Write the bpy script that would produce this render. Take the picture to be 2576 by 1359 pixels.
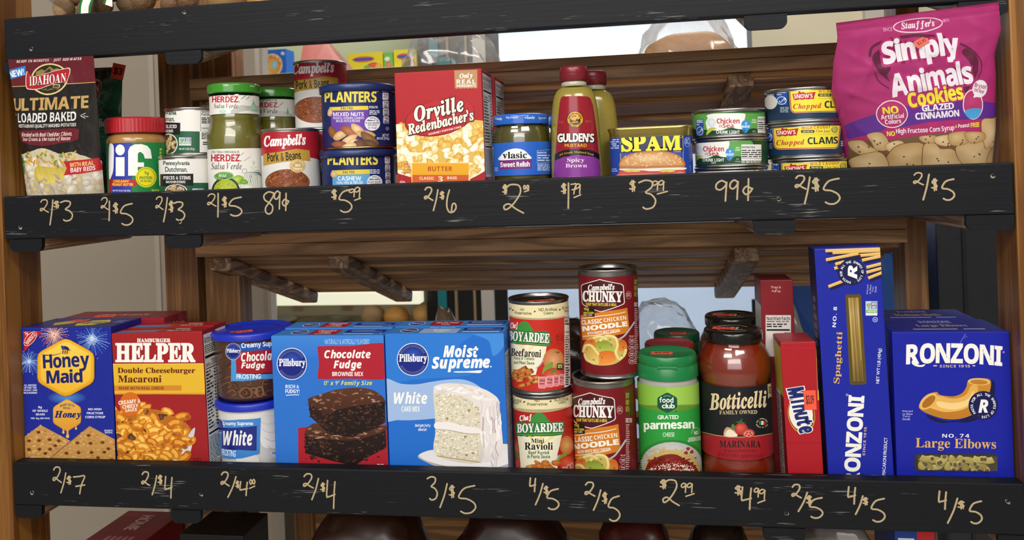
import bpy, bmesh, math, random
import numpy as np
from mathutils import Vector, Matrix
from mathutils.geometry import tessellate_polygon

S = bpy.context.scene
COL = S.collection
for _o in list(bpy.data.objects):
    bpy.data.objects.remove(_o)

# ------------------------------------------------------------------ camera
psi, rho = math.atan(316 / 2050), math.atan(0.0357)
right0 = Vector((math.cos(psi), math.sin(psi), 0))
fwd = Vector((-math.sin(psi), math.cos(psi), 0))
up0 = Vector((0, 0, 1))
cr = right0 * math.cos(rho) - up0 * math.sin(rho)
cu = right0 * math.sin(rho) + up0 * math.cos(rho)
cd = bpy.data.cameras.new('camera')
cam = bpy.data.objects.new('camera', cd)
COL.objects.link(cam)
m = Matrix((cr, cu, -fwd)).transposed().to_4x4()
m.translation = Vector((0, -0.959, 1.30))
cam.matrix_world = m
cd.sensor_width = 36
cd.lens = 36 * 2050 / 2576
cd.shift_y = -249.5 / 2576
cd.clip_start = 0.02
cd.dof.use_dof = True
cd.dof.focus_distance = 0.97
cd.dof.aperture_fstop = 10.0
S.camera = cam
EYE = Vector((0, -0.959, 1.30))

# ------------------------------------------------------------------ light and exposure
S.view_settings.view_transform = 'Standard'
S.view_settings.look = 'None'
S.view_settings.gamma = 1
S.view_settings.use_curve_mapping = False
S.view_settings.exposure = -0.18
wd = bpy.data.worlds.new('store_air')
S.world = wd
wd.use_nodes = True
wd.node_tree.nodes['Background'].inputs[0].default_value = (1.0, 0.95, 0.88, 1)
wd.node_tree.nodes['Background'].inputs[1].default_value = 0.22

def area_light(name, loc, size, power, target, color=(1, 0.95, 0.88)):
    l = bpy.data.lights.new(name, 'AREA')
    l.shape = 'RECTANGLE'
    l.size, l.size_y = size
    l.energy = power
    l.color = color
    o = bpy.data.objects.new(name, l)
    COL.objects.link(o)
    o.location = loc
    o.rotation_euler = (Vector(target) - Vector(loc)).to_track_quat('-Z', 'Y').to_euler()
    return o
area_light('ceiling_light', (-1.0, -1.9, 2.75), (1.2, 0.3), 27, (-0.4, 0, 1.15))
area_light('ceiling_light', (0.7, -1.6, 2.75), (1.2, 0.3), 26, (0.0, 0, 1.15))
area_light('ceiling_light', (-0.2, -3.0, 2.6), (2.4, 0.6), 36, (-0.2, 0, 1.0))
area_light('front_fill_light', (-0.3, -4.2, 2.15), (3.4, 1.5), 50, (-0.2, 0, 1.2), (0.97, 0.97, 1.0))  # added fill lamp behind the camera, lifts the fronts and slat undersides
area_light('ceiling_light', (0.2, 1.6, 2.9), (1.5, 0.5), 40, (0, 1.4, 0))

# ------------------------------------------------------------------ colours and materials
def lin(c):
    """'#rrggbb' or (r,g,b) 0-255 -> linear rgb"""
    if isinstance(c, str):
        c = c.lstrip('#')
        if len(c) == 3:
            c = ''.join(k * 2 for k in c)
        c = tuple(int(c[i:i + 2], 16) for i in (0, 2, 4))
    return tuple((v / 255 / 12.92) if v <= 10 else ((v / 255 + 0.055) / 1.055) ** 2.4 for v in c)

def newmat(name):
    mt = bpy.data.materials.new(name)
    mt.use_nodes = True
    nt = mt.node_tree
    return mt, nt, nt.nodes['Principled BSDF']

def node(nt, typ, **kw):
    n = nt.nodes.new(typ)
    for k, v in kw.items():
        setattr(n, k, v)
    return n

def ink_mat(name, rough=0.4, coat=0.0, bump=0.0, bscale=60, spec=0.5, metal=0.0):
    """printed or plain coloured surface: colour comes from the print, finish is procedural"""
    mt, nt, p = newmat(name)
    a = node(nt, 'ShaderNodeAttribute', attribute_name='ink')
    nt.links.new(a.outputs['Color'], p.inputs['Base Color'])
    tc = node(nt, 'ShaderNodeTexCoord')
    nz = node(nt, 'ShaderNodeTexNoise')
    nz.inputs['Scale'].default_value = bscale
    nt.links.new(tc.outputs['Object'], nz.inputs['Vector'])
    mr = node(nt, 'ShaderNodeMapRange')
    mr.inputs['To Min'].default_value = max(0.02, rough - 0.06)
    mr.inputs['To Max'].default_value = rough + 0.06
    nt.links.new(nz.outputs['Fac'], mr.inputs['Value'])
    nt.links.new(mr.outputs['Result'], p.inputs['Roughness'])
    p.inputs['Coat Weight'].default_value = coat
    p.inputs['Coat Roughness'].default_value = 0.12
    p.inputs['Specular IOR Level'].default_value = spec
    p.inputs['Metallic'].default_value = metal
    if bump:
        b = node(nt, 'ShaderNodeBump')
        b.inputs['Strength'].default_value = bump
        b.inputs['Distance'].default_value = 0.002
        nt.links.new(nz.outputs['Fac'], b.inputs['Height'])
        nt.links.new(b.outputs['Normal'], p.inputs['Normal'])
    return mt

def wood_mat(name, dark, light, scale=(3, 60, 60), rough=0.5, axis='X', spec=0.4):
    mt, nt, p = newmat(name)
    tc = node(nt, 'ShaderNodeTexCoord')
    mp = node(nt, 'ShaderNodeMapping')
    s = {'X': scale, 'Y': (scale[1], scale[0], scale[2]), 'Z': (scale[1], scale[2], scale[0])}[axis]
    mp.inputs['Scale'].default_value = s
    nt.links.new(tc.outputs['Object'], mp.inputs['Vector'])
    n1 = node(nt, 'ShaderNodeTexNoise')
    n1.inputs['Scale'].default_value = 1.0
    n1.inputs['Detail'].default_value = 6
    n1.inputs['Distortion'].default_value = 1.2
    nt.links.new(mp.outputs['Vector'], n1.inputs['Vector'])
    wv = node(nt, 'ShaderNodeMath', operation='SINE')
    ml = node(nt, 'ShaderNodeMath', operation='MULTIPLY')
    ml.inputs[1].default_value = 22
    nt.links.new(n1.outputs['Fac'], ml.inputs[0])
    nt.links.new(ml.outputs[0], wv.inputs[0])
    ma = node(nt, 'ShaderNodeMath', operation='MULTIPLY_ADD')
    ma.inputs[1].default_value = 0.25
    ma.inputs[2].default_value = 0.0
    nt.links.new(wv.outputs[0], ma.inputs[0])
    ad = node(nt, 'ShaderNodeMath', operation='ADD')
    nt.links.new(ma.outputs[0], ad.inputs[0])
    nt.links.new(n1.outputs['Fac'], ad.inputs[1])
    rp = node(nt, 'ShaderNodeValToRGB')
    rp.color_ramp.elements[0].position = 0.25
    rp.color_ramp.elements[0].color = (*lin(dark), 1)
    rp.color_ramp.elements[1].position = 0.8
    rp.color_ramp.elements[1].color = (*lin(light), 1)
    nt.links.new(ad.outputs[0], rp.inputs[0])
    nt.links.new(rp.outputs[0], p.inputs['Base Color'])
    p.inputs['Roughness'].default_value = rough
    p.inputs['Specular IOR Level'].default_value = spec
    b = node(nt, 'ShaderNodeBump')
    b.inputs['Strength'].default_value = 0.25
    b.inputs['Distance'].default_value = 0.001
    nt.links.new(ad.outputs[0], b.inputs['Height'])
    nt.links.new(b.outputs['Normal'], p.inputs['Normal'])
    return mt

def paint_mat(name, base, worn, amount=0.62):
    """black paint over grain, with short worn-through streaks along the board"""
    mt, nt, p = newmat(name)
    tc = node(nt, 'ShaderNodeTexCoord')
    def stretched(sx, sz, detail=3):
        mp = node(nt, 'ShaderNodeMapping')
        mp.inputs['Scale'].default_value = (sx, 150, sz)
        nt.links.new(tc.outputs['Object'], mp.inputs['Vector'])
        n = node(nt, 'ShaderNodeTexNoise')
        n.inputs['Scale'].default_value = 1
        n.inputs['Detail'].default_value = detail
        nt.links.new(mp.outputs['Vector'], n.inputs['Vector'])
        return n
    a, b2 = stretched(30, 800, 2), stretched(9, 60, 3)
    mul = node(nt, 'ShaderNodeMath', operation='MULTIPLY')
    nt.links.new(a.outputs['Fac'], mul.inputs[0])
    nt.links.new(b2.outputs['Fac'], mul.inputs[1])
    rp = node(nt, 'ShaderNodeValToRGB')
    rp.color_ramp.elements[0].position = amount * 0.63
    rp.color_ramp.elements[0].color = (0, 0, 0, 1)
    rp.color_ramp.elements[1].position = amount * 0.63 + 0.06
    rp.color_ramp.elements[1].color = (1, 1, 1, 1)
    nt.links.new(mul.outputs[0], rp.inputs[0])
    mx = node(nt, 'ShaderNodeMix', data_type='RGBA')
    mx.inputs[6].default_value = (*lin(base), 1)
    mx.inputs[7].default_value = (*lin(worn), 1)
    nt.links.new(rp.outputs[0], mx.inputs[0])
    nt.links.new(mx.outputs[2], p.inputs['Base Color'])
    p.inputs['Roughness'].default_value = 0.55
    p.inputs['Specular IOR Level'].default_value = 0.22
    c = stretched(7, 260, 5)
    b = node(nt, 'ShaderNodeBump')
    b.inputs['Strength'].default_value = 0.35
    b.inputs['Distance'].default_value = 0.001
    nt.links.new(c.outputs['Fac'], b.inputs['Height'])
    nt.links.new(b.outputs['Normal'], p.inputs['Normal'])
    return mt

def glass_mat(name, tint=(1, 1, 1), rough=0.03, base=0.06, haze=0.0):
    """clear wall: see-through with a Fresnel reflection"""
    mt = bpy.data.materials.new(name)
    mt.use_nodes = True
    nt = mt.node_tree
    nt.nodes.clear()
    out = node(nt, 'ShaderNodeOutputMaterial')
    tr = node(nt, 'ShaderNodeBsdfTransparent')
    tr.inputs[0].default_value = (*tint, 1)
    gl = node(nt, 'ShaderNodeBsdfGlossy')
    gl.inputs['Roughness'].default_value = rough
    lw = node(nt, 'ShaderNodeLayerWeight')
    lw.inputs['Blend'].default_value = 0.18
    ad = node(nt, 'ShaderNodeMath', operation='MULTIPLY_ADD')
    ad.inputs[1].default_value = 0.55
    ad.inputs[2].default_value = base
    nt.links.new(lw.outputs['Fresnel'], ad.inputs[0])
    mx = node(nt, 'ShaderNodeMixShader')
    nt.links.new(ad.outputs[0], mx.inputs[0])
    nt.links.new(tr.outputs[0], mx.inputs[1])
    nt.links.new(gl.outputs[0], mx.inputs[2])
    last = mx
    if haze:
        df = node(nt, 'ShaderNodeBsdfDiffuse')
        df.inputs[0].default_value = (0.8, 0.8, 0.8, 1)
        nz = node(nt, 'ShaderNodeTexNoise')
        nz.inputs['Scale'].default_value = 28
        nz.inputs['Distortion'].default_value = 2
        tc = node(nt, 'ShaderNodeTexCoord')
        nt.links.new(tc.outputs['Object'], nz.inputs['Vector'])
        mm = node(nt, 'ShaderNodeMath', operation='MULTIPLY')
        mm.inputs[1].default_value = haze
        nt.links.new(nz.outputs['Fac'], mm.inputs[0])
        m2 = node(nt, 'ShaderNodeMixShader')
        nt.links.new(mm.outputs[0], m2.inputs[0])
        nt.links.new(mx.outputs[0], m2.inputs[1])
        nt.links.new(df.outputs[0], m2.inputs[2])
        last = m2
    nt.links.new(last.outputs[0], out.inputs[0])
    return mt

def panel_mat(name, z0, z1, low, high, s0, s1):
    """back-lit cooler panel whose lamp sits near height z1"""
    mt, nt, p = newmat(name)
    tc = node(nt, 'ShaderNodeTexCoord')
    sx = node(nt, 'ShaderNodeSeparateXYZ')
    nt.links.new(tc.outputs['Object'], sx.inputs[0])
    mr = node(nt, 'ShaderNodeMapRange', interpolation_type='SMOOTHSTEP')
    mr.inputs['From Min'].default_value = z0
    mr.inputs['From Max'].default_value = 0.015
    df = node(nt, 'ShaderNodeMath', operation='SUBTRACT')
    df.inputs[1].default_value = z1
    nt.links.new(sx.outputs['Z'], df.inputs[0])
    ab = node(nt, 'ShaderNodeMath', operation='ABSOLUTE')
    nt.links.new(df.outputs[0], ab.inputs[0])
    nt.links.new(ab.outputs[0], mr.inputs['Value'])
    nz = node(nt, 'ShaderNodeTexNoise')
    nz.inputs['Scale'].default_value = 6
    nt.links.new(tc.outputs['Object'], nz.inputs['Vector'])
    mx = node(nt, 'ShaderNodeMix', data_type='RGBA')
    mx.inputs[6].default_value = (*lin(low), 1)
    mx.inputs[7].default_value = (*lin(high), 1)
    nt.links.new(mr.outputs['Result'], mx.inputs[0])
    nt.links.new(mx.outputs[2], p.inputs['Emission Color'])
    m2 = node(nt, 'ShaderNodeMapRange')
    m2.inputs['To Min'].default_value = s0
    m2.inputs['To Max'].default_value = s1
    nt.links.new(mr.outputs['Result'], m2.inputs['Value'])
    m3 = node(nt, 'ShaderNodeMath', operation='MULTIPLY_ADD')
    m3.inputs[1].default_value = 0.35
    m3.inputs[2].default_value = 0.82
    nt.links.new(nz.outputs['Fac'], m3.inputs[0])
    m4 = node(nt, 'ShaderNodeMath', operation='MULTIPLY')
    nt.links.new(m3.outputs[0], m4.inputs[0])
    nt.links.new(m2.outputs['Result'], m4.inputs[1])
    nt.links.new(m4.outputs[0], p.inputs['Emission Strength'])
    p.inputs['Base Color'].default_value = (0.3, 0.3, 0.3, 1)
    return mt

def emit_mat(name, col, strength):
    mt, nt, p = newmat(name)
    p.inputs['Base Color'].default_value = (0.6, 0.6, 0.6, 1)
    p.inputs['Emission Color'].default_value = (*lin(col), 1)
    p.inputs['Emission Strength'].default_value = strength
    return mt

MAT = dict(
    carton=ink_mat('printed_carton', 0.45, coat=0.03, bump=0.03, bscale=90, spec=0.3),
    paper=ink_mat('label_paper', 0.42, coat=0.04, spec=0.35),
    film=ink_mat('pouch_film', 0.27, coat=0.5, bump=0.12, bscale=35),
    soft=ink_mat('matt_bag_film', 0.42, coat=0.1, bump=0.1, bscale=30),
    plastic=ink_mat('moulded_plastic', 0.36, coat=0.1),
    gloss=ink_mat('glossy_plastic', 0.2, coat=0.3),
    food=ink_mat('food', 0.5, bump=0.5, bscale=220),
    shell=ink_mat('nut_shell', 0.6, bump=1.0, bscale=150, spec=0.3),
    metal=ink_mat('tinplate', 0.3, metal=1.0),
    sticker=ink_mat('sticker_paper', 0.55),
    chalk=ink_mat('paint_pen', 0.7, bump=0.4, bscale=900),
    contents=ink_mat('jar_contents', 0.3, coat=0.7, bump=0.15, bscale=130),
    wall=ink_mat('painted_wall', 0.6, bump=0.05, bscale=300),
    enamel=ink_mat('white_enamel', 0.3, coat=0.2),
    shelf=wood_mat('stained_wood', '#8a653f', '#c99c6a', (2.2, 30, 30), axis='X'),
    joist=wood_mat('rough_wood', '#75573f', '#bb9a78', (4, 60, 60), axis='Y'),
    post=wood_mat('varnished_wood', '#6a421a', '#91632c', (1.2, 40, 40), rough=0.35, axis='Z'),
    ridge=wood_mat('ridge_post_wood', '#75502d', '#a67a4a', (1.2, 40, 40), rough=0.45, axis='Z'),
    black=paint_mat('black_board_paint', '#101217', '#74736d', 0.60),
    glass=glass_mat('clear_glass'),
    bag=glass_mat('clear_bag_film', rough=0.12, base=0.05, haze=0.25),
    bluejug=glass_mat('blue_bottle_plastic', tint=(0.12, 0.3, 0.75), rough=0.08, base=0.1),
    lit=panel_mat('lit_panel', 0.20, 1.655, '#b4cdea', '#eef7fa', 0.72, 1.25),
    strip=emit_mat('light_strip', '#f6f3d2', 0.85),
)

# ------------------------------------------------------------------ objects
def tag(o, label=None, cat=None, group=None, kind=None):
    if label: o['label'] = label
    if cat: o['category'] = cat
    if group: o['group'] = group
    if kind: o['kind'] = kind
    return o

def thing(name, label, cat, loc=(0, 0, 0), rz=0.0, group=None, rot=None):
    o = bpy.data.objects.new(name, None)
    o.empty_display_size = 0.02
    COL.objects.link(o)
    o.location = loc
    o.rotation_euler = rot if rot else (0, 0, rz)
    return tag(o, label, cat, group)

def copy_thing(o, loc, label, rz=None):
    r = o.copy()
    COL.objects.link(r)
    r.location = loc
    r['label'] = label
    if rz is not None:
        r.rotation_euler = (r.rotation_euler[0], r.rotation_euler[1], rz)
    for ch in list(o.children):
        c = ch.copy()
        COL.objects.link(c)
        c.parent = r
        for g in ch.children:
            d = g.copy()
            COL.objects.link(d)
            d.parent = c
    return r

class MB:
    """collects vertices, faces, print colours and normals of ONE mesh"""
    def __init__(self):
        self.v, self.f, self.c, self.n, self.sm = [], [], [], [], []
        self.k = 0
    def add(self, V, F, col, N=None, smooth=False):
        V = np.asarray(V, float).reshape(-1, 3)
        C = np.asarray(col, float)
        if C.ndim == 1:
            C = np.tile(C, (len(V), 1))
        self.v.append(V); self.c.append(C)
        self.n.append(np.zeros_like(V) if N is None else np.asarray(N, float))
        for f in F:
            self.f.append(tuple(int(i) + self.k for i in f))
        self.sm += [bool(smooth)] * len(F)
        self.k += len(V)
        return self
    def box(self, x0, x1, y0, y1, z0, z1, col=(0.5, 0.5, 0.5), bev=0.0, seg=2):
        bm = bmesh.new()
        bmesh.ops.create_cube(bm, size=1)
        for q in bm.verts:
            q.co = Vector((x0 + (q.co.x + 0.5) * (x1 - x0), y0 + (q.co.y + 0.5) * (y1 - y0), z0 + (q.co.z + 0.5) * (z1 - z0)))
        if bev:
            bmesh.ops.bevel(bm, geom=bm.edges[:], offset=bev, segments=seg, affect='EDGES', profile=0.6)
        return self.bm(bm, col, smooth=False)
    def bm(self, bm, col, smooth=False):
        bm.verts.index_update()
        V = [tuple(q.co) for q in bm.verts]
        F = [[q.index for q in f.verts] for f in bm.faces]
        bm.free()
        return self.add(V, F, col if not isinstance(col, str) else lin(col), smooth=smooth)
    def lathe(self, prof, col, n=72, sx=1.0, sy=1.0, wob=None):
        """prof: list of (r,z[,colour]); None breaks the smooth run"""
        runs, cur = [], []
        for q in prof:
            if q is None:
                runs.append(cur); cur = [cur[-1]]
            else:
                cur.append(q)
        runs.append(cur)
        a = np.linspace(0, 2 * math.pi, n, endpoint=False)
        for run in runs:
            V, F, C = [], [], []
            for i, q in enumerate(run):
                cc = lin(q[2]) if len(q) > 2 else (lin(col) if isinstance(col, str) else col)
                for j in range(n):
                    r = q[0] * (1 + (wob(a[j], q[1]) if wob else 0))
                    V.append((r * math.cos(a[j]) * sx, r * math.sin(a[j]) * sy, q[1])); C.append(cc)
                if i:
                    for j in range(n):
                        k = (j + 1) % n
                        F.append(((i - 1) * n + j, (i - 1) * n + k, i * n + k, i * n + j))
            if len(V):
                self.add(V, F, np.array(C), smooth=True)
        return self
    def disc(self, r, z, col, n=72, sx=1.0, sy=1.0, up=True):
        a = np.linspace(0, 2 * math.pi, n, endpoint=False)
        V = [(r * math.cos(t) * sx, r * math.sin(t) * sy, z) for t in a]
        return self.add(V, [tuple(range(n)) if up else tuple(range(n))[::-1]], lin(col) if isinstance(col, str) else col)
    def tube(self, P, r, col, n=8, closed=False):
        P = [Vector(p) for p in P]
        V, F = [], []
        for i, p in enumerate(P):
            t = (P[min(i + 1, len(P) - 1)] - P[max(i - 1, 0)]).normalized()
            a = t.orthogonal().normalized(); b = t.cross(a)
            if i and (a.dot(pa) < 0.0):
                a, b = -a, -b
            if i:
                a = (pa - t * pa.dot(t)).normalized(); b = t.cross(a)
            pa = a
            rr = r[i] if isinstance(r, (list, tuple)) else r
            for j in range(n):
                w = 2 * math.pi * j / n
                V.append(tuple(p + a * math.cos(w) * rr + b * math.sin(w) * rr))
            if i:
                for j in range(n):
                    k = (j + 1) % n
                    F.append(((i - 1) * n + j, (i - 1) * n + k, i * n + k, i * n + j))
        F.append(tuple(range(n))[::-1]); F.append(tuple(range(len(V) - n, len(V))))
        return self.add(V, F, lin(col) if isinstance(col, str) else col, smooth=True)
    def ball(self, c, r, col, sub=3, wob=0.0, seed=0, squash=(1, 1, 1), rot=None):
        bm = bmesh.new()
        bmesh.ops.create_icosphere(bm, subdivisions=sub, radius=1)
        rnd = random.Random(seed)
        ph = [(rnd.uniform(1, 3), rnd.uniform(1, 3), rnd.uniform(1, 3), rnd.uniform(0, 6)) for _ in range(6)]
        for q in bm.verts:
            k = 1 + wob * sum(math.sin(q.co.x * a + q.co.y * b * 1.3 + q.co.z * c2 * 1.1 + d) for a, b, c2, d in ph) / 3
            w = Vector((q.co.x * squash[0], q.co.y * squash[1], q.co.z * squash[2])) * r * k
            if rot is not None:
                w = rot @ w
            q.co = w + Vector(c)
        return self.bm(bm, col, smooth=True)
    def build(self, name, mat, parent=None, label=None, loc=None):
        me = bpy.data.meshes.new(name)
        V = np.concatenate(self.v); C = np.concatenate(self.c); N = np.concatenate(self.n)
        me.from_pydata(V.tolist(), [], self.f)
        me.materials.append(MAT[mat] if isinstance(mat, str) else mat)
        at = me.attributes.new('ink', 'FLOAT_COLOR', 'POINT')
        at.data.foreach_set('color', np.concatenate([C, np.ones((len(C), 1))], 1).astype(np.float32).ravel())
        me.polygons.foreach_set('use_smooth', np.array(self.sm, bool))
        me.update()
        if np.abs(N).sum() > 0:
            vn = np.zeros((len(V), 3), np.float32)
            me.vertices.foreach_get('normal', vn.ravel())
            vn = np.array([tuple(q.normal) for q in me.vertices], np.float32) if not vn.any() else vn
            has = np.abs(N).sum(1) > 0
            vn[has] = N[has]
            li = np.zeros(len(me.loops), np.int32)
            me.loops.foreach_get('vertex_index', li)
            cn = np.zeros((len(me.loops), 3), np.float32)
            me.corner_normals.foreach_get('vector', cn.ravel())
            lh = has[li]
            cn[lh] = vn[li][lh]
            me.normals_split_custom_set(cn.tolist())
        o = bpy.data.objects.new(name, me)
        COL.objects.link(o)
        if parent is not None:
            o.parent = parent
        if loc is not None:
            o.location = loc
        if label:
            o['label'] = label
        return o

# ------------------------------------------------------------------ lettering
STY = dict(b=(0x1D5D4, 0x1D7EC), s=(0x1D400, 0x1D7CE), i=(0x1D63C, None), c=(0x1D468, None), p=(0x1D4D0, None), n=(None, None))
_G = {}
def glyph(ch, sty):
    key = (ch, sty)
    if key in _G:
        return _G[key]
    up, dg = STY[sty]
    c = ch
    if up and 'A' <= ch <= 'Z': c = chr(up + ord(ch) - 65)
    elif up and 'a' <= ch <= 'z': c = chr(up + 26 + ord(ch) - 97)
    elif dg and ch.isdigit(): c = chr(dg + int(ch))
    cu_ = bpy.data.curves.new('glyph', 'FONT')
    cu_.body = c
    cu_.resolution_u = 4
    ob = bpy.data.objects.new('glyph', cu_)
    me = bpy.data.meshes.new_from_object(ob)
    V = np.array([tuple(q.co)[:2] for q in me.vertices]) if len(me.vertices) else np.zeros((0, 2))
    T = []
    for p in me.polygons:
        vs = list(p.vertices)
        for k in range(1, len(vs) - 1):
            T.append((vs[0], vs[k], vs[k + 1]))
    bpy.data.objects.remove(ob); bpy.data.curves.remove(cu_); bpy.data.meshes.remove(me)
    _G[key] = (V, np.array(T, int).reshape(-1, 3))
    return _G[key]

GAP = dict(b=0.075, s=0.05, i=0.06, c=0.03, p=-0.03, n=0.08)
def string(s, sty, gap=None):
    """-> verts (unit ems), tris"""
    gap = GAP[sty] if gap is None else gap
    Vs, Ts, pen, k = [], [], 0.0, 0
    for ch in s:
        if ch == ' ':
            pen += 0.27; continue
        V, T = glyph(ch, sty)
        if not len(V):
            continue
        lo, hi = V[:, 0].min(), V[:, 0].max()
        Vs.append(V + (pen - lo, 0)); Ts.append(T + k); k += len(V)
        pen += hi - lo + gap
    return np.concatenate(Vs), np.concatenate(Ts)

def outline(V, T, w):
    """band of width w running round the outside of a triangle set (no overlaps with it)"""
    T = np.asarray(T, int)
    A, B, C = V[T[:, 0]], V[T[:, 1]], V[T[:, 2]]
    ar = (B[:, 0] - A[:, 0]) * (C[:, 1] - A[:, 1]) - (B[:, 1] - A[:, 1]) * (C[:, 0] - A[:, 0])
    T = np.where((ar < 0)[:, None], T[:, ::-1], T)[np.abs(ar) > 1e-12]
    E = {}
    for t in T:
        for a, b in ((t[0], t[1]), (t[1], t[2]), (t[2], t[0])):
            E[(a, b)] = E.get((a, b), 0) + 1
    edges = [(a, b) for (a, b) in E if (b, a) not in E]
    nrm = {}
    for a, b in edges:
        d = V[b] - V[a]
        L = math.hypot(*d)
        if L < 1e-7: continue
        n = np.array((d[1], -d[0])) / L
        nrm.setdefault(a, []).append(n); nrm.setdefault(b, []).append(n)
    off = {}
    for k, ns in nrm.items():
        s = np.sum(ns, 0)
        L = math.hypot(*s)
        if L < 1e-6: off[k] = ns[0] * w; continue
        s = s / L
        c = max(0.5, float(np.mean([s @ n for n in ns])))
        off[k] = s * w / c
    Vo, To, k = [], [], 0
    for a, b in edges:
        if a not in off or b not in off: continue
        Vo += [V[a], V[b], V[b] + off[b], V[a] + off[a]]
        To += [(k, k + 1, k + 2), (k, k + 2, k + 3)]; k += 4
    return np.array(Vo).reshape(-1, 2), np.array(To, int).reshape(-1, 3)

# ------------------------------------------------------------------ printing
def split_family(T, a, b, step, off=0.0):
    """cut triangles (N,3,K) at the lines a*u+b*v = off + k*step"""
    done, work = [], T
    for _ in range(400):
        if not len(work): break
        c = (work[:, :, 0] * a + work[:, :, 1] * b - off) / step
        lo = np.floor(c.min(1) + 1e-6)
        cut = lo + 1
        ok = c.max(1) <= cut + 1e-6
        done.append(work[ok])
        W, c, cut = work[~ok], c[~ok], cut[~ok]
        if not len(W): break
        below = c < cut[:, None]
        nb = below.sum(1)
        solo = np.where(nb == 1, np.argmax(below, 1), np.argmax(~below, 1))
        r = np.arange(len(W))
        i0, i1, i2 = solo, (solo + 1) % 3, (solo + 2) % 3
        A, B, C2 = W[r, i0], W[r, i1], W[r, i2]
        ca, cb, cc = c[r, i0], c[r, i1], c[r, i2]
        tb = ((cut - ca) / (cb - ca))[:, None]; tc = ((cut - ca) / (cc - ca))[:, None]
        P, Q = A + (B - A) * tb, A + (C2 - A) * tc
        tip = np.stack([A, P, Q], 1)
        q1, q2 = np.stack([P, B, C2], 1), np.stack([P, C2, Q], 1)
        lowtip = nb == 1
        done += [tip[lowtip], q1[~lowtip], q2[~lowtip]]
        work = np.concatenate([q1[lowtip], q2[lowtip], tip[~lowtip]])
    return np.concatenate(done) if done else T

def keep_side(T, a, b, lim):
    """drop what lies beyond a*u+b*v > lim"""
    if not len(T): return T
    c = T[:, :, 0] * a + T[:, :, 1] * b
    if c.max() <= lim + 1e-9: return T
    span = max(c.max() - lim, lim - c.min()) * 2 + 1
    T2 = split_family(T, a, b, span, lim - span)
    c = (T2[:, :, 0] * a + T2[:, :, 1] * b).mean(1)
    return T2[c <= lim]

def spline(P, n=6, closed=True):
    P = np.asarray(P, float)
    out = []
    N = len(P)
    for i in range(N if closed else N - 1):
        p0, p1, p2, p3 = (P[(i + k) % N] if closed else P[min(max(i + k, 0), N - 1)] for k in (-1, 0, 1, 2))
        for t in np.arange(n) / n:
            out.append(0.5 * (2 * p1 + (p2 - p0) * t + (2 * p0 - 5 * p1 + 4 * p2 - p3) * t * t + (3 * p1 - p0 - 3 * p2 + p3) * t ** 3))
    if not closed: out.append(P[-1])
    return np.array(out)

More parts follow.
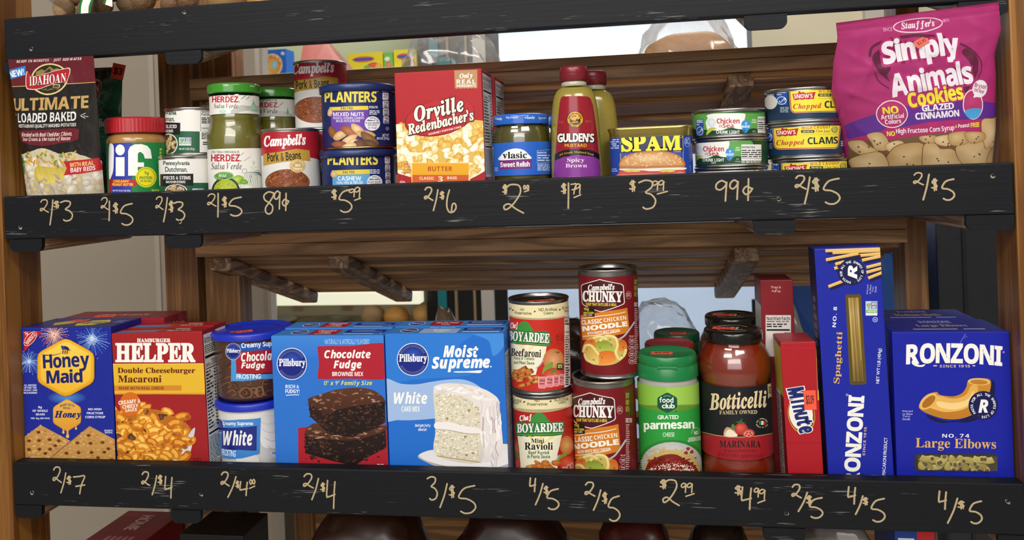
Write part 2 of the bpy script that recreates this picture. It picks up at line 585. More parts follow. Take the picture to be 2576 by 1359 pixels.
DZ = 1.0e-5
class Art:
    """printing for one face. Sheet units: corners TL,TR,BR,BL of the face are given in them;
    the face itself measures W x H metres, u from its left edge (or, on a round label, arc from the middle), v up."""
    def __init__(self, corners, W, H, R=None, sag=(0, 0), cells=None, clip=None, umap=None):
        self.umap, self.warp = umap, None
        self.W, self.H, self.R, self.sag, self.cells = W, H, R, sag, cells
        A, bb = [], []
        for (x, y), (s, t) in zip(corners, ((0, 1), (1, 1), (1, 0), (0, 0))):
            A.append((x, y, 1, 0, 0, 0, -s * x, -s * y)); bb.append(s)
            A.append((0, 0, 0, x, y, 1, -t * x, -t * y)); bb.append(t)
        self.h = np.append(np.linalg.solve(np.array(A, float), np.array(bb, float)), 1).reshape(3, 3)
        self.items = []
        self.rnd = random.Random(7)
        self.clip = clip
    def unit(self, P):
        P = np.asarray(P, float).reshape(-1, 2)
        q = np.concatenate([P, np.ones((len(P), 1))], 1) @ self.h.T
        return q[:, :2] / q[:, 2:3]
    def uv(self, P):
        q = self.unit(P)
        if self.R:
            s = np.clip(2 * q[:, 0] - 1, -0.999, 0.999)
            th = np.arcsin(s)
            t = q[:, 1] + np.cos(th) * (self.sag[0] * q[:, 1] + self.sag[1] * (1 - q[:, 1]))
            return np.stack([self.R * th, t * self.H], 1)
        if self.warp is not None:
            q = self.warp(q)
        if self.umap is not None:
            return np.stack([self.umap(q[:, 0]), q[:, 1] * self.H], 1)
        return q * (self.W, self.H)
    def tris(self, UV, T, col):
        C = np.asarray(col, float)
        if C.ndim == 1: C = np.tile(C, (len(UV), 1))
        self.items.append(np.concatenate([UV, C], 1)[np.asarray(T, int).reshape(-1, 3)])
    def poly(self, P, col, col2=None):
        P = np.asarray(P, float)
        T = tessellate_polygon([[Vector((p[0], p[1], 0)) for p in P]])
        c = lin(col)
        if col2 is not None:
            t = ((P[:, 1] - P[:, 1].min()) / max(1e-9, np.ptp(P[:, 1])))[:, None]
            c = np.array(lin(col)) * (1 - t) + np.array(lin(col2)) * t
        self.tris(self.uv(P), T, c)
    def sp(self, P, col, col2=None, n=6):
        self.poly(spline(P, n), col, col2)
    def rect(self, x0, y0, x1, y1, col, rad=0, col2=None, nx=1):
        if rad:
            P = []
            for cx, cy, a in ((x1 - rad, y1 - rad, 0), (x0 + rad, y1 - rad, 90), (x0 + rad, y0 + rad, 180), (x1 - rad, y0 + rad, 270)):
                P += [(cx + rad * math.cos(math.radians(a + d)), cy + rad * math.sin(math.radians(a + d))) for d in range(0, 91, 15)]
            self.poly(P, col, col2)
        else:
            n = max(nx, 8 if self.R else 1)
            xs = np.linspace(x0, x1, n + 1)
            self.poly([(x, y0) for x in xs] + [(x, y1) for x in xs[::-1]], col, col2)
    def ell(self, cx, cy, rx, ry, col, mid=None, rot=0, n=28, off=(0, 0)):
        a = np.arange(n) * 2 * math.pi / n
        c, s = math.cos(math.radians(rot)), math.sin(math.radians(rot))
        X, Y = rx * np.cos(a), ry * np.sin(a)
        P = np.stack([cx + X * c - Y * s, cy + X * s + Y * c], 1)
        P = np.concatenate([P, [(cx + off[0], cy + off[1])]])
        C = np.tile(lin(col), (n + 1, 1))
        if mid is not None: C[-1] = lin(mid)
        self.tris(self.uv(P), [(i, (i + 1) % n, n) for i in range(n)], C)
    def blob(self, cx, cy, rx, ry, col, mid=None, wob=0.18, rot=0, n=18, off=(0, 0)):
        r = self.rnd
        ph = [(k, r.uniform(0, 6.3), r.uniform(0.4, 1) / k ** 0.7) for k in (2, 3, 5)]
        a = np.arange(n) * 2 * math.pi / n
        k = 1 + wob * sum(w * np.sin(f * a + p) for f, p, w in ph)
        c, s = math.cos(math.radians(rot)), math.sin(math.radians(rot))
        X, Y = rx * np.cos(a) * k, ry * np.sin(a) * k
        P = np.stack([cx + X * c - Y * s, cy + X * s + Y * c], 1)
        P = np.concatenate([P, [(cx + off[0], cy + off[1])]])
        C = np.tile(lin(col), (n + 1, 1))
        if mid is not None: C[-1] = lin(mid)
        self.tris(self.uv(P), [(i, (i + 1) % n, n) for i in range(n)], C)
    def line(self, P, w, col, closed=False, w2=None):
        P = np.asarray(P, float)
        if closed: P = np.concatenate([P, P[:1]])
        V, T = [], []
        for i in range(len(P)):
            d = P[min(i + 1, len(P) - 1)] - P[max(i - 1, 0)]
            if closed and i in (0, len(P) - 1): d = P[1] - P[-2]
            L = math.hypot(*d) or 1
            ww = w if w2 is None else w + (w2 - w) * i / (len(P) - 1)
            nn = np.array((-d[1], d[0])) / L * ww / 2
            V += [P[i] + nn, P[i] - nn]
            if i: T += [(2 * i - 2, 2 * i - 1, 2 * i + 1), (2 * i - 2, 2 * i + 1, 2 * i)]
        self.tris(self.uv(V), T, lin(col))
    def ring(self, cx, cy, rx, ry, w, col, rot=0, a0=0, a1=360):
        c, s = math.cos(math.radians(rot)), math.sin(math.radians(rot))
        A = np.radians(np.linspace(a0, a1, 41))
        P = [(cx + rx * math.cos(t) * c - ry * math.sin(t) * s, cy + rx * math.cos(t) * s + ry * math.sin(t) * c) for t in A]
        self.line(P[:-1] if a1 - a0 == 360 else P, w, col, closed=a1 - a0 == 360)
    def T(self, s, x0, y0, x1, y1, col, sty='b', r=0, fat=0, edge=None, ew=0.05, arch=0, shear=0, gap=None, drop=None):
        V, T = string(s, sty, gap)
        span = np.ptp(V, 0)
        def lay(w, dxy=(0, 0)):
            W, U = V, T
            if w:
                Vo, To = outline(V, T, w * span[1])
                W, U = np.concatenate([V, Vo]), np.concatenate([T, To + len(V)])
            return self.uv(self._place_rel(W, V, x0, y0, x1, y1, r, arch, shear) + np.array(dxy)), U
        if edge:
            if drop:
                P, U = lay(fat + ew * 0.8, drop); self.tris(P, U, lin(edge))
            P, U = lay(fat + ew); self.tris(P, U, lin(edge))
        P, U = lay(fat)
        self.tris(P, U, lin(col))
    def _place_rel(self, V, ref, x0, y0, x1, y1, r, arch, shear):
        q = (V - ref.min(0)) / np.maximum(np.ptp(ref, 0), 1e-9)
        if shear: q = q + np.stack([shear * (q[:, 1] - 0.5), 0 * q[:, 0]], 1)
        X = (q[:, 0] - 0.5) * (x1 - x0)
        Y = (q[:, 1] - 0.5) * (y1 - y0)
        if arch: Y = Y + arch * (1 - (2 * q[:, 0] - 1) ** 2)
        c, s = math.cos(math.radians(r)), math.sin(math.radians(r))
        return np.stack([(x0 + x1) / 2 + X * c - Y * s, (y0 + y1) / 2 - (X * s + Y * c)], 1)
    def ctext(self, s, cx, cy, rad, h, a0, a1, col, sty='b', inside=False, ry=None):
        """letters round a circle from angle a0 to a1 (degrees, 0 = top, clockwise); inside: read from below"""
        chars = [c for c in s]
        n = len(chars)
        ry = ry or rad
        for i, ch in enumerate(chars):
            if ch == ' ': continue
            a = math.radians(a0 + (a1 - a0) * (i / max(1, n - 1)))
            V, T = glyph(ch, sty)
            if not len(V): continue
            lo, hi = V.min(0), V.max(0)
            sc = h / 0.7
            q = (V - ((lo[0] + hi[0]) / 2, 0.35)) * sc
            if inside: ex, ey = (-math.cos(a), -math.sin(a)), (math.sin(a), -math.cos(a)); ey = (-math.sin(a), math.cos(a))
            else: ex, ey = (math.cos(a), math.sin(a)), (math.sin(a), -math.cos(a))
            px, py = cx + rad * math.sin(a), cy - ry * math.cos(a)
            P = np.stack([px + q[:, 0] * ex[0] + q[:, 1] * ey[0], py + q[:, 0] * ex[1] + q[:, 1] * ey[1]], 1)
            self.tris(self.uv(P), T, lin(col))
    def rows(self, x0, y0, x1, y1, n, col, fill=0.62, dx=0):
        """n rows of small print too fine to read"""
        h = (y1 - y0) / n
        for i in range(n):
            x = x0 + dx * i
            e = x1 + dx * i - (x1 - x0) * self.rnd.choice((0, 0, 0, 0.25))
            while x < e:
                w = min(self.rnd.uniform(1.2, 4) * h, e - x)
                self.poly([(x, y0 + i * h), (x + w, y0 + i * h), (x + w, y0 + i * h + h * fill), (x, y0 + i * h + h * fill)], col)
                x += w + h * 0.5
    def facts(self, x0, y0, x1, y1, cal=None, ink='#1a1a1a', bg='#e9e9e4', title=True, n=16):
        """nutrition table"""
        self.rect(x0, y0, x1, y1, bg)
        w, h = x1 - x0, y1 - y0
        p = w * 0.06
        if title: self.T('Nutrition Facts', x0 + p, y0 + h * 0.015, x1 - p, y0 + h * 0.065, ink, 'b')
        self.rows(x0 + p, y0 + h * 0.08, x1 - p, y0 + h * 0.145, 5, ink, fill=0.5)
        self.rect(x0 + p, y0 + h * 0.155, x1 - p, y0 + h * 0.175, ink)
        self.T('Calories', x0 + p, y0 + h * 0.205, x0 + w * 0.52, y0 + h * 0.235, ink, 'b')
        if cal: self.T(cal, x0 + w * 0.6, y0 + h * 0.19, x1 - p, y0 + h * 0.235, ink, 'b')
        self.rect(x0 + p, y0 + h * 0.245, x1 - p, y0 + h * 0.252, ink)
        for i in range(n):
            y = y0 + h * (0.265 + 0.42 * i / n)
            self.rows(x0 + p, y, x0 + w * self.rnd.uniform(0.45, 0.7), y + h * 0.42 / n * 0.75, 1, ink)
            self.rows(x1 - w * 0.2, y, x1 - p, y + h * 0.42 / n * 0.75, 1, ink)
            self.rect(x0 + p, y + h * 0.42 / n * 0.88, x1 - p, y + h * 0.42 / n * 0.95, ink)
        self.rect(x0 + p, y0 + h * 0.7, x1 - p, y0 + h * 0.715, ink)
        self.rows(x0 + p, y0 + h * 0.73, x1 - p, y0 + h * 0.98, 20, ink, fill=0.5)
    def put(self, mb, surf, h0=4e-5):
        """lay all items on the surface, each a hair above the one before"""
        n = len(self.items)
        lo = np.array([T[:, :, :2].min((0, 1)) for T in self.items]).reshape(n, 2)
        hi = np.array([T[:, :, :2].max((0, 1)) for T in self.items]).reshape(n, 2)
        lev = np.zeros(n, int)
        for k in range(1, n):      # an item only rises above those it touches
            m = (lo[:k, 0] < hi[k, 0]) & (hi[:k, 0] > lo[k, 0]) & (lo[:k, 1] < hi[k, 1]) & (hi[:k, 1] > lo[k, 1])
            if m.any(): lev[k] = lev[:k][m].max() + 1
        for k, T in enumerate(self.items):
            k = lev[k]
            if self.clip is not False:
                u0, u1 = (-math.pi * self.R, math.pi * self.R) if self.R else (0, self.W)
                if self.umap is not None: u0, u1 = -1, 1
                if self.clip: u0, u1 = self.clip
                for a, b, lim in ((1, 0, u1), (-1, 0, -u0), (0, 1, self.H), (0, -1, 0)):
                    T = keep_side(T, a, b, lim)
            for fam in surf.families:
                T = split_family(T, *fam)
            if not len(T): continue
            q = T.reshape(-1, 5)
            P, N = surf.at(q[:, :2], h0 + k * DZ)
            e1, e2 = P[1::3] - P[0::3], P[2::3] - P[0::3]
            fn = np.cross(e1, e2)
            flip = (fn * N[0::3]).sum(1) < 0
            F = np.arange(len(q)).reshape(-1, 3)
            F[flip] = F[flip][:, ::-1]
            mb.add(P, F.tolist(), q[:, 2:5], N=N, smooth=True)
        return mb

class Flat:
    """plane: origin o at the face's lower left, unit axes eu, ev"""
    families = ()
    def __init__(self, o, eu, ev):
        self.o, self.eu, self.ev = np.array(o, float), np.array(eu, float), np.array(ev, float)
        self.n = np.cross(self.eu, self.ev)
    def at(self, uv, h):
        return self.o + uv[:, :1] * self.eu + uv[:, 1:2] * self.ev + h * self.n, np.tile(self.n, (len(uv), 1))

class Round:
    """upright round wall of n facets; u = arc from the side facing -Y (to the right), v = height above z0; radius may vary with height"""
    def __init__(self, R, z0, n=96, rad=None, vstep=None, sy=1.0):
        self.R, self.z0, self.n, self.rad, self.sy = R, z0, n, rad, sy
        self.families = [(1, 0, 2 * math.pi * R / n, 0.0)]
        if vstep: self.families.append((0, 1, vstep, 0.0))
        self.vstep = vstep
    def at(self, uv, h):
        st = 2 * math.pi / self.n
        th = uv[:, 0] / self.R
        k = np.floor(th / st + 1e-9)
        f = (th / st - k)[:, None]
        def ring(i):
            a = i * st
            return np.stack([np.sin(a), -np.cos(a) * self.sy], 1)
        d = ring(k) * (1 - f) + ring(k + 1) * f
        r = np.full(len(uv), self.R)
        if self.rad is not None:
            z = uv[:, 1]
            if self.vstep:
                j = np.floor(z / self.vstep + 1e-9); g = z / self.vstep - j
                r = self.rad(self.z0 + j * self.vstep) * (1 - g) + self.rad(self.z0 + (j + 1) * self.vstep) * g
            else:
                r = self.rad(self.z0 + z)
        P = np.concatenate([d * (r + h)[:, None], (self.z0 + uv[:, 1])[:, None]], 1)
        N = np.stack([np.sin(th), -np.cos(th), 0 * th], 1)
        return P, N
    def base(self, mb, H, col, nv=1):
        n = self.n
        V, F = [], []
        nv = max(1, int(math.ceil(H / self.vstep - 1e-6))) if self.vstep else 1
        vs = [min(i * self.vstep, H) for i in range(nv + 1)] if self.vstep else [0, H]
        U = np.arange(n) * 2 * math.pi * self.R / n
        Ns = []
        for v in vs:
            P, N = self.at(np.stack([U, np.full(n, v)], 1), 0.0)
            V.append(P); Ns.append(N)
        for i in range(len(vs) - 1):
            for j in range(n):
                k = (j + 1) % n
                F.append((i * n + j, i * n + k, (i + 1) * n + k, (i + 1) * n + j))
        mb.add(np.concatenate(V), F, lin(col), N=np.concatenate(Ns), smooth=True)

class Prism:
    """upright wall over a closed outline resampled to n equal steps, running to the right from the middle of the front"""
    def __init__(self, outline_pts, z0, n=120):
        P = np.array(outline_pts, float)
        Q = np.concatenate([P, P[:1]])
        L = np.concatenate([[0], np.cumsum(np.linalg.norm(np.diff(Q, axis=0), axis=1))])
        self.len, self.n, self.z0 = L[-1], n, z0
        u = np.linspace(0, L[-1], n + 1)
        self.G = np.stack([np.interp(u, L, Q[:, 0]), np.interp(u, L, Q[:, 1])], 1)
        d = np.roll(self.G[:-1], -1, 0) - np.roll(self.G[:-1], 1, 0)
        N = np.stack([d[:, 1], -d[:, 0]], 1)
        self.N = N / np.linalg.norm(N, axis=1, keepdims=True)
        self.families = [(1, 0, self.len / n, 0.0)]
        k = n // 2
        x = np.concatenate([self.G[k:n, 0] * 0 + np.nan, []])
        front = [i for i in range(-n // 3, n // 3) if self.N[i % n][1] < 0.05]
        self.fx = np.array([self.G[i % n, 0] for i in front]); self.fu = np.array([i * self.len / n for i in front])
        self.x0, self.x1 = P[:, 0].min(), P[:, 0].max()
    def umap(self, s):
        return np.interp(self.x0 + s * (self.x1 - self.x0), self.fx, self.fu)
    def at(self, uv, h):
        t = uv[:, 0] / self.len * self.n
        k = np.floor(t + 1e-7).astype(int); f = (t - k)[:, None]
        a, b = k % self.n, (k + 1) % self.n
        P = self.G[a] * (1 - f) + self.G[b] * f; N = self.N[a] * (1 - f) + self.N[b] * f
        z = self.z0 + uv[:, 1:2]
        return np.concatenate([P + N * h, z], 1), np.concatenate([N, z * 0], 1)
    def base(self, mb, H, col):
        n = self.n
        V = np.concatenate([np.concatenate([self.G[:n], np.full((n, 1), self.z0 + q)], 1) for q in (0, H)])
        N = np.concatenate([np.concatenate([self.N, np.zeros((n, 1))], 1)] * 2)
        mb.add(V, [(i, (i + 1) % n, n + (i + 1) % n, n + i) for i in range(n)], lin(col), N=N, smooth=True)

class Sheet:
    """free-form panel from a function of unit (s,t) on an nu x nv grid"""
    def __init__(self, fn, W, H, nu=48, nv=48, flip=False):
        self.W, self.H, self.nu, self.nv = W, H, nu, nv
        s, t = np.meshgrid(np.linspace(0, 1, nu + 1), np.linspace(0, 1, nv + 1), indexing='ij')
        self.G = fn(s, t)
        gu = np.gradient(self.G, axis=0); gv = np.gradient(self.G, axis=1)
        n = np.cross(gu, gv)
        self.N = n / np.maximum(np.linalg.norm(n, axis=2, keepdims=True), 1e-12)
        if flip: self.N = -self.N
        self.flip = flip
        du, dv = W / nu, H / nv
        self.families = [(1, 0, du, 0), (0, 1, dv, 0), (1 / du, 1 / dv, 1.0, 0)]
    def at(self, uv, h):
        x = np.clip(uv[:, 0] / self.W * self.nu, 0, self.nu - 1e-6); y = np.clip(uv[:, 1] / self.H * self.nv, 0, self.nv - 1e-6)
        return self._lerp(x, y, h)
    def _lerp(self, x, y, h):
        i, j = np.floor(x + 1e-7).astype(int), np.floor(y + 1e-7).astype(int)
        i, j = np.clip(i, 0, self.nu - 1), np.clip(j, 0, self.nv - 1)
        f, g = (x - i)[:, None], (y - j)[:, None]
        def mix(A):
            a, b, c, d = A[i, j], A[i + 1, j], A[i, j + 1], A[i + 1, j + 1]
            low = a + (b - a) * f + (c - a) * g
            high = d + (c - d) * (1 - f) + (b - d) * (1 - g)
            return np.where(f + g <= 1, low, high)
        P, N = mix(self.G), mix(self.N)
        N = N / np.maximum(np.linalg.norm(N, axis=1, keepdims=True), 1e-9)
        return P + N * h, N
    def base(self, mb, col):
        a, b = self.nu + 1, self.nv + 1
        F = []
        for i in range(self.nu):
            for j in range(self.nv):
                p, q, r, s = i * b + j, (i + 1) * b + j, i * b + j + 1, (i + 1) * b + j + 1
                F += [(p, q, r), (q, s, r)] if not self.flip else [(p, r, q), (q, r, s)]
        mb.add(self.G.reshape(-1, 3), F, lin(col), N=self.N.reshape(-1, 3), smooth=True)

# ================================================================== the place
def struct(name, mb, mat):
    return tag(mb.build(name, mat), kind='structure')
struct('floor', MB().box(-3.5, 3.5, -3.5, 3.6, -0.05, 0.0, lin('#c4bdb0')), 'wall')
struct('wall_back', MB().box(-3.5, 3.5, 3.2, 3.3, 0.0, 3.0, lin('#e6dcbd')), 'wall')

# ------------------------------------------------------------------ the rack
rack = thing('display_rack', 'dark wooden slatted display rack with black front boards', 'shelf rack', (0, 0, 0))
XL, XR = -0.829, 0.405
FLOORS = dict(top=1.494, mid=1.260, low=0.910)
MB().box(XL - 0.055, XL, 0.0, 0.067, 0.0, 1.95, bev=0.002).build('post', 'post', rack, 'honey-coloured front post')
MB().box(XR, XR + 0.06, 0.0, 0.056, 0.0, 1.95, bev=0.002).build('post', 'post', rack, 'honey-coloured front post')
for a, b, c, d in ((-0.722, -0.668, 0.195, 0.235), (-0.662, -0.606, 0.205, 0.245), (0.348, 0.377, 0.195, 0.25)):
    MB().box(a, b, c, d, 0.0, 1.85, bev=0.002).build('ridge_post', 'ridge', rack)
for a, b in ((-0.66, -0.624), (0.40, 0.44)):
    MB().box(a, b, 0.487, 0.53, 0.0, 1.0, bev=0.002).build('rear_post', 'ridge', rack)

def slope_box(mb, x0, x1, s0, s1, t0, t1, yz, ang, col=(0.5, 0.5, 0.5), bev=0.0015):
    """box in a plane tilted by ang about X: s runs back and down, t up from it"""
    sub = MB().box(x0, x1, s0, s1, t0, t1, col, bev)
    V = np.concatenate(sub.v)
    c, s = math.cos(ang), math.sin(ang)
    W = V.copy()
    W[:, 1] = yz[0] + V[:, 1] * c + V[:, 2] * s
    W[:, 2] = yz[1] - V[:, 1] * s + V[:, 2] * c
    return mb.add(W, sub.f, col)

def end_block(mb, x0, x1, y0, y1, z0, z1, rad):
    """joist whose underside corners are rounded"""
    P = []
    for cx, a0 in ((x1 - rad, 270), (x0 + rad, 180)):
        pts = [(cx + rad * math.cos(math.radians(a)), z0 + rad + rad * math.sin(math.radians(a))) for a in range(a0, a0 + 91, 18)]
        P += pts[::-1]
    P += [(x0, z1), (x1, z1)]
    n = len(P)
    V = [(x, y0, z) for x, z in P] + [(x, y1, z) for x, z in P]
    F = [tuple(range(n)), tuple(range(n, 2 * n))[::-1]] + [(i, i + n, (i + 1) % n + n, (i + 1) % n) for i in range(n)]
    bm = bmesh.new()
    vs = [bm.verts.new(v) for v in V]
    for f in F: bm.faces.new([vs[i] for i in f])
    bmesh.ops.recalc_face_normals(bm, faces=bm.faces)
    return mb.bm(bm, (0.5, 0.5, 0.5))

ANG = math.radians(17.4)
SCREWS = dict(top=[(-0.778, -0.014), (-0.561, 0.02), (0.156, 0.025)], mid=[(-0.803, -0.013), (-0.577, -0.012), (0.157, -0.005), (0.383, 0.014)], low=[(-0.800, -0.012), (-0.561, -0.008), (0.153, -0.012), (0.386, 0.008)])
JOISTS = dict(top=((-0.820, -0.773), (-0.589, -0.540), (0.126, 0.173), (0.354, 0.403)),
              mid=((-0.820, -0.773), (-0.598, -0.549), (0.128, 0.174), (0.354, 0.403)),
              low=((-0.826, -0.787), (-0.604, -0.563), (0.127, 0.173), (0.375, 0.404)))
BOARDS = {}
for tier, zf in FLOORS.items():
    xl = {'top': -0.8165, 'mid': -0.8265, 'low': -0.8265}[tier]
    b = MB().box(xl, XR - 0.001, 0.0, 0.0185, zf - 0.0265, zf + 0.030, bev=0.002).build('front_board', 'black', rack, 'black painted front board')
    BOARDS[tier] = b
    for x, dz in SCREWS[tier]:
        s = MB()
        z = zf + 0.002 + dz
        s.ball((x, 0.0004, z), 0.0030, lin('#a09884'), 2, wob=0.25, seed=int(x * 900), squash=(1, 0.25, 1.1))
        s.ball((x, -0.0002, z + 0.0008), 0.0021, lin('#141312'), 2, squash=(1, 0.2, 1))
        s.build('screw_hole', 'paper', b)
    rise = -math.radians(17) if tier == 'top' else 0.0     # the top tier tips its goods forward
    deck = MB()
    for i in range(3 if rise else 4):
        slope_box(deck, XL + 0.002, XR - 0.002, 0.0002 + 0.052 * i, 0.0492 + 0.052 * i, -0.0263, 0.0, (0.0187, zf), rise)
    deck.build('front_slats', 'shelf', rack)
    for x0, x1 in JOISTS[tier]:
        e = MB()
        end_block(e, x0, x1, 0.0, 0.006, zf - 0.0435, zf - 0.0268, 0.008)
        j = MB()
        end_block(j, x0, x1, 0.006, 0.195 if not rise else 0.16, zf - 0.0435, zf - 0.0268, 0.008)
        if rise:
            for A_ in j.v:
                A_[:, 2] -= (A_[:, 1] - 0.006) * math.tan(rise)
        jo = j.build('front_joist', 'joist', rack)
        e.build('joist_end', 'black', jo, 'black painted end')
    # back half: falls away to the rear
    zr = zf - 0.066
    cross = MB().box(-0.657, 0.345, 0.171, 0.192, zr - 0.006, zr + 0.0115, bev=0.0015)
    cross.build('cross_rail', 'shelf', rack)
    MB().box(-0.657, 0.345, 0.171, 0.19, zr + 0.0118, zr + 0.0265, bev=0.0015).build('ridge_rail', 'shelf', rack)
    rs = MB()
    for i in range(5):
        w0 = 0.030 + 0.0685 * i
        slope_box(rs, -0.655, 0.342, w0, w0 + 0.044, -0.0062, 0.0098, (0.171, zr), ANG)
    rs.build('rear_slats', 'shelf', rack)
    for x0, x1 in ((-0.632, -0.600), (-0.450, -0.417), (0.124, 0.158)):
        j = MB()
        slope_box(j, x0, x1, 0.003, 0.345, -0.0265, -0.0066, (0.171, zr), ANG, bev=0.004)
        j.build('rear_joist', 'joist', rack)

base = MB()
for i in range(6):
    base.box(XL + 0.002, XR - 0.002, 0.0187 + 0.052 * i, 0.0187 + 0.052 * i + 0.049, 0.534, 0.560, bev=0.0015)
base.build('base_slats', 'shelf', rack)
MB().box(-0.62, 0.40, 0.490, 0.512, 0.62, 0.705, bev=0.002).build('stretcher', 'shelf', rack)
def rear_z(tier, y):
    return FLOORS[tier] - 0.066 + 0.0105 - (y - 0.171) * math.tan(ANG)

# ------------------------------------------------------------------ prices written on the boards
def stroke_mesh(mb, P, w, y, col):
    """rounded pen line in the X-Z plane facing -Y"""
    P = [np.array(p, float) for p in P]
    V, F, k = [], [], 0
    for i in range(len(P)):
        d = P[min(i + 1, len(P) - 1)] - P[max(i - 1, 0)]
        nn = np.array((-d[1], d[0])) / (math.hypot(*d) or 1) * w / 2
        for s_, yy in ((1, 0), (0, -0.0003), (-1, 0)):
            q = P[i] + nn * s_
            V.append((q[0], y + yy, q[1]))
        if i:
            for a in (0, 1):
                F.append((3 * i - 3 + a, 3 * i - 2 + a, 3 * i + 1 + a, 3 * i + a))
    mb.add(V, F, col, smooth=True)
    for e, o in ((P[0], P[1]), (P[-1], P[-2])):
        V = [(e[0], y - 0.0003, e[1])] + [(e[0] + w / 2 * math.cos(t), y, e[1] + w / 2 * math.sin(t)) for t in np.arange(10) * math.pi / 5]
        mb.add(V, [(0, i, i % 10 + 1) for i in range(1, 11)], col, smooth=True)

HAND = {  # pen strokes in a unit box, y down
    '2': [[(0.05, 0.18), (0.3, 0.0), (0.75, 0.02), (0.85, 0.25), (0.62, 0.55), (0.3, 0.8), (0.05, 0.88), (0.0, 0.75), (0.25, 0.68), (0.6, 0.85), (1.0, 1.0)]],
    '3': [[(0.0, 0.08), (0.4, 0.0), (0.8, 0.06), (0.75, 0.25), (0.4, 0.42), (0.75, 0.5), (1.0, 0.7), (0.85, 0.93), (0.45, 1.0), (0.25, 0.94)]],
    '4': [[(0.1, 0.0), (0.0, 0.55), (0.25, 0.58), (0.95, 0.5)], [(0.95, 0.05), (0.85, 0.5), (0.8, 1.0)]],
    '5': [[(0.95, 0.0), (0.35, 0.1), (0.05, 0.35), (0.1, 0.45), (0.5, 0.48), (0.9, 0.62), (1.0, 0.8), (0.75, 0.97), (0.4, 1.0), (0.15, 0.93)]],
    '6': [[(0.3, 0.0), (0.1, 0.35), (0.05, 0.75), (0.3, 1.0), (0.7, 0.98), (0.95, 0.8), (0.85, 0.62), (0.6, 0.65), (0.5, 0.95)]],
    '7': [[(0.0, 0.05), (0.5, 0.02), (1.0, 0.0), (0.7, 0.5), (0.55, 1.0)], [(0.2, 0.58), (1.0, 0.5)]],
    '8': [[(0.95, 0.05), (0.5, 0.0), (0.1, 0.15), (0.15, 0.35), (0.5, 0.48), (0.85, 0.65), (0.8, 0.9), (0.5, 1.0), (0.25, 0.9), (0.25, 0.7), (0.6, 0.45), (0.9, 0.2), (0.95, 0.05)]],
    '9': [[(0.85, 0.1), (0.5, 0.0), (0.1, 0.15), (0.05, 0.38), (0.4, 0.45), (0.8, 0.25), (0.9, 0.05), (0.85, 0.5), (0.8, 1.0)]],
    '1': [[(0.5, 0.0), (0.5, 0.5), (0.45, 1.0)]],
    '0': [[(0.5, 0.0), (0.1, 0.3), (0.2, 0.9), (0.7, 0.95), (0.9, 0.4), (0.5, 0.0)]],
    '/': [[(1.0, 0.0), (0.6, 0.5), (0.0, 1.0)]],
    '$': [[(0.9, 0.15), (0.4, 0.1), (0.1, 0.3), (0.5, 0.45), (0.9, 0.6), (0.6, 0.8), (0.05, 0.75)], [(0.4, 0.0), (0.45, 0.5), (0.5, 1.0)], [(0.65, 0.0), (0.7, 0.5), (0.8, 0.95)]],
    'c': [[(0.9, 0.45), (0.4, 0.35), (0.05, 0.55), (0.3, 0.72), (0.7, 0.65), (1.0, 0.45)], [(0.6, 0.0), (0.58, 0.5), (0.55, 1.0)]],
    '_': [[(0.0, 1.0), (0.5, 0.5), (1.0, 0.0)]],
}
def at_board(px, py):
    """sheet position on the front boards -> X, Z"""
    d = fwd + cr * ((px - 1288) / 2050) - cu * ((py - 430) / 2050)
    p = EYE + d * (-EYE.y / d.y)
    return p.x, p.z
def price(tier, words, chars, ox, oy, k):
    mb = MB()
    for ch, x0, y0, x1, y1 in chars:
        for st in HAND[ch]:
            P = spline(st, 5, closed=False) if len(st) > 2 else np.array(st, float)
            Q = [at_board(ox + (x0 + p[0] * (x1 - x0)) / k, oy + (y0 + p[1] * (y1 - y0)) / k) for p in P]
            small = (y1 - y0) / k < 32
            stroke_mesh(mb, Q, 0.0016 if small else 0.0020, -0.00025, lin('#b3a07c') if not small else lin('#bca67e'))
    mb.build('price_writing', 'chalk', BOARDS[tier], 'pale handwritten price ' + words)
K = 2576 / 660
price('mid', '2/$3 under the potato pouch', [('2', 85, 168, 165, 290), ('/', 180, 170, 208, 412), ('$', 215, 180, 272, 250), ('3', 285, 178, 400, 375)], 80, 460, K)
price('mid', '2/$5 under the peanut butter', [('2', 683, 148, 750, 262), ('1', 740, 182, 785, 372), ('$', 797, 198, 850, 300), ('5', 868, 205, 992, 415)], 80, 460, K)
price('mid', '2/$3 under the mushroom cans', [('2', 1220, 140, 1290, 262), ('/', 1295, 147, 1332, 382), ('$', 1345, 180, 1392, 288), ('3', 1395, 188, 1502, 368)], 80, 460, K)
price('mid', '2/$5 under the salsa', [('2', 1728, 112, 1810, 230), ('1', 1810, 105, 1850, 335), ('$', 1868, 138, 1918, 240), ('5', 1935, 142, 2062, 325)], 80, 460, K)
price('mid', '89c under the beans', [('8', 85, 168, 195, 385), ('9', 195, 160, 258, 335), ('c', 272, 182, 338, 350)], 640, 440, K)
price('mid', '$5.99 under the nut canisters', [('$', 757, 145, 810, 243), ('5', 828, 145, 956, 366), ('9', 930, 140, 990, 215), ('9', 985, 122, 1042, 225), ('_', 985, 230, 1042, 250)], 640, 440, K)
price('mid', '2/$6 under the popcorn', [('2', 1672, 125, 1752, 250), ('/', 1758, 148, 1802, 350), ('$', 1820, 165, 1865, 240), ('6', 1885, 150, 1985, 366)], 640, 440, K)
price('mid', '$2.00 under the relish', [('$', 172, 137, 220, 228), ('2', 188, 138, 378, 414), ('0', 378, 142, 402, 180), ('0', 410, 140, 433, 180), ('_', 388, 190, 430, 206)], 1220, 430, K)
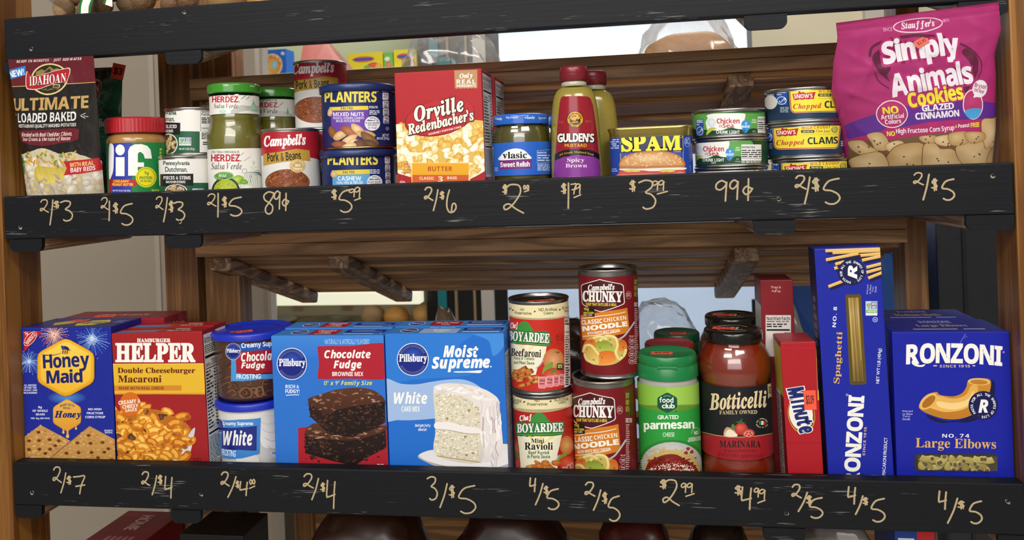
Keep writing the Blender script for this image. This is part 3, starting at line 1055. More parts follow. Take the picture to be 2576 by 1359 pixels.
price('mid', '$1.79 under the mustard', [('$', 748, 125, 800, 225), ('1', 800, 122, 840, 366), ('7', 845, 128, 895, 228), ('9', 890, 128, 940, 222), ('_', 875, 235, 940, 262)], 1220, 430, K)
price('mid', '$3.99 under the luncheon meat', [('$', 1418, 95, 1480, 202), ('3', 1512, 93, 1675, 375), ('9', 1640, 100, 1705, 188), ('9', 1705, 95, 1762, 192), ('_', 1692, 202, 1790, 228)], 1220, 430, K)
K2 = 2576 / 796
price('mid', '99c under the tuna', [('9', 65, 145, 165, 310), ('9', 180, 140, 255, 296), ('c', 285, 130, 365, 305)], 1780, 410, K2)
price('mid', '2/$5 under the clams', [('2', 715, 105, 800, 212), ('/', 790, 117, 832, 332), ('$', 850, 125, 910, 230), ('5', 940, 127, 1075, 335)], 1780, 410, K2)
price('mid', '2/$5 under the cookies', [('2', 1678, 82, 1755, 178), ('/', 1755, 95, 1802, 300), ('$', 1822, 130, 1872, 226), ('5', 1905, 132, 2008, 302)], 1780, 410, K2)
K3 = 2576 / 800
price('low', '2/$7 under the graham crackers', [('2', 110, 83, 175, 205), ('/', 172, 130, 212, 290), ('$', 218, 155, 258, 222), ('7', 275, 155, 365, 298)], 100, 1150, K3)
price('low', '2/$4 under the pasta dinner', [('2', 828, 122, 890, 230), ('/', 912, 152, 948, 306), ('$', 957, 148, 995, 222), ('4', 1015, 158, 1075, 332)], 100, 1150, K3)
price('low', '2/$4.00 under the frosting', [('2', 1470, 124, 1535, 234), ('/', 1525, 160, 1590, 326), ('$', 1588, 195, 1615, 250), ('4', 1622, 200, 1685, 312), ('0', 1700, 182, 1722, 220), ('0', 1724, 180, 1746, 218), ('_', 1700, 236, 1742, 254)], 100, 1150, K3)
price('low', '2/$4 under the brownie mix', [('2', 2138, 138, 2215, 250), ('/', 2205, 175, 2258, 345), ('$', 2275, 210, 2312, 280), ('4', 2325, 190, 2395, 416)], 100, 1150, K3)
price('low', '3/$5 under the cake mix', [('3', 242, 128, 322, 316), ('/', 345, 185, 402, 376), ('$', 417, 198, 465, 298), ('5', 492, 200, 632, 424)], 1000, 1160, K3)
price('low', '4/$5 under the canned pasta', [('4', 1072, 138, 1120, 248), ('/', 1118, 184, 1178, 354), ('$', 1185, 205, 1222, 270), ('5', 1208, 226, 1306, 392)], 1000, 1160, K3)
price('low', '2/$5 under the soup', [('2', 1520, 174, 1598, 284), ('/', 1588, 236, 1646, 398), ('$', 1658, 255, 1700, 345), ('5', 1705, 284, 1800, 486)], 1000, 1160, K3)
price('low', '$2.99 under the cheese shaker', [('$', 2125, 152, 2180, 225), ('2', 2152, 156, 2280, 360), ('9', 2298, 180, 2340, 255), ('9', 2345, 180, 2392, 255), ('_', 2336, 265, 2402, 286)], 1000, 1160, K3)
price('low', '$4.99 under the pasta sauce', [('$', 232, 200, 288, 276), ('4', 288, 212, 370, 392), ('9', 390, 220, 430, 292), ('9', 432, 230, 482, 306), ('_', 420, 318, 478, 340)], 1776, 1160, K3)
price('low', '2/$5 under the rice', [('2', 697, 192, 770, 298), ('/', 748, 256, 820, 408), ('$', 812, 282, 858, 354), ('5', 836, 298, 944, 462)], 1776, 1160, K3)
price('low', '4/$5 under the spaghetti', [('4', 1150, 210, 1212, 348), ('/', 1212, 284, 1270, 432), ('$', 1270, 298, 1312, 356), ('5', 1336, 305, 1448, 492)], 1776, 1160, K3)
price('low', '4/$5 under the macaroni', [('4', 1885, 245, 1948, 390), ('/', 1958, 304, 2036, 502), ('$', 2038, 325, 2095, 388), ('5', 2132, 326, 2234, 506)], 1776, 1160, K3)

# ================================================================== behind the rack
def sack(c, sx, sy, h, col, seed=0, tip=0.0, sub=4, wob=0.07, crease=0.05):
    """soft standing bag: full below, gathered above"""
    bm = bmesh.new()
    bmesh.ops.create_icosphere(bm, subdivisions=sub, radius=1)
    r = random.Random(seed)
    ph = [(r.uniform(2, 7), r.uniform(2, 7), r.uniform(2, 7), r.uniform(0, 6)) for _ in range(9)]
    for q in bm.verts:
        x, y, z = q.co
        k = 1 + wob * sum(math.sin(x * a + y * b + z * d + e) for a, b, d, e in ph[:4]) / 2 + crease * sum(abs(math.sin(x * a * 2 + y * b * 2 + z * d * 2 + e)) for a, b, d, e in ph[4:]) / 3
        t = (z + 1) / 2
        w = 1 - tip * max(0, t - 0.35) / 0.65
        e = 0.6
        X = math.copysign(abs(x) ** e, x) * w * k
        Y = math.copysign(abs(y) ** e, y) * w * k
        q.co = Vector((c[0] + X * sx / 2, c[1] + Y * sy / 2, c[2] + t ** 0.8 * h * (1 + 0.3 * (k - 1))))
    mb = MB()
    return mb.bm(bm, lin(col), smooth=True)

# white cabinet behind the left end
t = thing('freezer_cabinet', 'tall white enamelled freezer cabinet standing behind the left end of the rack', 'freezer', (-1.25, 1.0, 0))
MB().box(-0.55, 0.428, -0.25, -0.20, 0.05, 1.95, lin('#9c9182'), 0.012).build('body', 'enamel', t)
MB().box(-0.53, 0.42, -0.24, -0.18, 0.0, 0.05, lin('#2a2826')).build('plinth', 'plastic', t)
MB().box(0.16, 0.172, -0.254, -0.249, 0.08, 1.92, lin('#a89e92')).build('door_gap', 'enamel', t)

# lit cooler
t = thing('display_cooler', 'brightly lit display cooler with black and teal door frames behind the rack', 'cooler', (-0.17, 1.95, 0))
MB().box(-0.56, 0.545, -0.20, 0.35, 0.0, 2.1, lin('#101214'), 0.004).build('cabinet', 'plastic', t)
MB().box(-0.275, 0.53, -0.212, -0.201, 0.2, 2.05, lin('#e8f0f2')).build('lit_panel', 'lit', t)
for a, b, c, n in ((-0.515, -0.485, '#1d7f8a', 'frame_strip'), (-0.365, -0.322, '#c9c5bd', 'frame_strip'), (-0.456, -0.448, '#9a8468', 'frame_strip'), (-0.392, -0.384, '#9a8468', 'frame_strip'), (0.53, 0.545, '#3a4046', 'frame_strip')):
    MB().box(a, b, -0.219, -0.2005, 0.1, 2.05, lin(c), 0.001).build(n, 'plastic', t)

# bakery case with light strip, pies and rolls
t = thing('bakery_case', 'bakery case with a pale lit canopy above trays behind the rack', 'display case', (-1.05, 1.95, 0))
cb = MB()
cb.box(-0.45, 0.31, 0.15, 0.35, 0.0, 1.665, lin('#b7ab8b'))
cb.box(-0.45, 0.31, -0.25, 0.35, 0.0, 0.70, lin('#5d564a'))
cb.box(-0.45, 0.31, -0.25, 0.35, 1.64, 1.665, lin('#d9dcc0'))
cb.box(-0.45, 0.31, 0.30, 0.34, 1.665, 2.0, lin('#cbd3ae'))
cb.build('body', 'wall', t)
MB().box(-0.45, 0.31, -0.25, -0.19, 0.862, 0.905, lin('#f6f4da'), 0.004).build('light_strip', 'strip', t)
MB().box(-0.45, 0.31, -0.19, 0.14, 0.752, 0.757, lin('#9b9c92')).build('shelf', 'metal', t)
for x in (-0.30, -0.10):
    MB().lathe([(0.0, 0.758), (0.075, 0.758), None, (0.09, 0.782), (0.093, 0.783), None, (0.088, 0.779), (0.073, 0.762), (0.0, 0.762)], '#aaa89c', n=40).build('tray', 'metal', t, loc=(x, -0.08, 0))
    MB().box(x + 0.005, x + 0.05, 0.10, 0.104, 0.80, 0.84, lin('#c9715f')).build('price_card', 'paper', t)
for i, (x, y, c) in enumerate(((-0.765, 1.85, '#d9a860'), (-0.862, 1.83, '#c98f4a'), (-0.962, 1.87, '#bb9a78'))):
    mb = MB().ball((0, 0, 0.040), 0.045, lin(c), 3, wob=0.05, seed=i, squash=(1, 1, 0.85))
    tag(mb.build('bread_roll', 'food', loc=(x, y, 0.7590)), ('round golden roll at the end of the bakery case', 'small brown roll beside the golden roll in the bakery case', 'pale roll on the tray of the bakery case')[i], 'bread roll', 'rolls in the bakery case')

def plain_box(name, label, cat, x0, x1, y0, y1, z0, z1, col, group=None):
    t = thing(name, label, cat, ((x0 + x1) / 2, y0, z0), group=group)
    w, d, h = x1 - x0, y1 - y0, z1 - z0
    return t, w, d, h, MB().box(-w / 2, w / 2, 0, d, 0, h, lin(col), 0.0015)
# candy boxes standing on the case
for i, (x0, x1, z1, c) in enumerate(((-0.976, -0.851, 1.725, '#f2df35'), (-0.848, -0.815, 1.722, '#7ec45e'), (-0.812, -0.732, 1.728, '#f2df35'))):
    t, w, d, h, mb = plain_box('candy_box', ('wide yellow candy box on top of the bakery case', 'narrow green candy box between two yellow ones', 'right yellow candy box beside the green one')[i], 'candy box', x0, x1, 1.74, 1.80, 1.6655, z1, c, 'candy boxes on the bakery case')
    a = Art([(0, 0), (100, 0), (100, 100), (0, 100)], w, h)
    if i != 1:
        a.ell(45, 38, 32, 17, '#e8672c'); a.T('POPS', 16, 28, 70, 50, '#f4f0ff', 'b', edge='#2f56b8', ew=0.2, r=-6) if False else a.rect(18, 30, 72, 46, '#3a5fc0', rad=6)
        a.blob(72, 74, 14, 16, '#d9473a', '#f07a5a'); a.blob(88, 80, 10, 14, '#e8a33a', '#f6cf5a'); a.blob(55, 84, 9, 11, '#5aa84a', '#86cc66')
    else:
        a.blob(40, 40, 28, 14, '#e9f2d8', '#ffffff'); a.blob(55, 75, 30, 18, '#e06a50', '#f0a080')
    a.put(mb, Flat((-w / 2, 0, 0), (1, 0, 0), (0, 0, 1)))
    mb.build('carton', 'carton', t)
t, w, d, h, mb = plain_box('snack_box', 'blue snack box with an orange sun badge beside the white freezer', 'snack box', -1.276, -1.192, 1.72, 1.79, 1.6655, 1.752, '#2f6fd0')
a = Art([(0, 0), (100, 0), (100, 100), (0, 100)], w, h)
a.ell(38, 62, 46, 46, '#f5d9a8'); a.ell(36, 66, 38, 38, '#f09a3a', '#f8d27a'); a.blob(48, 62, 14, 18, '#8fd0d8', '#c8ecf0')
a.ctext('IMSTO', 36, 66, 39, 13, -30, 75, '#d9542b')
a.ell(20, 92, 16, 20, '#f3b23f', '#fae0a0'); a.blob(86, 18, 9, 8, '#9cc8f5', '#ffffff')
a.put(mb, Flat((-w / 2, 0, 0), (1, 0, 0), (0, 0, 1)))
mb.build('carton', 'carton', t)

# on the back half of the top tier
def loaf(cx, cy, cz, w, d, h, col, seed, name, parent):
    bm = bmesh.new()
    bmesh.ops.create_icosphere(bm, subdivisions=4, radius=1)
    for q in bm.verts:
        x, y, z = q.co
        e = 0.45
        X, Y = math.copysign(abs(x) ** e, x), math.copysign(abs(y) ** e, y)
        Z = math.copysign(abs(z) ** 0.6, z)
        puff = 1 + (0.08 if Z > 0.1 else 0)
        q.co = Vector((cx + X * w / 2 * puff + 0.002 * math.sin(7 * y + seed), cy + Y * d / 2, cz + (Z * 0.5 + 0.5) * h + 0.004 * math.sin(5 * x + seed)))
    return MB().bm(bm, lin(col), smooth=True).build(name, 'food', parent)
t = thing('bagged_bread', 'loaves of bread in a clear plastic bag on the top back shelf', 'bread', (0.085, 0.36, rear_z('top', 0.36)))
loaf(0.0, 0.0, 0.016, 0.128, 0.09, 0.108, '#b98a56', 1, 'loaf', t)
loaf(0.012, 0.085, -0.010, 0.115, 0.08, 0.138, '#a67845', 5, 'loaf', t)
bg = sack((0.0, 0.035, 0.012), 0.15, 0.185, 0.16, '#ffffff', 3, tip=0.45, wob=0.05, crease=0.09)
bg.build('bag', 'bag', t)
t = thing('bagged_goods', 'clear crinkled bag with dark and teal contents on the top back shelf', 'bag', (-0.297, 0.36, rear_z('top', 0.36)))
sack((0.0, 0.0, 0.016), 0.135, 0.12, 0.135, '#ffffff', 11, tip=0.05, crease=0.12).build('bag', 'bag', t)
MB().box(-0.055, -0.028, -0.02, 0.03, 0.026, 0.118, lin('#2a2e33'), 0.008).build('dark_pack', 'plastic', t)
MB().box(-0.024, 0.002, -0.02, 0.03, 0.026, 0.112, lin('#3f7f86'), 0.008).build('teal_pack', 'plastic', t)
MB().box(0.006, 0.045, -0.02, 0.03, 0.026, 0.10, lin('#c9c0a8'), 0.008).build('pale_pack', 'plastic', t)
t = thing('pink_package', 'faceted pink package behind the tall bean can', 'package', (-0.515, 0.36, rear_z('top', 0.36)))
bm = bmesh.new()
P = [(x, y, z * 1.4) for x, y, z in [(-0.055, -0.03, 0.012), (0.062, -0.03, 0.012), (0.062, 0.04, 0.012), (-0.055, 0.04, 0.012), (-0.035, -0.012, 0.105), (0.005, -0.014, 0.108), (0.045, -0.02, 0.07), (0.04, 0.02, 0.075), (0.0, 0.02, 0.11), (-0.034, 0.02, 0.105)]]
vs = [bm.verts.new(p) for p in P]
bmesh.ops.convex_hull(bm, input=vs)
MB().bm(bm, lin('#cf7a74')).build('wrapper', 'film', t)

# on the back half of the bottom tier
for i, (x, y, w, h, c, mt, lab, cat) in enumerate((
    (-0.325, 0.36, 0.11, 0.262, '#7d6a52', 'film', 'pointed brown plastic bag poking up behind the white cake mix boxes', 'bag'),
    (-0.118, 0.40, 0.11, 0.245, '#3a2a1e', 'film', 'dark bag in the gap between the pasta cans and the tall soup can', 'bag'),
    (0.215, 0.37, 0.10, 0.30, '#c9c4bb', 'film', 'white crumpled plastic bag behind the rice and spaghetti boxes', 'bag'))):
    mb = sack((0, 0, 0.014), w, 0.11, h, c, 20 + i, tip=0.8 if i != 1 else 0.4, crease=0.1)
    tag(mb.build('wrapped_goods', mt, loc=(x, y, rear_z('low', y))), lab, cat)
t = thing('snack_bag', 'clear bag of orange and black twists behind the cheese shakers', 'bag', (0.028, 0.37, rear_z('low', 0.37)))
sack((0, 0, 0.012), 0.13, 0.11, 0.265, '#ffffff', 31, tip=0.3, crease=0.12).build('bag', 'bag', t)
mb = MB()
for i in range(26):
    r = random.Random(100 + i)
    mb.ball((r.uniform(-0.045, 0.045), r.uniform(-0.03, 0.03), 0.03 + 0.0075 * i + r.uniform(0, 0.01)), r.uniform(0.012, 0.02), lin(r.choice(['#d9913a', '#c4572b', '#e0b050', '#2a231c', '#8a3a22'])), 2, wob=0.2, seed=i, squash=(1.3, 0.8, 0.7))
tag(mb.build('filling', 'food', t), kind='stuff')

# water bottle lying in its rack, black cooler
t = thing('bottle_rack', 'metal rack holding the blue water bottle behind the spaghetti', 'rack', (0.41, 0.86, 0))
for x in (-0.12, 0.12):
    for y in (-0.06, 0.36):
        MB().tube([(x, y, 0), (x, y, 0.945)], 0.011, '#2b3038', 10).build('leg', 'metal', t)
    MB().tube([(x * 0.62, -0.08, 0.909), (x * 0.62, 0.38, 0.909)], 0.008, '#2b3038', 10).build('rail', 'metal', t)
for y in (-0.06, 0.36):
    MB().tube([(-0.12, y, 0.896), (0.12, y, 0.896)], 0.008, '#2b3038', 10).build('crossbar', 'metal', t)
t = thing('water_bottle', 'large translucent blue water bottle lying on its side behind the spaghetti', 'water bottle', (0.41, 0.80, 1.030), rot=(-math.pi / 2, 0, 0))
pr = [(0.0, 0.012), (0.03, 0.012), (0.045, 0.006), (0.06, 0.012), (0.075, 0.004), (0.095, 0.010), (0.112, 0.0), (0.128, 0.008), (0.134, 0.03)]
for k in range(4):
    z = 0.06 + 0.075 * k
    pr += [(0.134, z), (0.129, z + 0.012), (0.129, z + 0.022), (0.134, z + 0.034)]
pr += [(0.134, 0.36), (0.11, 0.40), (0.05, 0.43), (0.03, 0.44), (0.029, 0.48)]
mb = MB().lathe(pr, '#1d4f9c', n=80)
mb.build('bottle', ink_mat('blue_polycarbonate', 0.12, coat=0.6), t)
MB().lathe([(0.031, 0.455), (0.032, 0.485), None, (0.0, 0.487)], '#dfe6ef', n=40).build('cap', 'plastic', t)
t = thing('black_cooler', 'black cooler cabinet seen behind the right end of the rack', 'cooler', (0.86, 1.02, 0))
MB().box(-0.295, 0.3, -0.30, 0.30, 0.0, 1.42, lin('#191b20'), 0.006).build('body', 'plastic', t)
MB().box(-0.25, -0.243, -0.303, -0.3, 0.05, 1.40, lin('#08090b')).build('door_gap', 'plastic', t)
struct('trim_1', MB().box(1.22, 1.32, 3.14, 3.2, 0, 3.0, lin('#8a6b4a')), 'wall')
struct('trim_2', MB().box(1.10, 1.20, 3.15, 3.2, 0, 3.0, lin('#cfc8bd')), 'wall')

# below the bottom shelf
t, w, d, h, mb = plain_box('carton', 'dark red cardboard box under the bottom shelf', 'box', -0.790, -0.700, 0.03, 0.185, 0.5605, 0.800, '#7c1620')
a = Art([(0, 0), (100, 0), (100, 100), (0, 100)], d, w)
a.T('HOME', 10, 40, 42, 62, '#c9a5a0', 'b'); a.rows(55, 25, 85, 75, 5, '#a86a66')
a.put(mb, Flat((-w / 2, d, h), (0, -1, 0), (1, 0, 0)))
mb.build('carton_body', 'carton', t)
t, w, d, h, mb = plain_box('carton', 'black box with a USA shield under the bottom shelf', 'box', -0.640, -0.546, 0.075, 0.150, 0.5605, 0.818, '#131416')
a = Art([(0, 0), (100, 0), (100, 250), (0, 250)], w, h)
a.sp([(0, 90), (20, 70), (50, 84), (80, 66), (100, 80), (100, 140), (0, 150)], '#d9d4cc'); a.sp([(15, 110), (50, 92), (90, 98), (95, 140), (15, 150)], '#a8242a')
a.sp([(74, 12), (97, 12), (98, 50), (86, 72), (75, 50)], '#e6e2da'); a.T('USA', 77, 20, 95, 40, '#2a2f55', 'b')
a.rows(38, 36, 66, 56, 3, '#c9c5bd')
a.put(mb, Flat((-w / 2, 0, 0), (1, 0, 0), (0, 0, 1)))
mb.build('carton_body', 'carton', t)
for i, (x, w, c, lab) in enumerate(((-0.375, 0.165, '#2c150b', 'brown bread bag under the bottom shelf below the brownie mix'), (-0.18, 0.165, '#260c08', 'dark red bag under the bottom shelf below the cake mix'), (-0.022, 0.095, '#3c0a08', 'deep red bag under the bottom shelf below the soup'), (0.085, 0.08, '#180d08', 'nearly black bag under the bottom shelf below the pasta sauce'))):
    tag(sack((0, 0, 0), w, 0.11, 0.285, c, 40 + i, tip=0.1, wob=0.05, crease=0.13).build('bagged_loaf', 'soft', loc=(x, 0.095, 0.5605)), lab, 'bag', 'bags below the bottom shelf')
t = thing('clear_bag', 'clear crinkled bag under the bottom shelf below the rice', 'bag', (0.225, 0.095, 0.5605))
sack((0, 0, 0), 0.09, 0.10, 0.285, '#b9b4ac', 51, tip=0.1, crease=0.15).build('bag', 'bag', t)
MB().box(-0.04, 0.04, -0.03, 0.03, 0.004, 0.28, lin('#8d8780'), 0.01).build('packet', 'film', t)
t, w, d, h, mb = plain_box('carton', 'blue box with a red corner under the bottom shelf', 'box', 0.285, 0.330, 0.06, 0.15, 0.5605, 0.862, '#20419a')
a = Art([(0, 0), (100, 0), (100, 500), (0, 500)], w, h)
a.rect(55, 0, 98, 50, '#c9252b'); a.rows(8, 20, 48, 60, 3, '#dfe6f5')
a.put(mb, Flat((-w / 2, 0, 0), (1, 0, 0), (0, 0, 1)))
mb.build('carton_body', 'carton', t)

# ------------------------------------------------------------------ nuts and onions on the top shelf
t = thing('nut_bag', 'clear bag of nuts in their shells with a big white letter on the top shelf', 'bag', (-0.683, 0.066, 1.5215))
sack((0, 0, 0.0), 0.284, 0.088, 0.20, '#ffffff', 61, tip=0.1, wob=0.03, crease=0.02).build('bag', 'glass', t)
a = Art([(0, 0), (100, 0), (100, 100), (0, 100)], 0.068, 0.068)
for w_, c in ((26, '#1f6b33'), (16, '#e9ece6')):
    a.line(spline([(3, 42), (25, 40), (55, 36), (82, 42), (95, 70), (92, 84)], 6, False), w_, c)
    a.line(spline([(48, 42), (50, 60), (42, 80), (40, 100)], 6, False), w_, c)
lb = MB(); a.put(lb, Flat((-0.060, -0.0440, 0.004), (1, 0, 0), (0, 0, 1)))
lb.build('printed_letter', 'paper', t)
MB().box(-0.094, -0.080, -0.0449, -0.0445, 0.034, 0.052, lin('#f0553a')).build('price_sticker', 'sticker', t, 'orange price sticker')
nr = random.Random(5)
NUT = [(-0.776, 0.062), (-0.746, 0.066), (-0.714, 0.056), (-0.683, 0.066), (-0.652, 0.056), (-0.621, 0.066), (-0.592, 0.062)]
k = 0
for row, zz in enumerate((1.5465, 1.566, 1.586)):
    for i, (x, y) in enumerate(NUT):
        r = 0.0165
        r = 0.0155
        mb = MB().ball((0, 0, 0), r, lin(nr.choice(['#94795a', '#86694a', '#a08463', '#7a5d42'])), 3, wob=0.09, seed=k, squash=(1.12, 0.93, 0.95))
        o = mb.build('nut', 'shell', loc=(x + 0.012 * (row % 2), y + 0.008 * ((row + i) % 2), zz))
        o.rotation_euler = (nr.uniform(0, 3), nr.uniform(0, 3), nr.uniform(0, 3))
        tag(o, 'tan wrinkled nut in its shell inside the clear nut bag', 'nut', 'nuts in the clear bag')
        k += 1
for i, (x, c, lab) in enumerate(((-0.530, '#8f7146', 'papery tan onion on the top shelf beside the nut bag'), (-0.482, '#a87a3c', 'yellow onion on the top shelf next to the red one'), (-0.446, '#7a2a22', 'red onion on the top shelf'))):
    q = (1.0, 0.72, 0.5)[i]
    mb = MB().lathe([(r_ * q, z_ * q) for r_, z_ in [(0.0, 0.0), (0.016, 0.002), (0.027, 0.016), (0.027, 0.034), (0.018, 0.048), (0.006, 0.0555), (0.0, 0.057)]], c, n=28)
    tag(mb.build('onion', 'plastic', loc=(x, 0.055, 1.5145)), lab, 'onion')
tag(sack((0, 0, 0), 0.105, 0.07, 0.04, '#79b83a', 71, tip=0.2, crease=0.15).build('lettuce_bag', 'film', loc=(-0.375, 0.060, 1.5225)), 'bright green bag of leaves on the top shelf', 'bag')

# ================================================================== packages: common builders
def pic(P):
    """where a point shows in the 2576 x 1359 frame (used to lay print out on the packages)"""
    d = Vector(P) - EYE
    w = d.dot(fwd)
    return 1288 + 2050 * d.dot(cr) / w, 430 - 2050 * d.dot(cu) / w
ZOOM = dict(Z1=(0, 120, 3.5773), Z2=(390, 120, 3.6727), Z3=(780, 160, 4.2469), Z4=(1220, 150, 4.2470), Z5=(1510, 180, 4.0889), Z6=(2060, 0, 3.0891),
            L1=(30, 780, 3.3981), L2=(520, 780, 3.3149), L3=(950, 760, 3.0886), L4=(1260, 650, 4.8528), L5=(1260, 900, 4.5306), L6=(1580, 780, 3.1605), L7=(1890, 610, 2.2279), L8=(2200, 750, 2.2314))
def sheet_corners(sheet, pts):
    ox, oy, k = ZOOM[sheet]
    return [((pic(p)[0] - ox) * k, (pic(p)[1] - oy) * k) for p in pts]

class Carton:
    """folding carton: body with printed faces, top flap; root at the middle of the front bottom edge"""
    def __init__(s, name, label, cat, x0, x1, yf, d, z0, h, col, group=None, rz=0.0, lean=0.0, mat='carton'):
        s.w, s.d, s.h, s.col = x1 - x0, d, h, col
        s.root = thing(name, label, cat, ((x0 + x1) / 2, yf, z0), group=group, rot=(0, lean, rz))
        s.M = Matrix.Translation(((x0 + x1) / 2, yf, z0)) @ Matrix.Rotation(rz, 4, 'Z') @ Matrix.Rotation(lean, 4, 'Y')
        s.mb = MB().box(-s.w / 2, s.w / 2, 0, d, 0, h, lin(col), 0.0009)
        s.tp = None
        s.mat = mat
        s.arts = []
    def _art(s, sheet, P, W, H, surf, mb):
        c = sheet_corners(sheet, [s.M @ Vector(p) for p in P]) if isinstance(sheet, str) else sheet
        a = Art(c, W, H)
        s.arts.append((a, surf, mb))
        return a
    def front(s, sheet):
        w, h = s.w / 2, s.h
        return s._art(sheet, [(-w, 0, h), (w, 0, h), (w, 0, 0), (-w, 0, 0)], s.w, s.h, Flat((-w, 0, 0), (1, 0, 0), (0, 0, 1)), s.mb)
    def right(s, sheet):
        w, h, d = s.w / 2, s.h, s.d
        return s._art(sheet, [(w, 0, h), (w, d, h), (w, d, 0), (w, 0, 0)], d, h, Flat((w, 0, 0), (0, 1, 0), (0, 0, 1)), s.mb)
    def left(s, sheet):
        w, h, d = s.w / 2, s.h, s.d
        return s._art(sheet, [(-w, d, h), (-w, 0, h), (-w, 0, 0), (-w, d, 0)], d, h, Flat((-w, d, 0), (0, -1, 0), (0, 0, 1)), s.mb)
    def top(s, sheet=((0, 0), (100, 0), (100, 100), (0, 100)), col=None):
        w, h, d = s.w / 2, s.h, s.d
        s.tp = MB().box(-w + 0.0008, w - 0.0008, 0.0008, d - 0.0008, h - 0.0006, h + 0.0005, lin(col or s.col), 0.0003, 1)
        return s._art(sheet, [(-w, d, h), (w, d, h), (w, 0, h), (-w, 0, h)], s.w, d, Flat((-w, 0, h + 0.0005), (1, 0, 0), (0, 1, 0)), s.tp)
    def done(s):
        for a, surf, mb in s.arts:
            a.put(mb, surf)
        s.mb.build('carton_body', s.mat, s.root)
        if s.tp: s.tp.build('top_flap', s.mat, s.root)
        return s.root

def sticker(parent, x, y, z, w=0.022, d=0.012, rz=0.1, col='#f4573c', txt=True, up=True, rot=None, words='$2.99'):
    """little orange price label"""
    mb = MB().box(-w / 2, w / 2, -d / 2, d / 2, 0, 0.00025, lin(col))
    if txt:
        a = Art([(0, 0), (100, 0), (100, 55), (0, 55)], w, d)
        a.T(words, 18, 14, 82, 42, '#4a1a14', 'n', fat=0.03)
        a.put(mb, Flat((-w / 2, -d / 2, 0.00025), (1, 0, 0), (0, 1, 0)))
    o = mb.build('price_sticker', 'sticker', parent, 'orange price sticker', loc=(x, y, z))
    o.rotation_euler = rot if rot else (0, 0, rz)
    return o

class Can:
    """round package. Local axis upright; its -Y side is turned towards the camera"""
    def __init__(s, name, label, cat, x, y, z, group=None, turn=0.0):
        s.rz = math.atan2(EYE.x - x, -(EYE.y - y)) + turn
        s.loc = Vector((x, y, z))
        s.root = thing(name, label, cat, (x, y, z), s.rz, group)
    def label(s, sheet, R, z1, z2, col, rad=None, vstep=None, n=96, sy=1.0):
        """-> (Art, finish()) for a wrap-round label between heights z1 and z2"""
        M = Matrix.Translation(s.loc) @ Matrix.Rotation(s.rz, 4, 'Z')
        e = EYE - s.loc
        D = math.hypot(e.x, e.y)
        tm = math.acos(R / D)
        def p(th, z, r): return M @ Vector((r * math.sin(th), -r * math.cos(th), z))
        r1, r2 = (rad(z1), rad(z2)) if rad else (R, R)
        c = sheet_corners(sheet, [p(-tm, z2, r2), p(tm, z2, r2), p(tm, z1, r1), p(-tm, z1, r1)])
        mt, mb_ = sheet_corners(sheet, [p(0, z2, r2), p(0, z1, r1)])
        hpx = math.dist(mt, mb_)
        st = (mt[1] - (c[0][1] + c[1][1]) / 2) / hpx
        sb = (mb_[1] - (c[2][1] + c[3][1]) / 2) / hpx
        a = Art(c, 2 * R, z2 - z1, R=R, sag=(st, sb))
        surf = Round(R, z1, n, rad, vstep, sy)
        mb = MB()
        if col: surf.base(mb, z2 - z1, col)
        def finish(name='label', mat='paper', lab=None):
            a.put(mb, surf)
            return mb.build(name, mat, s.root, lab)
        return a, finish
    def tin(s, R, h, rim=0.0016, ribs=0, col='#b9b7b2', lidcol='#a8a6a1', depth=0.0045):
        """two seamed ends, recessed lid"""
        r = R - 0.0004
        pr = [(r - 0.003, 0.0), (R + rim * 0.4, 0.0006), (R + rim * 0.5, 0.0022), (r, 0.0036), None, (r, h - 0.0036), None, (R + rim * 0.35, h - 0.0026), (R + rim * 0.5, h - 0.0012), (R + rim * 0.2, h - 0.0002), (R - 0.0012, h), (R - 0.0020, h - 0.0006), (R - 0.0026, h - depth)]
        MB().lathe(pr, col, n=96).build('can_body', 'metal', s.root)
        q = R - 0.0026
        MB().lathe([(q, h - depth), (q * 0.86, h - depth - 0.0006), (q * 0.82, h - depth + 0.0008), (q * 0.76, h - depth), (q * 0.5, h - depth + 0.0003), (q * 0.46, h - depth + 0.0009), (q * 0.42, h - depth + 0.0002), (0.0, h - depth)], lidcol, n=96).build('can_end', 'metal', s.root)
        MB().disc(R - 0.003, 0.0004, col, up=False).build('can_base', 'metal', s.root)

def on(tier):
    return FLOORS[tier] + 0.0003

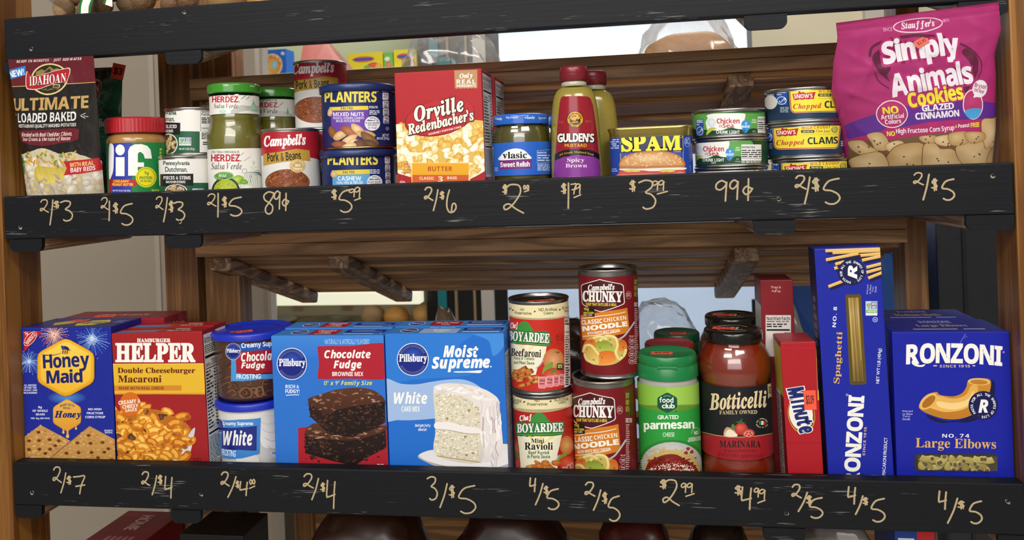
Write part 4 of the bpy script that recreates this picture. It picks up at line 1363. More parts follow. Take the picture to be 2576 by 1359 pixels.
class Pouch:
    """flexible bag from a front and a back panel; f(s,t) gives its middle plane, g(s,t) the half thickness"""
    def __init__(s, name, label, cat, loc, group=None):
        s.loc = Vector(loc)
        s.root = thing(name, label, cat, loc, 0, group)
    def panel(s, sheet, corners, bulge, W, H, col, nu=56, nv=64, wrinkle=None, back='#3a3030', mat='film', name='pouch_front', edge=None):
        """corners TL,TR,BR,BL in world space; edge(s,t) moves the outline (adds to s); bulge(s,t) pushes to the front"""
        C = [np.array(Vector(p) - s.loc) for p in corners]
        nrm = np.cross(C[1] - C[0], C[0] - C[3]); nrm = nrm / np.linalg.norm(nrm)
        if nrm[1] > 0: nrm = -nrm
        def mid(S_, T_):
            e = S_ if edge is None else edge(S_, T_)
            e = e[..., None]; T3 = T_[..., None]
            return (C[3] * (1 - e) + C[2] * e) * (1 - T3) + (C[0] * (1 - e) + C[1] * e) * T3
        def fn(S_, T_):
            b = bulge(S_, T_)
            if wrinkle is not None: b = b + wrinkle(S_, T_)
            return mid(S_, T_) + nrm * b[..., None]
        def bk(S_, T_):
            return mid(S_, T_) - nrm * (0.75 * bulge(S_, T_) + 0.0004)[..., None]
        surf = Sheet(fn, W, H, nu, nv)
        if surf.N[nu // 2, nv // 2] @ nrm < 0: surf = Sheet(fn, W, H, nu, nv, flip=True)
        mb = MB()
        surf.base(mb, col)
        a = Art(sheet_corners(sheet, corners), W, H)
        rear = Sheet(bk, W, H, 24, 24, flip=not surf.flip)
        mbk = MB(); rear.base(mbk, back)
        def finish(parts=True):
            a.put(mb, surf)
            o = mb.build(name, mat, s.root)
            mbk.build('pouch_back', mat, s.root)
            return o
        return a, finish, surf

# ================================================================== middle shelf, left to right
def at(px, py, Y):
    d = fwd + cr * ((px - 1288) / 2050) - cu * ((py - 430) / 2050)
    return EYE + d * ((Y - EYE.y) / d.y)

def pillow(k, top=0.9, low=0.06, side=0.55):
    """bulge profile of a filled bag: thickest low down, flat at the top seal"""
    def g(s, t):
        x = np.clip(1 - (2 * s - 1) ** 2, 0, 1) ** side
        v = np.clip((top - t) / (top * 0.75), 0, 1) ** 0.8
        w = np.clip((t + low) / (low * 3), 0, 1) ** 0.5
        return k * x * v * w
    return g
def wrinkles(seed, amp, n=7, fmax=22):
    r = random.Random(seed)
    W = [(r.uniform(-fmax, fmax), r.uniform(-fmax * 0.8, fmax * 0.8), r.uniform(0, 6.3), r.uniform(0.3, 1)) for _ in range(n)]
    def g(s, t):
        e = np.clip(np.minimum(np.minimum(s, 1 - s), np.minimum(t, 1 - t)) * 9, 0, 1)
        z = 0
        for a, b, p, w in W:
            q = np.sin(a * s + b * t + p + 1.3 * np.sin(5 * t + p))
            z = z + w * (1 - np.abs(q)) ** 3
        return amp * e * z / n * 3
    return g

# --- potato pouches
PB = 1.2625
def pouch_corners(tl, tr, br, bl, yt, yb, zb):
    a, b = at(*tl, yt), at(*tr, yt)
    c, d = at(*br, yb), at(*bl, yb)
    return [a, b, Vector((c.x, yb, zb)), Vector((d.x, yb, zb))]
# green pouch behind
P = Pouch('potato_pouch', 'green and black potato pouch standing behind the maroon and black one', 'food pouch', (-0.755, 0.145, 1.2603), 'potato pouches')
cs = pouch_corners((110, 176), (308, 168), (300, 500), (120, 500), 0.110, 0.145, PB)
a, fin, sf = P.panel('Z1', cs, pillow(0.022), 0.125, 0.21, '#2f6a4e', wrinkle=wrinkles(3, 0.002), back='#173628')
a.poly([(300, 0), (1130, 100), (1080, 230), (800, 345), (300, 345)], '#10120f')
a.T('JUST ADD WATER', 760, 178, 1035, 215, '#8d8f86', 'i', r=9)
a.sp([(780, 300), (915, 310), (905, 505), (870, 515), (780, 500)], '#c9b27a'); a.sp([(780, 315), (908, 330), (895, 490), (780, 480)], '#a31c2a')
a.T('IDAHOAN', 620, 350, 905, 430, '#ece6dd', 's', r=6)
a.T('Garlic', 800, 650, 990, 725, '#d4d4c4', 'n', fat=0.03); a.line([(860, 750), (985, 750)], 3, '#a8a890'); a.T('POTATOES', 740, 768, 945, 800, '#d4d4c4', 'b'); a.line([(860, 815), (985, 815)], 3, '#a8a890')
a.T('with', 885, 850, 948, 880, '#c9b06a', 'c')
a.ring(955, 1060, 50, 70, 5, '#5fae7a'); a.line([(930, 1090), (955, 1040), (985, 1035), (965, 1085), (935, 1080)], 4, '#8fd0a0')
a.blob(960, 1200, 60, 60, '#5a2a28', '#8a4a40')
fin()
o = sticker(P.root, 0, 0, 0, w=0.019, d=0.022, words='$3')
sp_ = at(297, 180, 0.1095) - P.loc
o.location = sp_; o.rotation_euler = (math.radians(90), 0.25, 0.1)
# maroon and black pouch
P = Pouch('potato_pouch', 'maroon and black mashed potato pouch leaning at the left end of the middle shelf', 'food pouch', (-0.76, 0.03, 1.2603), 'potato pouches')
cs = pouch_corners((20, 150), (235, 140), (266, 520), (76, 520), -0.007, 0.047, PB)
a, fin, sf = P.panel('Z1', cs, pillow(0.016), 0.125, 0.215, '#1c1918', wrinkle=wrinkles(8, 0.0022), back='#221d1c')
a.poly([(0, 60), (900, 20), (900, 323), (0, 370)], '#641a26')
a.line([(0, 371), (900, 323)], 7, '#c8a662')
a.T('READY IN MINUTES  ·  JUST ADD WATER', 150, 101, 735, 133, '#e2d8cf', 'i', r=2.6)
a.poly([(68, 212), (230, 167), (240, 254), (78, 303)], '#2f7fce'); a.T('NEW!', 82, 208, 222, 268, '#eef3f6', 'b', r=13, fat=0.02)
a.ell(455, 292, 168, 148, '#e0cc92'); a.ell(455, 292, 154, 134, '#2c2517')
a.poly([(330, 225), (380, 200), (410, 215), (450, 172), (490, 200), (520, 190), (590, 230), (590, 260), (330, 262)], '#8f7c48'); a.poly([(400, 235), (450, 190), (470, 235)], '#3a311d'); a.poly([(500, 240), (525, 205), (560, 240)], '#3a311d')
for i in range(30): a.line([(345 + 7 * i, 400 - abs(i - 15) * 2), (352 + 7 * i, 375 + (i * 37 % 20))], 3, '#a08d55')
a.rect(495, 340, 560, 372, '#b8a467'); a.rect(502, 350, 550, 366, '#3a311d')
ban = [(250, 228), (300, 262), (380, 258), (470, 228), (560, 205), (632, 202), (612, 318), (560, 320), (470, 346), (380, 378), (300, 384), (256, 362)]
a.sp([(x + (x - 440) * 0.03, y + (y - 292) * 0.08) for x, y in ban], '#e8dcc0'); a.sp(ban, '#b1202e')
a.T('IDAHOAN', 275, 252, 608, 340, '#f1ebe6', 's', r=6, edge='#5c0f18', ew=0.05)
a.T('ULTIMATE', 130, 462, 812, 574, '#c3a062', 'b', r=2.4, fat=0.015)
a.T('LOADED BAKED', 180, 598, 722, 684, '#eceae8', 'b', r=2.4)
for sx, ox in ((1, 758), (-1, 160)):
    a.line([(ox, 625), (ox + 40 * sx, 605), (ox + 26 * sx, 630), (ox + 60 * sx, 640)], 5, '#e2dfda'); a.line([(ox, 630), (ox + 40 * sx, 652)], 5, '#e2dfda')
a.T('RESTAURANT-QUALITY MASHED POTATOES', 190, 700, 725, 737, '#e2dfda', 'b', r=2)
a.sp([(196, 772), (300, 760), (600, 742), (738, 742), (748, 800), (735, 842), (600, 868), (430, 892), (240, 868), (205, 820)], '#6b1b27')
a.T('Blended with Real Cheddar, Chives,', 222, 774, 695, 816, '#e9d9d0', 'i', r=2); a.T('Sour Cream, & the taste of Bacon', 236, 816, 682, 858, '#e9d9d0', 'i', r=2)
a.sp([(195, 1030), (250, 970), (340, 940), (430, 912), (520, 930), (600, 960), (700, 945), (780, 975), (840, 1000), (960, 1100), (980, 1440), (220, 1440)], '#cfc3a6')
r = random.Random(1)
for i in range(90):
    x, y = r.uniform(230, 940), r.uniform(980, 1330)
    if y < 990 + abs(x - 480) * 0.15: continue
    c, m_ = r.choice([('#c9bda4', '#efe9dc'), ('#d8cfba', '#f6f2e8'), ('#bfae8c', '#e2d8be'), ('#cdb890', '#ead9a6')])
    a.blob(x, y, r.uniform(22, 55), r.uniform(16, 38), c, m_, rot=r.uniform(0, 180), off=(-6, -8))
a.sp([(378, 1085), (420, 1062), (560, 1078), (662, 1078), (640, 1170), (560, 1205), (480, 1218), (400, 1195), (368, 1150)], '#c8b04a', '#e3d06a')
for i in range(34):
    x, y = r.uniform(290, 820), r.uniform(930, 1030)
    d = r.uniform(-50, 50)
    a.line([(x, y), (x + d * 0.5, y + r.uniform(10, 35)), (x + d, y + r.uniform(15, 55))], 11, r.choice(['#dba72d', '#e8bb45', '#c98f20']))
for i in range(16):
    a.ell(r.uniform(250, 700), r.uniform(955, 1080), 15, 10, '#5f7f2c', '#96ad55', rot=r.uniform(0, 180))
for i in range(8):
    a.blob(r.uniform(280, 900), r.uniform(1120, 1320), 26, 9, '#a08a90', '#c4b0ac', rot=r.uniform(-40, 40))
a.poly([(638, 1024), (905, 1008), (930, 1118), (648, 1142), (670, 1082)], '#bf1e2a')
a.T('WITH REAL', 692, 1033, 875, 1069, '#f2d98a', 'b', r=3); a.T('BABY REDS', 702, 1076, 886, 1115, '#f4efe9', 'b', r=3)
a.ell(229, 1085, 33, 82, '#1f7a44'); a.ring(229, 1085, 24, 66, 4, '#9fd0a8'); a.line([(215, 1120), (235, 1070), (245, 1055)], 5, '#d5ead2')
fin()

# --- peanut butter
C = Can('peanut_butter_jar', 'peanut butter jar with a ribbed red lid and blue and green label', 'jar', -0.6815, 0.0750, on('mid'))
R = 0.0395
MB().lathe([(0.0, 0.0), (R - 0.004, 0.0), (R - 0.0006, 0.004), (R - 0.0006, 0.097), (R - 0.0004, 0.100), (R - 0.003, 0.1055), (R - 0.006, 0.108), (R - 0.006, 0.112)], '#a87c44', n=96).build('jar', 'contents', C.root)
rib = lambda t, z: 0.010 * math.copysign(1, math.sin(t * 52)) if True else 0
MB().lathe([(R - 0.0015, 0.109), (R + 0.0002, 0.110), None, (R + 0.0002, 0.1275), None, (R - 0.0008, 0.130), (R - 0.004, 0.1306), (0.0, 0.1306)], '#b0202a', n=208, wob=lambda t, z: 0.006 * math.sin(t * 52) if 0.1095 < z < 0.128 else 0).build('lid', 'plastic', C.root, 'ribbed red lid')
a, fin = C.label('Z1', R, 0.002, 0.0955, '#1b8040')
a.rect(985, 840, 1189, 1420, '#2a3aa6'); a.rect(985, 840, 1012, 1420, '#a91f30')
a.sp([(985, 885), (1026, 885), (1028, 1020), (1024, 1100), (1010, 1150), (985, 1170)], '#f2f1ee')
a.ell(1085, 920, 41, 49, '#f5f4f1'); a.rect(1046, 985, 1124, 1156, '#f5f4f1')
a.poly([(1156, 1152), (1156, 930), (1172, 892), (1215, 870), (1275, 868), (1325, 885), (1352, 920), (1364, 998), (1302, 998), (1290, 960), (1268, 940), (1250, 940), (1240, 960), (1240, 1033), (1294, 1033), (1294, 1074), (1240, 1074), (1240, 1152)], '#f5f4f1')
a.rect(1012, 1186, 1232, 1247, '#bd2330'); a.T('CREAMY', 1026, 1191, 1164, 1214, '#f3dc4a', 'b'); a.T('PEANUT BUTTER', 1015, 1220, 1200, 1244, '#f3dc4a', 'b')
a.T('NET WT 16 OZ (1 LB) 454g', 1020, 1279, 1175, 1299, '#dfe4f2', 'b')
sc = [(1313 + (96 if i % 2 else 87) * math.cos(i * math.pi / 32), 1166 + (96 if i % 2 else 87) * math.sin(i * math.pi / 32)) for i in range(64)]
a.poly(sc, '#e9dd22'); a.ring(1313, 1166, 78, 78, 4, '#1d6b33')
a.T('7g', 1295, 1115, 1335, 1150, '#1d6b33', 'b'); a.T('PROTEIN', 1255, 1158, 1366, 1186, '#1d6b33', 'b'); a.T('PER SERVING', 1262, 1193, 1360, 1210, '#1d6b33', 'b')
for i in range(10): a.rows(1432, 905 + i * 30, 1452, 928 + i * 30, 1, '#c9c94a', fill=0.9)
a.T('GLUTEN FREE', 1362, 1275, 1478, 1292, '#e0dc4a', 'b')
a.T('®', 1370, 975, 1388, 995, '#123a20', 'n')
fin('label', 'paper')

# --- mushroom cans
def mushrooms(a, cx, cy, rx, ry, seed):
    a.ell(cx, cy, rx * 1.1, ry * 1.1, '#f1efe8'); a.ell(cx, cy, rx, ry, '#3a3128')
    r = random.Random(seed)
    for i in range(26):
        t, q = r.uniform(0, 6.28), math.sqrt(r.uniform(0, 1)) * 0.8
        a.blob(cx + rx * q * math.cos(t), cy + ry * q * math.sin(t), rx * r.uniform(0.2, 0.32), ry * r.uniform(0.13, 0.22), '#a98a5c', r.choice(['#e0c89c', '#d8bc8a', '#ead8b4']), rot=r.uniform(0, 180), wob=0.25)
def nongmo(a, x0, y0, x1, y1):
    w, h = x1 - x0, y1 - y0
    a.rect(x0, y0, x1, y1, '#dfe7ea'); a.rect(x0 + w * .48, y0 + h * .04, x1 - w * .04, y0 + h * .55, '#3a4c86')
    a.T('NON', x0 + w * .54, y0 + h * .08, x1 - w * .1, y0 + h * .28, '#f2f2f2'); a.T('GMO', x0 + w * .54, y0 + h * .32, x1 - w * .1, y0 + h * .52, '#f2f2f2')
    a.rect(x0 + w * .04, y0 + h * .04, x0 + w * .46, y0 + h * .6, '#a8cfe0'); a.line([(x0 + w * .1, y0 + h * .2), (x0 + w * .25, y0 + h * .55), (x0 + w * .42, y0 + h * .15)], w * .07, '#3f8f3a'); a.blob(x0 + w * .25, y0 + h * .25, w * .1, h * .12, '#e07a2a', '#f0b050')
    a.rect(x0 + w * .04, y0 + h * .62, x1 - w * .04, y0 + h * .82, '#5f9a40'); a.T('VERIFIED', x0 + w * .1, y0 + h * .66, x1 - w * .1, y0 + h * .78, '#f4f4ea')
C = Can('mushroom_can', 'white and green can of pieces and stems mushrooms, lower of its stack', 'can', -0.601, 0.061, on('mid'), 'mushroom cans')
C.tin(0.0345, 0.0755)
a, fin = C.label('Z2', 0.0346, 0.004, 0.0705, '#e7e5df')
a.T('Pennsylvania', 80, 1048, 318, 1096, '#1e4a38', 'n', fat=0.03); a.T('Dutchman.', 98, 1102, 298, 1147, '#1e4a38', 'n', fat=0.03)
a.rect(290, 1250, 620, 1420, '#1d5a3c'); a.rect(30, 1277, 300, 1420, '#1d5a3c')
a.poly([(50, 1168), (352, 1165), (352, 1275), (50, 1280)], '#17181a'); a.T('PIECES & STEMS', 82, 1186, 328, 1218, '#f0efe9'); a.T('MUSHROOMS', 105, 1229, 280, 1252, '#f0efe9', gap=0.16)
mushrooms(a, 197, 1325, 92, 58, 3); nongmo(a, 345, 1302, 445, 1375)
fin()
C = Can('mushroom_can', 'white and green can of whole sliced mushrooms on top of its stack', 'can', -0.6045, 0.0940, on('mid') + 0.0757, 'mushroom cans')
C.tin(0.0388, 0.0655)
a, fin = C.label('Z2', 0.0389, 0.004, 0.0605, '#e7e5df')
a.T('Pennsylvania', -38, 576, 200, 632, '#1e4a38', 'n', fat=0.03); a.T('Dutchman.', -8, 636, 184, 680, '#1e4a38', 'n', fat=0.03)
a.rect(30, 775, 412, 1100, '#1d5a3c')
a.poly([(20, 690), (238, 694), (236, 806), (20, 798)], '#17181a'); a.T('WHOLE SLICED', -22, 711, 205, 744, '#f0efe9'); a.T('MUSHROOMS', 30, 756, 172, 783, '#f0efe9', gap=0.14)
mushrooms(a, 128, 890, 78, 88, 4); nongmo(a, 226, 830, 335, 904); a.T('DR WT 4 OZ (113 g)', 228, 926, 366, 951, '#dfe6dc')
a.rect(415, 560, 600, 950, '#e7e5df')
a.line([(420, 770), (420, 566), (560, 580), (560, 778)], 4, '#1a1a1a', closed=True)
a.T('Nutrition', 428, 575, 525, 602, '#1a1a1a'); a.T('Facts', 428, 604, 497, 628, '#1a1a1a'); a.rows(428, 645, 520, 705, 4, '#222'); a.T('Calories', 428, 735, 490, 752, '#1a1a1a'); a.T('30', 505, 733, 535, 760, '#1a1a1a')
a.rows(428, 785, 540, 850, 5, '#333'); a.rows(440, 870, 525, 905, 2, '#333')
fin()

# --- green salsa jars
def salsa(name, label, x, y, sheet, dx=0.0, full=True):
    C = Can(name, label, 'jar', x, y, on('mid'), 'green salsa jars')
    pr = [(0.0, 0.001), (0.030, 0.001), (0.0355, 0.006), (0.0362, 0.012), (0.0362, 0.082), (0.0368, 0.090), (0.0362, 0.100), (0.0335, 0.110), (0.0322, 0.117), (0.0322, 0.121), (0.0330, 0.124), (0.0312, 0.128), (0.0308, 0.149), (0.0290, 0.153), (0.0290, 0.158)]
    MB().lathe(pr, '#ffffff', n=96).build('glass_jar', 'glass', C.root)
    MB().lathe([(max(0, r_ - 0.0016), z) for r_, z in pr[:-2]] + [(0.0, 0.150)], '#6e6a1f', n=72).build('salsa', 'contents', C.root)
    MB().lathe([(0.0326, 0.1545), (0.0338, 0.1555), None, (0.0338, 0.1645), (0.0330, 0.1668), (0.0310, 0.1675), (0.0, 0.1670)], '#3f8f2c', n=96).build('lid', 'gloss', C.root, 'green metal lid')
    return C
C = salsa('salsa_jar', 'green salsa jar half hidden behind the front salsa jar', -0.5075, 0.1360, 'Z2')
a, fin = C.label('Z2', 0.0318, 0.127, 0.151, '#e9e7e0')
a.T('CON TODA CONFIANZA ES', 820, 478, 1126, 494, '#2c6b3a'); a.T('HERDEZ.', 890, 505, 1142, 552, '#b7213a', fat=0.01); a.T('Salsa Verde', 870, 562, 1132, 606, '#5a4a48', 'c')
for i in range(4): a.line(spline([(1050, 665 - 12 * i), (1120, 630 - 12 * i), (1200, 625 - 10 * i), (1262, 640 - 6 * i)], 5, False), 2.5, '#3f5a48')
a.poly([(1222, 560), (1205, 610), (1240, 610)], '#8fb89a'); a.line([(1222, 550), (1222, 625)], 2.5, '#2f7a4a')
for i in range(3): a.line([(1140 + 14 * i, 545 - 10 * i), (1160 + 14 * i, 520 - 10 * i)], 2.5, '#444')
fin('neck_label')
C = salsa('salsa_jar', 'front green salsa jar with a white label and green lid', -0.5285, 0.0605, 'Z2')
a, fin = C.label('Z2', 0.0318, 0.127, 0.151, '#e9e7e0')
a.T('CON TODA CONFIANZA ES', 545, 422, 768, 442, '#2c6b3a'); a.T('HERDEZ.', 530, 450, 780, 506, '#b7213a', fat=0.01); a.T('Salsa Verde', 545, 515, 765, 560, '#5a4a48', 'c')
for i in range(7): a.line(spline([(700, 640 - 9 * i), (790, 590 - 9 * i), (880, 580 - 6 * i), (1000, 610 - 12 * i)], 5, False), 2.5, '#3f5a48')
a.poly([(905, 490), (875, 560), (940, 560)], '#8fc8a0'); a.line([(905, 480), (905, 590)], 3, '#2f7a4a'); a.poly([(905, 520), (860, 580), (950, 580)], '#a9d4b4')
for i in range(5): a.line([(790 + 16 * i, 480 - 12 * (i % 3)), (815 + 16 * i, 455 - 12 * (i % 3))], 3, '#444')
a.blob(628, 590, 28, 16, '#8fd0bc', '#cfeee0')
fin('neck_label')
a, fin = C.label('Z2', 0.0365, 0.010, 0.0815, '#e9e7e0')
a.T('CON TODA CONFIANZA ES', 520, 952, 778, 976, '#2c6b3a'); a.T('HERDEZ.', 522, 986, 796, 1052, '#b7213a', fat=0.012); a.T('Salsa Verde', 522, 1062, 800, 1126, '#5a4a48', 'c')
for i in range(6): a.line([(700 + 30 * i, 1050 - 18 * (i % 4)), (728 + 30 * i, 1022 - 18 * (i % 4))], 3, '#555')
for i in range(9): a.line(spline([(780 + 20 * i, 1310), (830 + 14 * i, 1170 + 6 * i), (900 + 8 * i, 1150), (985, 1180 + 6 * i)], 5, False), 2.5, '#4a6a58')
for x, y in ((872, 1105), (905, 1105), (885, 1125)): a.sp([(x, y), (x + 18, y - 14), (x + 30, y - 2), (x + 14, y + 10)], '#cfe4c8'); 
for x, y in ((825, 1140), (935, 1155)): a.ring(x, y, 22, 20, 3, '#4a6a58')
a.ring(880, 1192, 9, 9, 3, '#4a6a58'); a.line([(880, 1200), (880, 1250)], 3, '#4a6a58'); a.ring(908, 1065, 8, 16, 3, '#3f8a4a')
a.blob(765, 1222, 52, 46, '#7fae2c', '#c3dc6a', off=(-10, -12)); a.blob(820, 1240, 34, 24, '#5f9a2c', '#9ac84a'); a.blob(845, 1290, 50, 22, '#d8e6c0', '#f2f6e6')
a.ell(655, 1330, 130, 135, '#33322e'); a.ell(655, 1335, 112, 122, '#a3b52c', '#c3cf4a')
r = random.Random(3)
for i in range(60): a.ell(655 + r.uniform(-95, 95), 1262 + r.uniform(-20, 60), r.uniform(3, 7), r.uniform(2, 5), r.choice(['#7f9a20', '#d2da6a', '#b9c43c', '#5f7a18']))
a.sp([(548, 1185), (600, 1150), (690, 1150), (728, 1180), (700, 1212), (640, 1205), (580, 1222)], '#5a9a3a'); a.ring(640, 1184, 86, 32, 3, '#d8ead0'); a.T('Mild', 588, 1166, 662, 1196, '#eef4ea', 'c')
a.rect(975, 945, 1030, 1420, '#e4e2dc'); a.rows(980, 960, 1022, 1030, 4, '#333'); a.rect(980, 1045, 1024, 1060, '#222'); a.T('Calo', 984, 1080, 1024, 1108, '#222'); a.rows(985, 1140, 1022, 1300, 6, '#444')
fin('label')
a, fin = C.label('Z2', 0.0340, 0.1558, 0.1642, '#3f8f2c')
a.T('Mild', 632, 322, 678, 354, '#e6f0e0', 'c'); a.T('Mild', 872, 330, 920, 362, '#e6f0e0', 'c')
fin('lid_print', 'gloss')

# --- cans of beans
def beans_pic(a, cx, cy, rx, ry, seed, n=70):
    a.ell(cx, cy, rx * 1.16, ry * 1.3, '#d9d9d8', '#ffffff'); a.ell(cx, cy, rx * 1.04, ry * 1.1, '#8a5030')
    r = random.Random(seed)
    for i in range(n):
        t, q = r.uniform(0, 6.28), math.sqrt(r.uniform(0, 1)) * 0.95
        c, m_ = r.choice([('#6b2f18', '#b3683c'), ('#7a3a1c', '#c47a48'), ('#5a2714', '#a05830')])
        a.ell(cx + rx * q * math.cos(t), cy + ry * q * math.sin(t), rx * 0.13, ry * 0.115, c, m_, rot=r.uniform(-60, 60), n=14, off=(-rx * 0.03, -ry * 0.03))
def bean_label(a, ox, oy, seal=True, k=1.0, seed=0):
    a.poly([(-80 + ox, 640 + oy), (620 + ox, 640 + oy), (620 + ox, 1042 + oy), (520 + ox, 1042 + oy), (300 + ox, 1000 + oy), (-80 + ox, 1000 + oy)], '#ab1c2b')
    a.poly([(0 + ox, 985 + oy), (150 + ox, 962 + oy), (300 + ox, 935 + oy), (420 + ox, 950 + oy), (428 + ox, 1050 + oy), (340 + ox, 1042 + oy), (200 + ox, 1055 + oy), (0 + ox, 1095 + oy)], '#b8933a')
    a.T("Campbell's", 8 + ox, 806 + oy, 384 + ox, 930 + oy, '#f2eeee', 'c', r=3, fat=0.03, gap=0.0)
    a.T('Pork & Beans', 38 + ox, 962 + oy, 340 + ox, 1046 + oy, '#1a1512', 'b', r=4)
    beans_pic(a, 220 + ox, 1245 + oy, 195, 112, seed)
    if seal:
        a.ell(312 + ox, 1092 + oy, 72, 64, '#c3a257'); a.ring(312 + ox, 1092 + oy, 64, 56, 3, '#f0e6cc'); a.ctext('A FAMILY CLASSIC', 312 + ox, 1092 + oy, 50, 11, -95, 95, '#fbf4e4', ry=44); a.T('100', 286 + ox, 1075 + oy, 338 + ox, 1100 + oy, '#fbf4e4'); a.T('Years!', 270 + ox, 1104 + oy, 356 + ox, 1132 + oy, '#fbf4e4')
C = Can('bean_can', 'can of beans hidden under the tallest bean can at the back', 'can', -0.4305, 0.1295, on('mid'), 'bean cans')
C.tin(0.0354, 0.1045)
a, fin = C.label('Z2', 0.0355, 0.004, 0.100, '#dcdad6')
a.rect(1200, 700, 1620, 1060, '#a31b29'); a.poly([(1270, 985), (1600, 940), (1600, 1040), (1270, 1090)], '#b8933a'); beans_pic(a, 1500, 1245, 80, 100, 4, 30)
fin()
C = Can('bean_can', 'taller-standing can of beans stacked at the back behind the blue nut canister', 'can', -0.4345, 0.1295, on('mid') + 0.1047, 'bean cans')
C.tin(0.0362, 0.0955)
a, fin = C.label('Z2', 0.0363, 0.004, 0.0915, '#dcdad6')
bean_label(a, 1266, -670, seal=False, seed=6)
fin()
C = Can('bean_can', 'front can of beans with a gold anniversary seal between salsa and nuts', 'can', -0.4505, 0.0575, on('mid'), 'bean cans')
C.tin(0.0372, 0.1045)
a, fin = C.label('Z2', 0.0373, 0.004, 0.100, '#dcdad6')
bean_label(a, 1003, 0, seed=8)
fin()

# --- nut canisters
def nut_pic(a, cx, y0, seed):
    r = random.Random(seed)
    L = [(-230, 20, 70, 42, 60, '#7a4a2a', '#a06a40'), (-150, 50, 80, 45, -30, '#c99a62', '#ecca98'), (-60, 10, 100, 45, 35, '#8a4a24', '#b87848'), (30, -10, 90, 40, 40, '#c99a62', '#f0d4a4'), (110, 40, 100, 40, 10, '#c49058', '#e8c48e'), (150, 90, 110, 48, 35, '#6a4a30', '#9a7448'), (-60, 100, 90, 40, -35, '#d0a068', '#efd0a0'), (-160, 150, 80, 40, 0, '#8a4a28', '#ab6a44'), (20, 140, 90, 45, 20, '#d6ac74', '#f2dcb0'), (60, 160, 80, 60, 20, '#5a2e1c', '#804a30'), (-60, 170, 80, 36, -10, '#d2a46c', '#f0d8ac'), (170, 150, 90, 40, 30, '#4e3a28', '#7c5c40')]
    for dx, dy, rx, ry, ro, c, m_ in L:
        a.blob(cx + dx, y0 + dy, rx, ry, c, m_, rot=ro, wob=0.12, off=(-8, -8))
